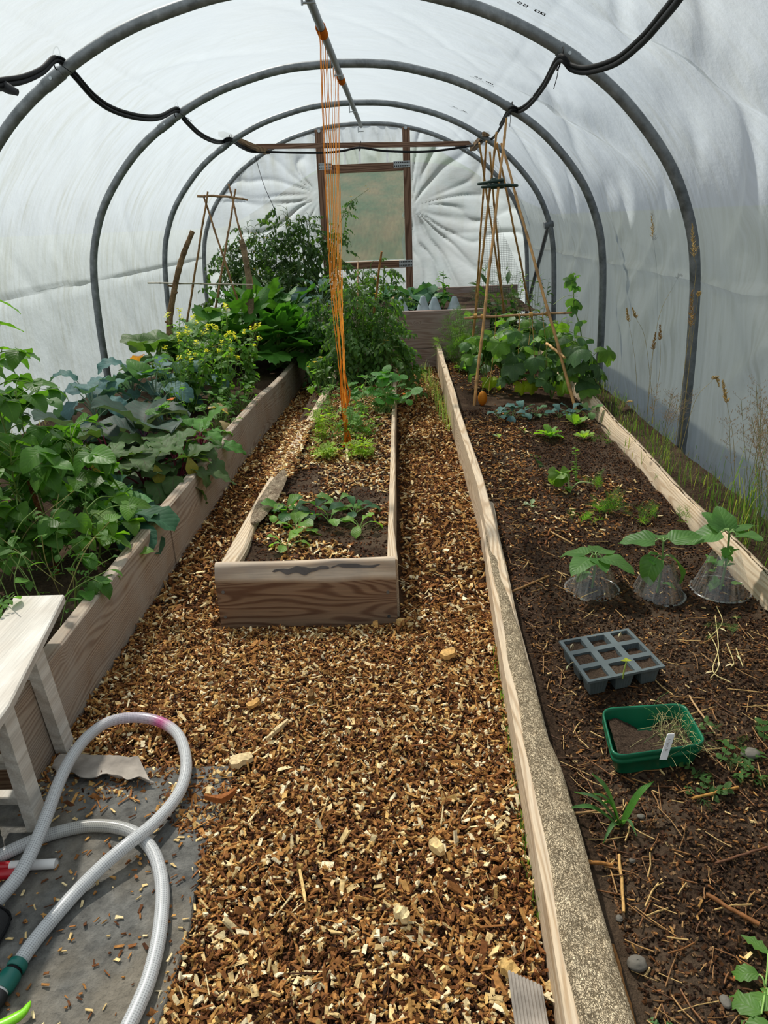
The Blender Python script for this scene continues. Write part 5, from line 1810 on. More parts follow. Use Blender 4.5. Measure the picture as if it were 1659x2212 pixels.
LV['lance'] = [blade(6, 3, .28, 'lance', d, .2) for d in (.3, .8)]
LV['lobed'] = [blade(9, 5, .45, 'ovate', d, .1, .08, 3, k, .35) for k, d in enumerate((.3, .7, 1.0))]


def tomato_leaf(seed):
    r = np.random.default_rng(seed)
    parts = []
    dr = r.uniform(.3, 1.0)
    for k in range(7):
        f_ = (.3, .3, .55, .55, .78, .78, 1.0)[k]
        sd = (1, -1, 1, -1, 1, -1, 0)[k]
        b = blade(6, 3, .45, 'ovate', r.uniform(.4, 1.1), .25, .05, 2, r.uniform(0, 6), .25)
        parts.append(xform(b, (0, f_ * math.cos(dr * f_ * .8), -f_ * math.sin(dr * f_ * .8)), hp - sd * r.uniform(.8, 1.2), -r.uniform(.1, .7), r.uniform(.28, .42), r.uniform(-.3, .3)))
    st = blade(5, 3, .03, 'strap', dr, 0)
    parts.append(st)
    return fuse(parts)


def pea_leaf(seed):
    r = np.random.default_rng(seed)
    parts = [blade(4, 3, .04, 'strap', .2, 0)]
    for k in range(6):
        b = blade(5, 3, .62, 'ovate', r.uniform(.1, .6), .25)
        parts.append(xform(b, (0, .15 + .3 * (k // 2), 0), hp + (1 if k % 2 else -1) * r.uniform(.7, 1.2), r.uniform(-.2, .4), r.uniform(.28, .42)))
    return fuse(parts)


def fern_leaf(seed):
    r = np.random.default_rng(seed)
    parts = [blade(7, 3, .02, 'strap', .4, 0)]
    for k in range(26):
        f_ = .2 + .8 * k / 26
        b = blade(3, 2, .06, 'strap', .2, 0)
        parts.append(xform(b, (0, f_ * .94, -f_ ** 2 * .25), hp + (1 if k % 2 else -1) * r.uniform(.4, 1.1), r.uniform(-.5, .7), .38 * (1.1 - f_) + .06))
    return fuse(parts)


LV['tom'] = [tomato_leaf(k) for k in range(5)]
LV['pea'] = [pea_leaf(k) for k in range(4)]
LV['fern'] = [fern_leaf(k) for k in range(4)]


def pick(k):
    return LV[k][rng.integers(len(LV[k]))]


class Plant:
    def __init__(s, name, label, base, cat='plant', group=None):
        s.base = np.asarray(base, float)
        s.root = thing(name, s.base, label, cat, group)
        s.parts = {}

    def mb(s, part, mat):
        # PART is a name, or (name, key) where a plant has several of them
        if part not in s.parts:
            s.parts[part] = (MB(), mat)
        return s.parts[part][0]

    def stem(s, P, r, c='#5f7d3c', n=12, part='stem', k=6):
        P = smooth_path(P, n)
        tube(s.mb(part, 'stem'), P, r if np.isscalar(r) else np.linspace(r[0], r[1], n), k, hx(c))
        return P

    def flower(s, P, size, c, petals=5, name='flower', mat='petal', yaw=None):
        m1 = MB()
        y0 = U(0, 6)
        for k in range(petals):
            put(m1, blade(4, 3, .75, 'spoon', .5, .2), P, y0 + k * 6.283 / petals, U(.2, .7), size, hx(c))
        o = m1.build(name, M[mat], s.root)
        return o

    def done(s):
        for nm, (m_, mat) in s.parts.items():
            if m_.n:
                m_.build(nm if isinstance(nm, str) else nm[0], M[mat], s.root)
        return s.root


def bean(base, h, nodes, lab, spread=.12, size=.085, col='#55822f', lean=(0, 0), grp='runner bean plants at the near end of the left bed', yb=None):
    p = Plant('runner_bean', lab, base, 'bean plant', grp)
    b = p.base
    P = p.stem([b, b + (lean[0] * .3 + U(-.03, .03), lean[1] * .3, h * .35), b + (lean[0] * .7 + U(-.04, .04), lean[1] * .7, h * .7), b + (lean[0], lean[1], h)], (.005, .0025), '#7d8f45', 40)
    m1 = p.mb('foliage', 'leaf')
    for i in range(nodes):
        f_ = .12 + .88 * (i + U(0, .8)) / nodes
        Q = P[int(min(f_, .99) * 39)]
        ya = U(0, 6.283) if yb is None else rng.normal(yb, 1.1)
        L = U(.5, 1.15) * spread
        e = Q + (math.cos(ya) * L, math.sin(ya) * L, U(.0, .08))
        p.stem([Q, Q * .5 + e * .5 + (0, 0, .025), e], (.003, .0018), '#6f8f42', 8)
        sz = size * U(.7, 1.25)
        for k, dy in enumerate((0, 1.5, -1.5)):
            lf = pick('bean')
            put(m1, lf, e, ya + dy + U(-.3, .3), U(-.75, .1), sz * (1.1 if k == 0 else .95), hx(col), U(-.5, .5), .2)
    return p


def rosette(name, lab, base, kind, n, size, col, mat, pitch=(.2, 1.2), stalk=.0, stalkc='#6f8f52', cat='plant', grp=None, rise=.02, part='foliage', jit=.15, sr=.004, yb=None):
    p = Plant(name, lab, base, cat, grp)
    m1 = p.mb(part, mat)
    for i in range(n):
        f_ = i / max(n - 1, 1)
        ya = (i * 2.4 + U(-.3, .3)) if yb is None else rng.normal(yb, .9)
        pi_ = pitch[0] + (pitch[1] - pitch[0]) * f_ + U(-.15, .15)
        Q = p.base + (0, 0, rise * f_)
        if stalk:
            L = stalk * U(.7, 1.2)
            e = Q + np.array([math.cos(ya) * math.cos(pi_) * L, math.sin(ya) * math.cos(pi_) * L, math.sin(pi_) * L])
            p.stem([Q, Q * .5 + e * .5 + (0, 0, L * .08), e], (sr, sr * .55), stalkc, 8, 'stalks')
            Q = e
            pi_ = pi_ - U(.2, .8)
        put(m1, pick(kind), Q, ya, pi_, size * U(.75, 1.15) * (1 - .35 * f_ * (stalk == 0)), hx(col), U(-.35, .35), jit)
    return p


def tomato(base, h, n, lab, grp, size=.19, col='#46682f', spread=.22, lean=(0, 0), flowers=3, stems=2, name='tomato_plant'):
    p = Plant(name, lab, base, 'tomato plant', grp)
    m1 = p.mb('foliage', 'thin')
    for s_ in range(stems):
        b = p.base + (U(-.06, .06), U(-.06, .06), 0)
        hh = h * U(.85, 1.0) if s_ else h
        lx, ly = lean[0] + U(-.12, .12), lean[1] + U(-.1, .1)
        P = p.stem([b, b + (lx * .2, ly * .3, hh * .35), b + (lx * .6, ly * .6, hh * .7), b + (lx, ly, hh)], (.007, .003), '#5c7338', 40)
        for i in range(n // stems):
            f_ = .08 + .92 * (i + U(0, 1)) / (n // stems)
            Q = P[int(min(f_, .99) * 39)]
            ya = U(0, 6.283)
            L = spread * U(.15, .7) * (1.1 - .5 * f_)
            e = Q + (math.cos(ya) * L, math.sin(ya) * L, U(-.03, .07))
            p.stem([Q, Q * .5 + e * .5 + (0, 0, .02), e], (.0028, .0018), '#5c7338', 6)
            put(m1, pick('tom'), e, ya + U(-.5, .5), U(-.6, .5), size * U(.6, 1.15) * (1.1 - .35 * f_), hx(col), U(-.6, .6), .25)
        if s_ < flowers:
            Q = P[38 - int(U(0, 12))]
            for k in range(3):
                p.flower(Q + (U(-.06, .06), U(-.06, .0), U(-.02, .05)), .014, '#f0c81e', 5)
    return p


# ------------------------------------------------------------------ left bed crops
bean((-1.66, 2.86, .2), .98, 34, 'tallest runner bean, its top leaves touching the left picture edge', .15, .105, lean=(-.06, .02)).done()
p = bean((-1.58, 2.70, .2), .90, 14, 'climbing bean shoot with big backlit leaves at the left picture edge', .10, .10, '#5f9030', lean=(-.10, .05))
for u, v, ya, pt in ((4, 650, .1, -.5), (6, 700, .3, -.3), (10, 755, -.2, .05), (-10, 720, 2.6, -.3), (-12, 790, -1.0, -.4)):
    e = at(u - 6, v, 2.72)
    p.stem([p.base + (-.09, .05, .6), e], (.002, .0015), '#6f8f42', 6)
    put(p.mb('foliage', 'leaf'), LV['bean'][0], e, ya, pt, .085, hx('#69982f'), .3)
p.done()
bean((-1.80, 3.25, .2), .62, 30, 'dark bushy runner bean against the film behind the tallest one', .15, .10, '#4a7430').done()
bean((-1.52, 2.62, .2), .55, 30, 'broad-leaved runner bean in the middle of the bean patch', .15, .10).done()
bean((-1.62, 2.35, .2), .50, 30, 'runner bean over the bench with tangled thin stems', .16, .075, '#5f8a3a').done()
bean((-1.47, 3.02, .2), .46, 26, 'runner bean with broad leaves next to the dark red-stalked beets', .15, .105, '#568531').done()
p = bean((-1.30, 2.66, .2), .26, 9, 'runner bean spilling over the board with one pale ribbed leaf', .14, .085, '#63902f', yb=.2)
m1 = MB()
P0 = np.array([-1.27, 2.72, .42])
put(m1, LV['rib'][0], P0, -.75, -.35, .125, hx('#86a862'), .35, .02)
o = m1.build('big_leaf', M['rib'], p.root)
tag(o, 'single large pale ribbed leaf')
for dy, pt in ((.2, -.7), (-.9, -.6), (1.0, -.5)):
    put(p.mb('foliage', 'leaf'), LV['bean'][1], P0 + (.01, -.05, -.06), dy, pt, .10, hx('#7fa834'), .2)
p.done()
p = bean((-1.24, 2.30, .2), .16, 5, 'low bean shoot trailing over the near corner of the board', .11, .06, '#4f7f30', yb=.3)
p.done()
# light tangle of thin stems between bean stalks
p = Plant('bindweed_tangle', 'pale green tangle of thin weed stems and small leaves behind the bench', (-1.45, 2.25, .2), 'weed')
for i in range(80):
    a = np.array([U(-1.85, -1.22), U(2.0, 2.75), U(.2, .3)])
    b = a + (U(-.25, .25), U(-.2, .2), U(.05, .35))
    P = p.stem([a, a * .5 + b * .5 + (U(-.05, .05), U(-.05, .05), U(0, .1)), b], .0016, '#7f9a52' if i % 3 else '#a39a5e', 10)
    for k in range(5):
        Q = P[rng.integers(2, 10)]
        put(p.mb('foliage', 'thin'), pick('pea' if k % 2 else 'small'), Q, U(0, 6.28), U(-.5, .4), U(.03, .065), hx('#5d8a3c'), U(-.4, .4), .25)
p.done()
for bx, by, n, sz, lab, c in ((-1.30, 3.02, 13, .20, 'pale green cabbage rosette leaning over the board edge', '#5f8f58'), (-1.42, 3.22, 10, .21, 'bluer cabbage behind the pale rosette beside the beans', '#48705a'), (-1.22, 2.88, 6, .18, 'cabbage with one flat leaf resting on the board', '#456f50')):
    p = rosette('cabbage', lab, (bx, by, .22), 'cabbage', n, sz, c, 'waxy', (.05, 1.3), cat='cabbage', grp='cabbages by the bean patch', rise=.06)
    if n == 13:
        m1 = p.mb('heart', 'waxy')
        for k in range(5):
            put(m1, blade(8, 7, .9, 'oblong', -.5, .3), p.base + (0, 0, .05), k * 1.26, 1.1, .11, hx('#79a862'))
    if n == 6:
        put(p.mb('foliage', 'waxy'), LV['cabbage'][0], np.array([-1.21, 2.95, .31]), -.25, -.05, .20, hx('#3f6a4c'), .05)
        put(p.mb('foliage', 'waxy'), LV['cabbage'][1], np.array([-1.22, 2.86, .29]), -1.0, -.1, .19, hx('#46705a'), .1)
    p.done()
for i, (bx, by, n, sz, lab) in enumerate(((-1.36, 3.50, 12, .24, 'red-stalked beet with a broad wavy leaf above the pale cabbage'), (-1.30, 3.88, 12, .23, 'red-stalked beet in the middle of the beet row'), (-1.60, 3.55, 12, .24, 'beet with a yellowed leaf towards the film side'),
                                           (-1.22, 3.62, 10, .21, 'beet with leaves hanging down over the board'), (-1.24, 4.15, 10, .19, 'fresh green-leaved beet at the far end of the beet row'), (-1.72, 3.95, 10, .24, 'beet half hidden behind the yellowed one'))):
    p = rosette('beet_plant', lab, (bx, by, .21), 'beet', n, sz, '#53703f' if i != 4 else '#578a3c', 'purple', (.45, 1.35), .15, '#7d2440', 'beet', 'red-stalked beets in the left bed', .02, sr=.0055)
    if i == 2:
        put(p.mb('yellow_leaf', 'leaf'), LV['beet'][0], p.base + (.02, -.05, .24), -1.2, -.7, .16, hx('#b7a24a'))
    if i in (0, 3):
        put(p.mb('yellow_leaf', 'leaf'), LV['chard'][1], p.base + (.08, -.04, .16), -1.0, -.8, .11, hx('#a8a03c'))
    p.done()
for bx, by, n, sz, lab in ((-1.62, 4.28, 9, .30, 'purple-veined cabbage with upright leaves beside the orange flower'), (-1.98, 4.15, 8, .30, 'purple-grey cabbage leaning towards the film')):
    rosette('purple_cabbage', lab, (bx, by, .22), 'cabbage', n, sz, '#4c6055', 'purple', (.3, 1.2), .10, '#5a3a52', 'cabbage', 'purple cabbages in the left bed', .05, sr=.006).done()
for bx, by, n, sz, lab in ((-2.12, 4.75, 13, .26, 'blue-green crinkled kale nearest the film'), (-2.02, 5.25, 13, .28, 'tall blue-green kale in front of the second hoop foot'), (-1.78, 5.05, 12, .27, 'blue-green kale with a dried brown leaf'), (-1.62, 5.45, 11, .25, 'blue-green kale behind the yellow flowering mustard')):
    p = rosette('kale', lab, (bx, by, .24), 'kale', n, sz, '#5d8280', 'waxy', (.3, 1.3), .17, '#8aa08a', 'kale', 'blue-green kale plants', .14, sr=.006)
    if 'dried' in lab:
        put(p.mb('dry_leaf', 'leaf'), LV['beet'][2], p.base + (-.05, .0, .42), 2.4, .2, .16, hx('#b07a3a'))
        put(p.mb('broad_leaf', 'leaf'), LV['bean'][0], p.base + (0.02, -.16, .32), -.3, .35, .22, hx('#4f8038'), .1)
        put(p.mb('broad_leaf', 'leaf'), LV['bean'][1], p.base + (.0, -.16, .30), 2.6, .9, .20, hx('#5a8c3a'), .1)
    p.done()
for bx, by, h, lab in ((-1.55, 5.15, .62, 'yellow-flowered mustard nearest the kale'), (-1.36, 5.28, .58, 'yellow-flowered mustard closest to the board'), (-1.26, 5.75, .62, 'yellow-flowered mustard under the courgette leaves'), (-1.48, 5.80, .72, 'tallest yellow-flowered mustard in the clump'), (-1.72, 5.70, .70, 'yellow-flowered mustard by the thick leaning stick'), (-1.42, 5.5, .60, 'yellow-flowered mustard in the middle of the clump')):
    p = Plant('mustard_plant', lab, (bx, by, .21), 'mustard plant', 'mustard flowering in the left bed')
    for s_ in range(8):
        e = p.base + (U(-.18, .18), U(-.16, .16), h * U(.6, 1.0))
        P = p.stem([p.base, p.base * .5 + e * .5 + (U(-.04, .04), 0, .05), e], (.0035, .0014), '#7d9a48', 20)
        for k in range(16):
            Q = P[rng.integers(2, 19)]
            f_ = (Q[2] - .2) / h
            put(p.mb('foliage', 'thin'), pick('lobed'), Q, U(0, 6.28), U(-.5, .7), U(.05, .11) * (1.2 - .7 * f_), hx('#66913f'), U(-.5, .5), .25)
        for k in range(7):
            Q = P[rng.integers(10, 20)]
            d = np.array([U(-1, 1), U(-1, 1), U(.4, 1.2)]) * .025
            p.stem([Q, Q + d * .5, Q + d], .0009, '#8aa552', 4, 'stem', 4)
        for k in range(14):
            put(p.mb(('flower_head', s_), 'petal'), blade(3, 3, .9, 'spoon', .3, .1), e + (U(-.012, .012), U(-.012, .012), U(-.025, .012)), U(0, 6.28), U(-.2, .9), U(.014, .024), hx('#fff03c') * 1.45)
    p.done()
p = Plant('nasturtium', 'small nasturtium with one orange flower among the purple cabbages', (-1.48, 4.35, .21), 'nasturtium')
for k in range(12):
    a, L = U(0, 6.28), U(.05, .16)
    e = p.base + (math.cos(a) * L, math.sin(a) * L, U(.12, .3))
    p.stem([p.base, p.base * .4 + e * .6 + (0, 0, .03), e], .0016, '#86a35a', 8)
    put(p.mb('foliage', 'leaf'), pick('nast'), e, U(0, 6.28), U(-.4, .6), U(.025, .042), hx('#5f9440'), U(-.4, .4))
p.flower(p.base + (.06, -.05, .30), .034, '#ef7d14')
p.done()
for bx, by, lab in ((-1.22, 4.55, 'low green weed with a dry tan leaf at the board edge'), (-1.30, 4.95, 'bushy low weed under the mustard'), (-1.18, 5.1, 'sparse weed beside the fallen orange petal'), (-1.52, 4.72, 'upright seeding weed stem between kale and beet')):
    p = Plant('weed', lab, (bx, by, .21), 'weed', 'weeds in the left bed')
    for k in range(30):
        e = p.base + (U(-.12, .12), U(-.12, .12), U(.04, .22 if 'upright' not in lab else .5))
        p.stem([p.base + (U(-.05, .05), U(-.05, .05), 0), p.base * .5 + e * .5, e], .0014, '#6f8f45', 5)
        put(p.mb('foliage', 'thin'), pick('lobed' if k % 2 else 'small'), e, U(0, 6.28), U(-.4, .7), U(.03, .08), hx('#5b8a3a'), U(-.5, .5), .25)
    if 'tan' in lab:
        put(p.mb('dry_leaf', 'leaf'), LV['chard'][2], p.base + (.02, -.02, .1), -.6, -.2, .12, hx('#c9b184'))
        put(p.mb('dry_leaf', 'leaf'), LV['cabbage'][1], p.base + (-.08, .12, .15), .2, .1, .14, hx('#c2aa78'))
    if 'petal' in lab:
        p.flower(p.base + (.03, -.06, .03), .03, '#e0561a')
    p.done()


def courgette(name, lab, base, n, size, stalk, col, kind, grp, flower=None, pitch=(.35, 1.35), yb=None):
    p = rosette(name, lab, base, kind, int(n * 1.5), size, col, 'broad', pitch, stalk, '#7f9a4e', name.replace('_', ' '), grp, .03, sr=.009, yb=yb)
    if flower:
        p.flower(p.base + flower, .05, '#f08a16')
    return p.done()


SG = 'squash plants by the left film'
courgette('squash_plant', 'dull-leaved squash tight against the left film', (-2.12, 6.3, .22), 10, .17, .34, '#5d7d40', 'squash', SG)
courgette('squash_plant', 'squash with round leaves around the thick leaning stick', (-1.88, 6.35, .22), 10, .17, .36, '#5f8540', 'squash', SG)
courgette('squash_plant', 'large round-leaved squash below the crossed canes', (-1.80, 6.95, .22), 11, .19, .48, '#5c8348', 'squash', SG)
CG = 'dark courgette plants in the left bed'
courgette('courgette_plant', 'dark courgette at the foot of the bark-covered stick', (-1.48, 6.75, .22), 13, .23, .46, '#4a7d30', 'court', CG)
courgette('courgette_plant', 'dark courgette with the orange flower beneath the strings', (-1.22, 7.35, .22), 14, .24, .52, '#437430', 'court', CG, (.16, -.25, .48))
courgette('courgette_plant', 'dark courgette leaning over the far end of the board', (-1.17, 6.78, .22), 12, .21, .40, '#4d8432', 'court', CG, yb=-.9)
courgette('courgette_plant', 'tall courgette in front of the tomato thicket', (-1.52, 7.55, .22), 14, .24, .60, '#4a7a32', 'court', CG)
courgette('courgette_plant', 'courgette tucked under the back bed corner', (-1.05, 7.15, .1), 11, .21, .46, '#3f6e2e', 'court', CG)
for bx, by, lab in ((-.85, 8.2, 'dark blue-green kale at the left end of the back bed'), (-1.15, 8.15, 'dark kale between courgettes and tomatoes'), (-1.45, 8.2, 'dark kale under the tomato thicket')):
    rosette('kale', lab, (bx, by, .53 if bx > -1 else .35), 'kale', 12, .26, '#4d6e68', 'waxy', (.3, 1.3), .16, '#7a907c', 'kale', 'dark kale at the back', .12, sr=.006).done()
TG = 'tomato plants of the back-left thicket'
for bx, by, h, n, lab, kw in ((-1.98, 8.75, 1.05, 90, 'tomato plant nearest the left film with thin climbing tops', {}), (-1.72, 8.95, 1.28, 98, 'tomato plant behind the second crossed pair of canes', {}), (-1.50, 9.1, 1.15, 98, 'tomato plant with upright bare tops right of the crossed canes', {}),
                              (-1.30, 9.25, 1.42, 106, 'tallest tomato plant left of the window frame', dict(flowers=2)), (-1.08, 9.15, 1.32, 106, 'tomato plant with yellow flowers hiding the left post', dict(flowers=2)), (-.86, 9.3, 1.15, 90, 'tomato plant standing before the lower left corner of the window', dict(flowers=1)),
                              (-1.25, 8.75, .85, 90, 'lower tomato plant in front of the thicket', {}), (-1.62, 8.6, .80, 90, 'lower tomato plant behind the dark kale', {})):
    tomato((bx, by, .25), h, n, lab, TG, .25, '#3f5c2e', .34, stems=4, **kw).done()
p = tomato((-.80, 9.35, .5), .95, 20, 'slender tomato with two sprays against the window pane', TG, .16, '#456a30', .16, (.12, 0), 2, 2)
for a, b, c in (((735, 480), (755, 440), (797, 408)), ((738, 530), (745, 490), (760, 430))):
    P = p.stem([at(*a, 9.4), at(*b, 9.42), at(*c, 9.44)], (.005, .002), '#5c7338', 20)
    for k in range(9):
        put(p.mb('foliage', 'thin'), pick('tom'), P[rng.integers(4, 19)], U(0, 6.28), U(-.7, .3), U(.06, .12), hx('#456a30'), U(-.5, .5), .2)
    for k in range(3):
        p.flower(P[-1] + (U(-.05, .05), -.01, U(-.03, .03)), .016, '#f0c81e')
p.done()

# ------------------------------------------------------------------ middle bed crops
TM = 'tomato plants of the middle bed'
for bx, by, h, n, lab, c in ((-.50, 5.95, .55, 78, 'tomato plant leaning over the left rail with yellow flowers', '#4d7034'), (-.30, 6.05, .80, 94, 'leafy tomato plant tied to the leaning stake', '#52763a'), (-.16, 6.2, .70, 86, 'tomato plant beside the right-hand chip path', '#547a3a'),
                             (-.40, 6.55, .95, 94, 'tallest middle bed tomato, behind the strings', '#4a6c34'), (-.18, 6.75, .92, 90, 'tomato plant in front of the back bed boards', '#50743a'), (-.60, 6.6, .65, 78, 'tomato plant between strings and courgettes', '#486a34'), (-.07, 6.0, .40, 58, 'low tomato sprawling over the right rail', '#557a38')):
    tomato((bx, by, .21), h, n, lab, TM, .19, c, .24, flowers=1, stems=3).done()
p = Plant('nasturtium', 'large nasturtium with round leaves spilling over the right rail', (-.13, 5.0, .21), 'nasturtium')
for k in range(70):
    a, L = U(0, 6.28), U(.03, .24)
    e = p.base + (math.cos(a) * L + .02, math.sin(a) * L * .8, U(.04, .30) * (1.15 - L * 1.6))
    p.stem([p.base + (U(-.05, .05), U(-.05, .05), 0), p.base * .4 + e * .6 + (0, 0, .02), e], .0017, '#8fae62', 8)
    put(p.mb('foliage', 'leaf'), pick('nast'), e, U(0, 6.28), U(-.3, .8), U(.026, .048), hx('#579440'), U(-.5, .5), .2)
p.flower(p.base + (.16, -.10, .15), .028, '#f07a1a')
p.done()
PG = 'pea plants around the orange strings'
for bx, by, h, lab in ((-.36, 4.25, .22, 'pea plant at the knot of the orange strings'), (-.50, 4.35, .20, 'pale-leaved pea plant left of the strings'), (-.24, 4.35, .18, 'pea plant right of the strings'), (-.32, 4.65, .32, 'taller pea plant behind the knot'), (-.50, 4.75, .34, 'pea plant by the left rail with white flowers'), (-.44, 3.98, .10, 'short pea shoot left of the pale cane'), (-.24, 3.98, .12, 'short pea shoot right of the pale cane')):
    p = Plant('pea_plant', lab, (bx, by, .21), 'pea plant', PG)
    for s_ in range(9):
        e = p.base + (U(-.09, .09), U(-.10, .10), h * U(.5, 1.1))
        P = p.stem([p.base + (U(-.04, .04), U(-.04, .04), 0), p.base * .5 + e * .5 + (U(-.03, .03), 0, 0), e], .0015, '#9a9a58' if s_ % 3 == 0 else '#7da052', 10)
        for k in range(5):
            put(p.mb('foliage', 'thin'), pick('pea'), P[rng.integers(2, 10)], U(0, 6.28), U(-.4, .5), U(.05, .085), hx('#74a04e' if 'pale' not in lab else '#9ab83e'), U(-.5, .5), .25)
    for k in range(12):
        a = p.base + (U(-.1, .1), U(-.1, .1), 0)
        p.stem([a, a + (U(-.03, .03), 0, h * .3), a + (U(-.06, .06), U(-.03, .03), h * .6)], .0009, '#c0a050', 6)
    if 'white' in lab:
        p.flower(p.base + (.03, -.05, .32), .018, '#f0f0e4')
    p.done()
p = Plant('marigold_weed', 'yellow-flowered weed drooping over the left rail of the middle bed', (-.60, 5.75, .22), 'weed')
for k in range(26):
    e = p.base + (U(-.16, .06), U(-.12, .12), U(.02, .26))
    p.stem([p.base, p.base * .5 + e * .5 + (0, 0, .06), e], .002, '#6f8f45', 6)
    put(p.mb('foliage', 'leaf'), pick('lobed'), e, U(0, 6.28), U(-.9, .2), U(.07, .12), hx('#568038'), U(-.5, .5), .2)
for d in ((-.08, -.08, .24), (-.03, -.1, .28), (-.13, -.05, .20)):
    p.flower(p.base + d, .022, '#efd22a', 6)
p.done()
SGD = 'chard seedlings near the front of the middle bed'
for (u, v), n, sz, c, lab in (((612, 1112), 6, .10, '#6a9a40', 'bright chard seedling at the back left of the group'), ((632, 1118), 6, .11, '#4a7a44', 'darker chard seedling beside the back left one'), ((640, 1150), 7, .10, '#78a848', 'pale bushy chard seedling at the front of the group'), ((617, 1185), 5, .07, '#8ab852', 'small pale chard seedling standing apart nearest the front board'),
                              ((680, 1118), 6, .085, '#4b6a48', 'chard seedling with crimson stalks'), ((712, 1128), 5, .075, '#7aa84a', 'light chard seedling in the middle of the group'), ((727, 1100), 5, .09, '#6f9e48', 'chard seedling with drooping leaves behind the middle'), ((765, 1110), 7, .09, '#4f7a50', 'bluish chard seedling near the right rail'), ((778, 1140), 6, .075, '#82b04c', 'yellowish chard seedling closest to the right rail'), ((590, 1125), 4, .07, '#7fae48', 'thin chard seedling nearest the left rail')):
    P = gr(u, v, .215)
    rosette('chard_seedling', lab, (P[0], P[1], .208), 'chard', n, sz, c, 'leaf', (.5, 1.3), .05, '#b0203c' if 'crimson' in lab else '#8fb060', 'seedling', SGD, .0, sr=.0026).done()
# ------------------------------------------------------------------ right bed crops
def zs(x, y):
    return float(soil_r(np.array(float(x)), np.array(float(y))))


CK = 'cucumber plants in front of the wigwam'
for bx, by, lab in ((.74, 6.05, 'cucumber nearest the plank, above the orange fruit'), (.98, 5.85, 'cucumber with limp leaves at the middle front'), (1.22, 5.70, 'cucumber with broad drooping leaves left of the wall hoop'), (1.43, 5.55, 'cucumber spreading into the grass by the wall'), (.90, 6.45, 'cucumber behind the long twine'), (1.18, 6.35, 'cucumber under the longest twine'), (1.40, 6.15, 'cucumber around the outermost slanting cane'), (1.05, 6.9, 'cucumber at the back of the patch')):
    p = Plant('cucumber_plant', lab, (bx, by, zs(min(bx, 1.35), by)), 'cucumber plant', CK)
    for s_ in range(3):
        e = p.base + (U(-.14, .14), U(-.12, .12), U(.32, .52))
        P = p.stem([p.base, p.base * .5 + e * .5 + (U(-.06, .06), U(-.05, .05), .06), e], (.006, .003), '#7a9450', 24)
        for k in range(7):
            Q = P[rng.integers(5, 24)]
            ya, L = U(0, 6.28), U(.05, .14)
            q_ = Q + (math.cos(ya) * L, math.sin(ya) * L, U(.0, .07))
            p.stem([Q, Q * .5 + q_ * .5 + (0, 0, .02), q_], .0024, '#86a058', 6)
            put(p.mb('foliage', 'leaf'), pick('cuke'), q_, ya + U(-.4, .4), U(-1.0, -.1), U(.065, .12), hx('#5a7d4c') if k % 4 else hx('#6e9a3a'), U(-.4, .4), .2)
        a = P[-1]
        p.stem([a, a + (U(-.1, .1), -.04, .07), a + (U(-.2, .2), -.06, .05)], .0011, '#a8be70', 10)
    if 'middle front' in lab or 'plank' in lab:
        for k in range(2):
            put(p.mb('yellow_leaf', 'leaf'), LV['cuke'][1], p.base + (.0 + .08 * k, -.12, .12), -1.2, -.9, .075, hx('#a8b82e'))
    p.done()
m1 = MB()
P = gr(1042, 862, .15)
th, ph = np.meshgrid(np.linspace(0, np.pi, 14), np.linspace(0, 2 * np.pi, 21), indexing='ij')
k = 1 + .06 * np.cos(ph * 5)
gridmesh(m1, P[0] + .036 * np.sin(th) * np.cos(ph) * k, P[1] + .036 * np.sin(th) * np.sin(ph) * k, P[2] + .005 + .058 * -np.cos(th), hx('#d08a2a'))
root = thing('yellow_cucumber', (P[0], P[1], .1), 'overripe orange ribbed fruit hanging beside the stout front cane', 'fruit')
m1.build('fruit', M['petal'], root)
m1 = MB()
tube(m1, smooth_path([P + (0, 0, .06), P + (.01, .01, .10), P + (.06, .05, .16)], 8), .003, 6, hx('#8a9a50'))
m1.build('stalk', M['stem'], root)
p = Plant('cucumber_vine', 'single cucumber vine climbing a string up the right wall', (1.50, 6.35, .12), 'cucumber plant')
P = p.stem([at(1262, 830, 6.3), at(1255, 720, 6.3), at(1240, 660, 6.3), at(1240, 610, 6.3), at(1233, 590, 6.3)], (.006, .003), '#86a055', 40)
for f_, sz in ((.99, .04), (.93, .05), (.8, .075), (.7, .05), (.58, .09), (.5, .06), (.35, .10), (.22, .10), (.1, .09)):
    Q = P[int(f_ * 39)]
    put(p.mb('foliage', 'leaf'), pick('cuke'), Q + (U(-.03, .03), -.03, .0), U(0, 6.28), U(-1.0, .0), sz, hx('#5f8a4a'), U(-.4, .4))
p.stem([at(1248, 640, 6.3), at(1222, 640, 6.2), at(1195, 658, 6.1)], .0022, '#b8c98a', 14)
p.done()
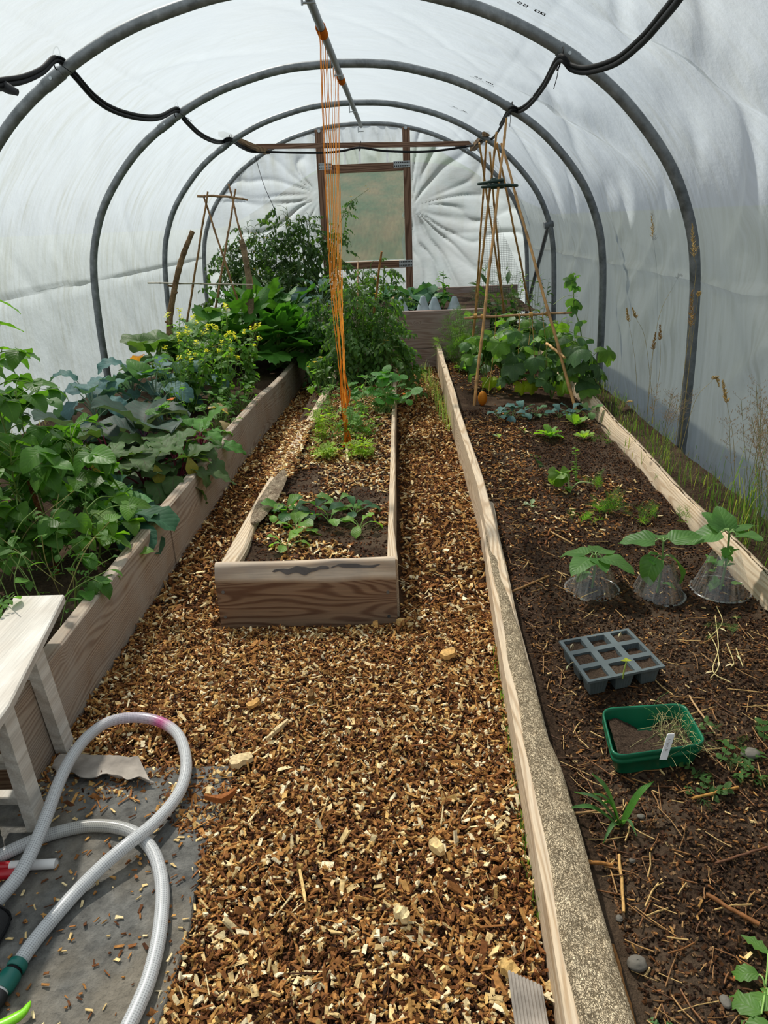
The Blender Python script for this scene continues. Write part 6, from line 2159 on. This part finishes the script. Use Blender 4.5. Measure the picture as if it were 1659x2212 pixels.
for i, (x, y, h, n, lab, c, kind, sp) in enumerate(((.58, 7.05, .50, 46, 'feathery dill by the corner of the back bed', '#6b9440', 'fern', .14), (.70, 7.3, .42, 40, 'feathery dill right of the corner plant', '#5f8a3c', 'fern', .14), (.52, 7.4, .36, 34, 'feathery dill overlapping the back boards', '#74a04a', 'fern', .12),
                                                      (.95, 8.0, .85, 60, 'dense dark bushy herb behind the wigwam', '#3d5f2e', 'fern', .16), (1.18, 7.9, .78, 60, 'dense dark bushy herb beside the wall hoop', '#3a5a2e', 'fern', .16), (1.06, 7.6, .62, 50, 'dark bushy herb just behind the level cane', '#42662e', 'fern', .16))):
    p = Plant('dill_plant', lab, (x, y, .12), 'herb', 'feathery herbs at the far end of the right bed')
    for s_ in range(n // 5):
        e = p.base + (rng.normal(0, sp * .7), rng.normal(0, sp * .6), h * U(.45, 1.05))
        P = p.stem([p.base + (U(-.05, .05), U(-.05, .05), 0), p.base * .5 + e * .5, e], (.003, .0015), '#6f8a45', 12)
        for k in range(9):
            put(p.mb('foliage', 'thin'), pick('fern' if (i < 3 or k % 3) else 'lance'), P[rng.integers(2, 12)], U(0, 6.28), U(-.2, 1.0), U(.10, .20), hx(c), U(-.6, .6), .25)
    p.done()
for x, y, h, lab in ((1.42, 7.6, .75, 'tall narrow-leaved weed in front of the diagonal brace'), (1.30, 8.3, .85, 'tall narrow-leaved weed behind the outer canes'), (1.52, 7.0, .45, 'narrow-leaved weed at the base of the third hoop')):
    p = Plant('willowherb', lab, (x, y, .12), 'weed', 'tall weeds by the right wall')
    for s_ in range(6):
        e = p.base + (U(-.14, .14), U(-.1, .1), h * U(.65, 1.05))
        P = p.stem([p.base, p.base * .5 + e * .5 + (U(-.03, .03), 0, 0), e], (.003, .0013), '#7a8a4a', 16)
        for k in range(20):
            put(p.mb('foliage', 'thin'), pick('lance'), P[rng.integers(3, 16)], U(0, 6.28), U(-.2, .8), U(.05, .10), hx('#5f8042'), U(-.4, .4), .2)
    p.done()
for (u, v), n, sz, c, st, lab, nm, mat, kind in (((1008, 805), 12, .12, '#86b83e', .03, 'bright lettuce beside the plank at the cucumber patch', 'lettuce', 'leaf', 'lett'), ((1028, 790), 10, .11, '#8cc040', .03, 'second bright lettuce behind the first, by the thin cane', 'lettuce', 'leaf', 'lett'),
                                                ((1243, 922), 8, .10, '#86b446', .02, 'upright young lettuce nearest the cucumber leaves', 'lettuce', 'leaf', 'lett'), ((1188, 946), 9, .095, '#7cab42', .02, 'compact young lettuce in the open soil', 'lettuce', 'leaf', 'lett'), ((1262, 948), 7, .07, '#93b850', .02, 'small spreading lettuce left of the back board', 'lettuce', 'leaf', 'lett'),
                                                ((1078, 908), 6, .09, '#5c8078', .05, 'blue-green kale seedling nearest the stout front cane', 'kale_seedling', 'waxy', 'chard'), ((1107, 905), 7, .10, '#5f8480', .07, 'blue-green kale seedling, tallest of the front pair', 'kale_seedling', 'waxy', 'chard'), ((1128, 900), 7, .10, '#5a7f78', .07, 'blue-green kale seedling right of the front pair', 'kale_seedling', 'waxy', 'chard'),
                                                ((1158, 900), 6, .08, '#5d7f5c', .05, 'greener kale seedling below the drooping cucumber leaf', 'kale_seedling', 'waxy', 'chard'), ((1208, 905), 7, .09, '#5f857c', .06, 'kale seedling under the slanting cane', 'kale_seedling', 'waxy', 'chard'), ((1232, 900), 6, .09, '#577a74', .07, 'kale seedling in the row nearest the wall grass', 'kale_seedling', 'waxy', 'chard'), ((1270, 905), 7, .10, '#64884f', .08, 'leggy kale seedling touching the back board', 'kale_seedling', 'waxy', 'chard'),
                                                ((1078, 948), 3, .045, '#a8c890', .01, 'tiny pale sprout on the soil below the kale row', 'sprout', 'leaf', 'chard'), ((1147, 1085), 4, .05, '#b8d0a0', .01, 'tiny whitish sprout beside the dark hollow', 'sprout', 'leaf', 'chard'), ((1133, 935), 3, .05, '#8fb060', .02, 'thin yellow-green sprout left of the compact lettuce', 'sprout', 'leaf', 'lance'), ((1440, 2196), 5, .022, '#7aa868', .008, 'tiny round-leaved seedling at the near end of the right bed', 'sprout', 'leaf', 'chard')):
    P = gr(u, v, .1)
    rosette(nm, lab, (P[0], P[1], zs(P[0], P[1])), kind, n, sz, c, mat, (.45 if nm != 'lettuce' else .85, 1.35), st, '#8fae68', nm.replace('_', ' '), nm.replace('_', ' ') + ' plants of the right bed', .0, sr=.002).done()
# ferny seedlings and odd weeds
for (u, v), n, L, lab in (((1318, 1105), 22, .10, 'densest ferny carrot tuft behind the clear cones'), ((1250, 1120), 9, .08, 'sparse ferny carrot tuft left of the dense one'), ((1290, 1050), 9, .08, 'ferny carrot tuft in the dark lumpy soil'), ((1402, 1120), 12, .09, 'ferny carrot tuft above the middle cone'), ((1480, 1120), 10, .08, 'ferny carrot tuft beside the back board'), ((1425, 1040), 8, .08, 'ferny tuft leaning on the back board'), ((1300, 955), 10, .07, 'ferny tuft in the dry litter by the lettuces'), ((1370, 1110), 8, .07, 'ferny tuft between the dense tuft and the middle cone')):
    P = gr(u, v, .1)
    p = Plant('carrot_tuft', lab, (P[0], P[1], zs(P[0], P[1])), 'carrot', 'ferny carrot tufts in the right bed')
    for k in range(int(n * .7)):
        put(p.mb('foliage', 'thin'), pick('fern'), p.base + (U(-.05, .05), U(-.04, .04), 0), U(0, 6.28), U(.5, 1.45), 1.35 * L * U(.7, 1.2), hx('#6a9440'), U(-.5, .5), .2)
    p.done()
P = gr(1243, 1035, .1)
p = Plant('weed', 'thin upright green weed with stacked small leaves in the open soil', (P[0], P[1], zs(P[0], P[1])), 'weed', 'single weeds of the right bed')
Q = p.stem([p.base, p.base + (.0, .0, .10), p.base + (-.015, 0, .22)], (.0025, .0015), '#8aac52', 16)
for k in range(22):
    put(p.mb('foliage', 'thin'), pick('small'), Q[rng.integers(1, 16)], U(0, 6.28), U(-.2, .7), U(.02, .04), hx('#7aa848'), U(-.4, .4))
p.done()
P = gr(1175, 1032, .1)
p = Plant('potato_sprout', 'brown-stemmed leaning sprout with a few dark leaves', (P[0], P[1], zs(P[0], P[1])), 'weed', 'single weeds of the right bed')
Q = p.stem([p.base, p.base + (-.03, 0, .07), p.base + (-.065, .02, .15)], (.004, .0025), '#6a4a3a', 14)
for k in range(7):
    put(p.mb('foliage', 'leaf'), pick('small'), Q[rng.integers(7, 14)], U(0, 6.28), U(-.5, .5), U(.035, .055), hx('#4a6e38'), U(-.4, .4))
p.done()
P = gr(1230, 1058, .1)
p = Plant('wilted_squash', 'wilted squash seedling flopped over on pale arching stalks', (P[0], P[1], zs(P[0], P[1])), 'squash plant')
p.stem([p.base, p.base + (-.015, .0, .09), p.base + (-.05, .02, .105)], (.0055, .0045), '#b8cc8a', 14)
p.stem([p.base, p.base + (.04, .0, .05), p.base + (.10, .02, .045), p.base + (.135, .03, .03)], .0035, '#b8cc8a', 14)
for dx, ya, pt, sz in ((-.05, 2.6, -.6, .075), (-.055, -1.5, -1.1, .07), (-.04, .6, -.9, .05)):
    put(p.mb('foliage', 'leaf'), LV['squash'][2], p.base + (dx, .02, .10), ya, pt, sz, hx('#7ca04a'))
for k in range(4):
    put(p.mb('foliage', 'leaf'), pick('small'), p.base + (-.02, 0, .02), U(0, 6), U(0, .5), .045, hx('#86b050'))
p.done()
# squash and aubergine seedlings inside the clear cones
for (x, y), ls, sh, lab in (((.742, 2.53), ((.9, -.15, .135, 0), (2.5, -.2, .125, 0), (-.7, -.05, .145, .1), (-2.4, -.1, .13, 0), (-1.4, .0, .10, .1)), .145, 'low broad-leaved squash seedling spreading over the first cone'),
                            ((.993, 2.50), ((2.8, -.05, .14, .15), (.1, .25, .13, -.1), (-2.6, -.9, .13, 0), (-.2, -.7, .13, .2), (1.4, -.2, .12, 0)), .225, 'tall squash seedling rising out of the middle cone'),
                            ((1.25, 2.52), ((3.0, -.3, .14, .2), (1.6, .7, .12, 0), (.4, .2, .11, .3), (-1.0, .3, .11, 0), (2.2, .6, .11, .1), (-.2, -.2, .10, 0)), .245, 'bushy seedling crowding the third cone')):
    z0 = zs(x, y)
    p = Plant('squash_seedling', lab, (x, y, z0), 'squash seedling', 'squash seedlings in clear cones')
    P = p.stem([p.base, p.base + (.005, 0, sh * .5), p.base + (0, 0, sh)], (.005, .004), '#7a9a58', 16)
    for ya, pt, sz, rl in ls:
        e = P[15] + np.array([math.cos(ya), math.sin(ya), 0]) * (.03 if sz > .1 else .02) - (0, 0, (.06 if pt < -.6 else 0))
        Q = P[15 if pt > -.6 else 10]
        p.stem([Q, Q * .5 + e * .5 + (0, 0, .012), e], .0028, '#86a862', 8)
        m1 = MB()
        put(m1, blade(10, 7, .80, 'heart', .45 if pt > -.6 else .9, .12, .03, 2, ya), e, ya, pt + .15, sz, hx('#62904a'), rl, .08)
        m1.build('leaf', M['rib' if sz > .12 else 'leaf'], p.root)
    for k in range(3 if x < 1.2 else 16):
        put(p.mb('lower_foliage', 'leaf'), pick('chard' if x < 1.2 else 'lobed'), p.base + (U(-.03, .04), U(-.03, .03), U(.02, sh * .8)), U(0, 6.28), U(-.6, .6), U(.05, .07), hx('#6fa24c'))
    p.done()
# strap-leaved seedling
P = gr(1338, 1772, .085)
p = Plant('strap_leaf_seedling', 'strap-leaved seedling fanning out beside the bark-topped plank', (P[0], P[1], zs(P[0], P[1])), 'seedling')
for (u, v, uz), w_, c in (((1222, 1748, .13), .0085, '#4f7d42'), ((1278, 1672, .20), .010, '#557f4a'), ((1280, 1715, .16), .007, '#5c8350'), ((1412, 1690, .18), .010, '#4f8434'), ((1302, 1735, .14), .007, '#5a9a38'), ((1302, 1825, .095), .006, '#56804c'), ((1375, 1808, .1), .005, '#56804c'), ((1240, 1712, .15), .007, '#5a8055')):
    T = gr(u, v, uz)
    a = p.base + (U(-.004, .004), U(-.004, .004), .0)
    mid = a * .5 + T * .5 + (0, 0, .03)
    C = smooth_path([a, mid, T], 14)
    d = nrm(T - a)
    sd = nrm(np.cross(d, [0, 0, 1]))
    ww = w_ * np.array([.5, .8, .95, 1, 1, 1, .95, .9, .85, .75, .6, .45, .25, .03])
    m1 = MB()
    G = np.stack([C - sd * ww[:, None] + (0, 0, .004), C, C + sd * ww[:, None] + (0, 0, .004)], 0)
    gridmesh(m1, G[..., 0], G[..., 1], G[..., 2], hx(c), np.stack(np.broadcast_arrays(np.array([-1, 0, 1])[:, None], np.linspace(0, 1, 14)[None]), -1))
    m1.build('strap_leaf', M['thin'], p.root)
p.done()
# cell tray seedling and withered ones
T0 = gr(1345, 1462, .145)
p = Plant('cell_seedling', 'single living yellow-green seedling in the grey cell tray', (T0[0], T0[1], .14), 'seedling', 'seedlings of the cell tray')
Q = p.stem([p.base, p.base + (.003, 0, .03), p.base + (.008, .003, .062)], (.0028, .0022), '#a9ba5a', 10)
for ya in (.2, 3.0, 1.5):
    put(p.mb('foliage', 'leaf'), LV['small'][0], Q[-1], ya, .1, .018, hx('#c2cc3a'))
p.done()
for (u, v), lab, t_ in (((1237, 1400), 'withered seedling at the far left cell', (0, 0, .022)), ((1340, 1378), 'withered seedling in the far right cell', (.0, 0, .026)), ((1248, 1432), 'withered pale seedling flopped over the left rim', (-.03, -.01, .006))):
    T0 = gr(u, v, .145)
    p = Plant('cell_seedling', lab, (T0[0], T0[1], .14), 'seedling', 'seedlings of the cell tray')
    e = p.base + t_
    p.stem([p.base, p.base * .5 + e * .5 + (0, 0, .008), e, e + (.004, 0, -.012)], .0011, '#b9a880', 10)
    put(p.mb('dry_leaf', 'straw'), LV['lance'][1], e, 3.6, -.6, .022, hx('#c9c09a'))
    p.done()
# torn weed at lower right corner, and low weeds right of the seed tray
P = gr(1655, 2130, .1)
p = Plant('wilted_weed', 'wilted bright green weed at the near right corner of the soil', (P[0], P[1], .09), 'weed')
for (u, v), ya, sz in (((1640, 2105), 3.0, .055), ((1659, 2150), 3.6, .06), ((1645, 2190), 2.4, .07), ((1680, 2170), 1.4, .07), ((1659, 2060), 2.2, .05), ((1670, 2215), 3.2, .07)):
    e = gr(u, v, .105)
    p.stem([p.base, p.base * .5 + e * .5 + (0, 0, .01), e], .0018, '#9abf6a', 6)
    put(p.mb('foliage', 'leaf'), LV['lobed'][rng.integers(3)], e, ya, U(-.1, .2), sz * 1.1, hx('#6f9c48'), U(-.3, .3))
p.done()
for (u, v), n, lab in (((1605, 1665), 16, 'low vetch-like weed right of the green seed tray'), ((1520, 1690), 10, 'feathered weed leaf at the corner of the green seed tray'), ((1640, 1600), 8, 'sparse weed below the dry pulled stems'), ((1530, 1600), 6, 'small weed hugging the far side of the green seed tray')):
    P = gr(u, v, .09)
    p = Plant('vetch', lab, (P[0], P[1], zs(P[0], P[1])), 'weed', 'vetch weeds around the seed tray')
    for k in range(n):
        put(p.mb('foliage', 'thin'), pick('pea' if k % 3 else 'fern'), p.base + (U(-.05, .05), U(-.05, .05), .003), U(0, 6.28), U(0, .8), U(.04, .07), hx('#52783c'), U(-.3, .3), .2)
    p.done()
P = gr(1560, 1330, .09)
p = Plant('dead_plant', 'pulled-up yellow dry stems lying in front of the cones', (P[0], P[1], zs(P[0], P[1])), 'weed')
for pts in ([(1545, 1330), (1552, 1400), (1540, 1450), (1580, 1475)], [(1530, 1365), (1548, 1400), (1552, 1440), (1535, 1465)], [(1570, 1390), (1585, 1430), (1580, 1440)], [(1548, 1310), (1560, 1345), (1530, 1380)], [(1590, 1400), (1605, 1440)]):
    Q = p.stem([gr(u, v, .10) for u, v in pts], .0017, '#d9c88c', 16)
    put(p.mb('dry_foliage', 'straw'), pick('lance'), Q[10], U(0, 6), U(0, .3), .03, hx('#d9cc9a'))
for k in range(8):
    put(p.mb('foliage', 'thin'), pick('fern'), gr(1550 + U(-20, 40), 1345 + U(-15, 40), .10), U(0, 6), U(.1, .8), U(.04, .07), hx('#6a9048'))
p.done()

# ------------------------------------------------------------------ back bed crops
for u, n, sz, lab in ((835, 12, .24, 'cabbage of the back bed half behind the tomatoes'), (885, 13, .26, 'blue-green cabbage behind the left cone'), (925, 12, .22, 'low cabbage behind the clear-standing cone')):
    P = at(u, 650, 8.2)
    rosette('cabbage', lab, (P[0], 8.25, .55), 'cabbage', n, sz, '#4f7a58', 'waxy', (.1, 1.2), .06, '#8aa88a', 'cabbage', 'cabbages of the back bed', .08, sr=.006).done()
P = at(958, 650, 8.1)
p = Plant('young_sunflower', 'upright young broad-leaved plant at the right of the back bed', (P[0], 8.1, .55), 'plant')
Q = p.stem([p.base, p.base + (0, 0, .2), p.base + (.0, 0, .40)], (.006, .004), '#7a9a50', 16)
for k in range(22):
    i = rng.integers(3, 16)
    put(p.mb('foliage', 'leaf'), LV['lobed'][k % 3], Q[i], U(0, 6.28), U(-.2, .7), U(.09, .15) * (1.2 - i / 24), hx('#5f9040'), U(-.3, .3))
p.done()

# ------------------------------------------------------------------ grasses
def grass(name, lab, pts, n, h, spread, cols, w_=.0022, zf=None):
    mb = MB()
    for (x, y, z) in pts:
        for k in range(n):
            b = np.array([x + rng.normal(0, spread), y + rng.normal(0, spread), z])
            hh = h * U(.4, 1.15)
            a = U(0, 6.28)
            l = hh * U(.1, .7)
            d = np.array([math.cos(a), math.sin(a), 0])
            C = np.array([b, b + d * l * .25 + (0, 0, hh * .55), b + d * l * .6 + (0, 0, hh * .9), b + d * l + (0, 0, hh * U(.8, 1))])
            s = np.array([-d[1], d[0], 0]) * w_ * U(.6, 1.3)
            V = np.stack([C - s * np.array([1, .9, .6, .05])[:, None], C + s * np.array([1, .9, .6, .05])[:, None]], 1).reshape(-1, 3)
            mb.add(V, [[0, 1, 3, 2], [2, 3, 5, 4], [4, 5, 7, 6]], hx(cols[rng.integers(len(cols))]), np.repeat(np.array([[0, 0], [0, .3], [0, .7], [0, 1]]), 2, 0))
    return tag(mb.build(name, M['thin']), lab, 'grass', kind='stuff')


pts0 = [(U(1.46, 1.74), U(1.6, 7.2), .10) for k in range(170)]
GC = ['#4f7034', '#5d7d3c', '#43622e', '#7f8a50', '#6a7a42']
pts = [(U(1.47, 1.66), y, .10) for y in np.linspace(2.3, 6.4, 46)]
grass('wall_grass', 'green grass growing between the back board and the right wall', pts, 12, .13, .05, GC, .0018)
pts = [(U(1.50, 1.66), y, .10) for y in np.linspace(2.2, 3.2, 16)]
grass('wall_grass', 'longer grass at the near end of the right wall', pts, 9, .36, .05, GC[:4], .0019)
grass('wall_grass', 'short mown-looking turf on the strip by the right wall', pts0, 8, .05, .06, ['#44603a', '#57703c', '#7a7648', '#4f6236'], .0014)
grass('plank_grass', 'thin grass growing along the path side of the bark-topped plank', [(np.interp(y, [1.1, 2.4], [.272, .325]), y, .0) for y in np.linspace(1.15, 2.2, 22)], 6, .055, .007, ['#4f7030', '#6a8a3c', '#3f6028'], .0011)
grass('plank_grass', 'tufts of grass at the far path side of the long right board', [(.355 - .01 * k % 3, y, .0) for k, y in enumerate(np.linspace(5.2, 7.2, 12))], 16, .17, .03, ['#6f8f55', '#8aa068', '#7a9a5a'], .0016)
pts = [(-2.58, y, .2) for y in np.linspace(3.9, 5.0, 7)]
grass('film_grass', 'sparse dry grass against the left film', pts, 5, .34, .03, ['#8a8a60', '#a09a78'], .0016)


def seed_grass(base, mid, tip, lab, hl=.09, hr=.012, c='#b89a5e', sc='#a09058', droop=.5):
    root = thing('dry_grass_stem', base, lab, 'grass stem', 'tall seeding grass stems by the right wall')
    hl, hr = hl * 1.25, hr * 1.4
    P = smooth_path([base, mid, tip], 40)
    m1 = MB()
    tube(m1, P, np.linspace(.0016, .0008, 40), 5, hx(sc))
    m1.build('stalk', M['straw'], root)
    m1 = MB()
    T = nrm(P[-1] - P[-4])
    for k in range(70):
        f_ = k / 70
        Q = tip + T * hl * f_ + np.array([0, 0, -droop * hl * f_ ** 2])
        a = U(0, 6.28)
        d = np.array([math.cos(a), math.sin(a), .6]) * hr * (1.1 - f_ * .8) * U(.6, 1.2)
        tube(m1, [Q, Q + d * .6, Q + d * 1.3 + T * .006], [.0012, .0022, .0004], 4, hx(c) * U(.8, 1.2), False)
    m1.build('seed_head', M['straw'], root)
    return root


for (b, m_, t_, Y, lab, hl, dr) in (((1427, 800), (1420, 620), (1412, 520), 5.2, 'very thin grass stem with the topmost nodding seed head', .12, -.2), ((1455, 985), (1500, 620), (1500, 555), 4.25, 'grass stem with a golden head resting on the nearest hoop', .14, .0), ((1405, 830), (1420, 700), (1463, 602), 4.9, 'grass stem with a small head left of the nearest hoop', .06, .8),
                                    ((1465, 985), (1490, 780), (1508, 642), 4.2, 'grass stem with a small head just right of the hoop', .06, .9), ((1470, 960), (1490, 780), (1493, 705), 4.22, 'grass stem with a long brown head lying along the hoop', .16, 0), ((1420, 850), (1395, 740), (1374, 687), 4.9, 'grass stem with a pale head leaning left', .05, -.2),
                                    ((1380, 860), (1372, 780), (1358, 695), 5.2, 'grass stem with a ragged pale head furthest left', .07, -.1), ((1400, 880), (1405, 800), (1411, 755), 4.9, 'grass stem with an upright brown head in the stem cluster', .09, 0), ((1468, 960), (1500, 870), (1540, 820), 3.9, 'arching grass stem with a pale head bowing towards the wall', .05, 1.5), ((1590, 1100), (1585, 960), (1570, 870), 3.2, 'grass stem with a dense golden brush head', .085, 0),
                                    ((1410, 890), (1425, 800), (1426, 735), 4.8, 'grass stem with a narrow red-brown top', .08, 0), ((1372, 900), (1368, 870), (1365, 868), 4.9, 'short grass stem with a tiny pink head', .03, 0)):
    B = at(*b, Y)
    B[2] = max(B[2], .1) if B[2] < .6 else B[2]
    B[2] = .11
    seed_grass(B, at(*m_, Y), at(*t_, Y), lab, hl, .012 if hl > .1 else .009, '#c2a468' if 'brown' not in lab else '#a07d45', droop=dr)
for (x, y, h, lab) in ((1.55, 2.75, .62, 'airy open-headed grass nearest the frame edge'), (1.58, 2.95, .70, 'airy open-headed grass behind the golden brush head'), (1.62, 3.15, .60, 'airy open-headed grass deepest in the clump'), (1.56, 4.15, .42, 'airy open-headed grass at the foot of the nearest hoop')):
    p = Plant('panicle_grass', lab, (x, y, .1), 'grass', 'airy grasses by the right wall')
    for s_ in range(6):
        e = p.base + (U(-.14, .12), U(-.15, .15), h * U(.75, 1.05))
        P = smooth_path([p.base + (U(-.03, .03), U(-.03, .03), 0), p.base * .5 + e * .5 + (U(-.03, .03), 0, 0), e], 24)
        tube(p.mb('stalks', 'straw'), P, .0011, 4, hx('#8f8a58'))
        for k in range(34):
            Q = P[rng.integers(13, 24)]
            a = U(0, 6.28)
            L = U(.02, .08) * (1.15 - (Q[2] - .1) / h * .6)
            d = np.array([math.cos(a), math.sin(a), U(.3, 1.0)]) * L
            tube(p.mb('panicle', 'straw'), [Q, Q + d], .0004, 3, hx('#a08a70'), False)
            for z_ in (1.0, .75):
                tube(p.mb('panicle', 'straw'), [Q + d * z_, Q + d * z_ + (0, 0, .004), Q + d * z_ + (0, 0, .008)], [.0005, .0014, .0004], 4, hx('#a8906e'), False)
    p.done()
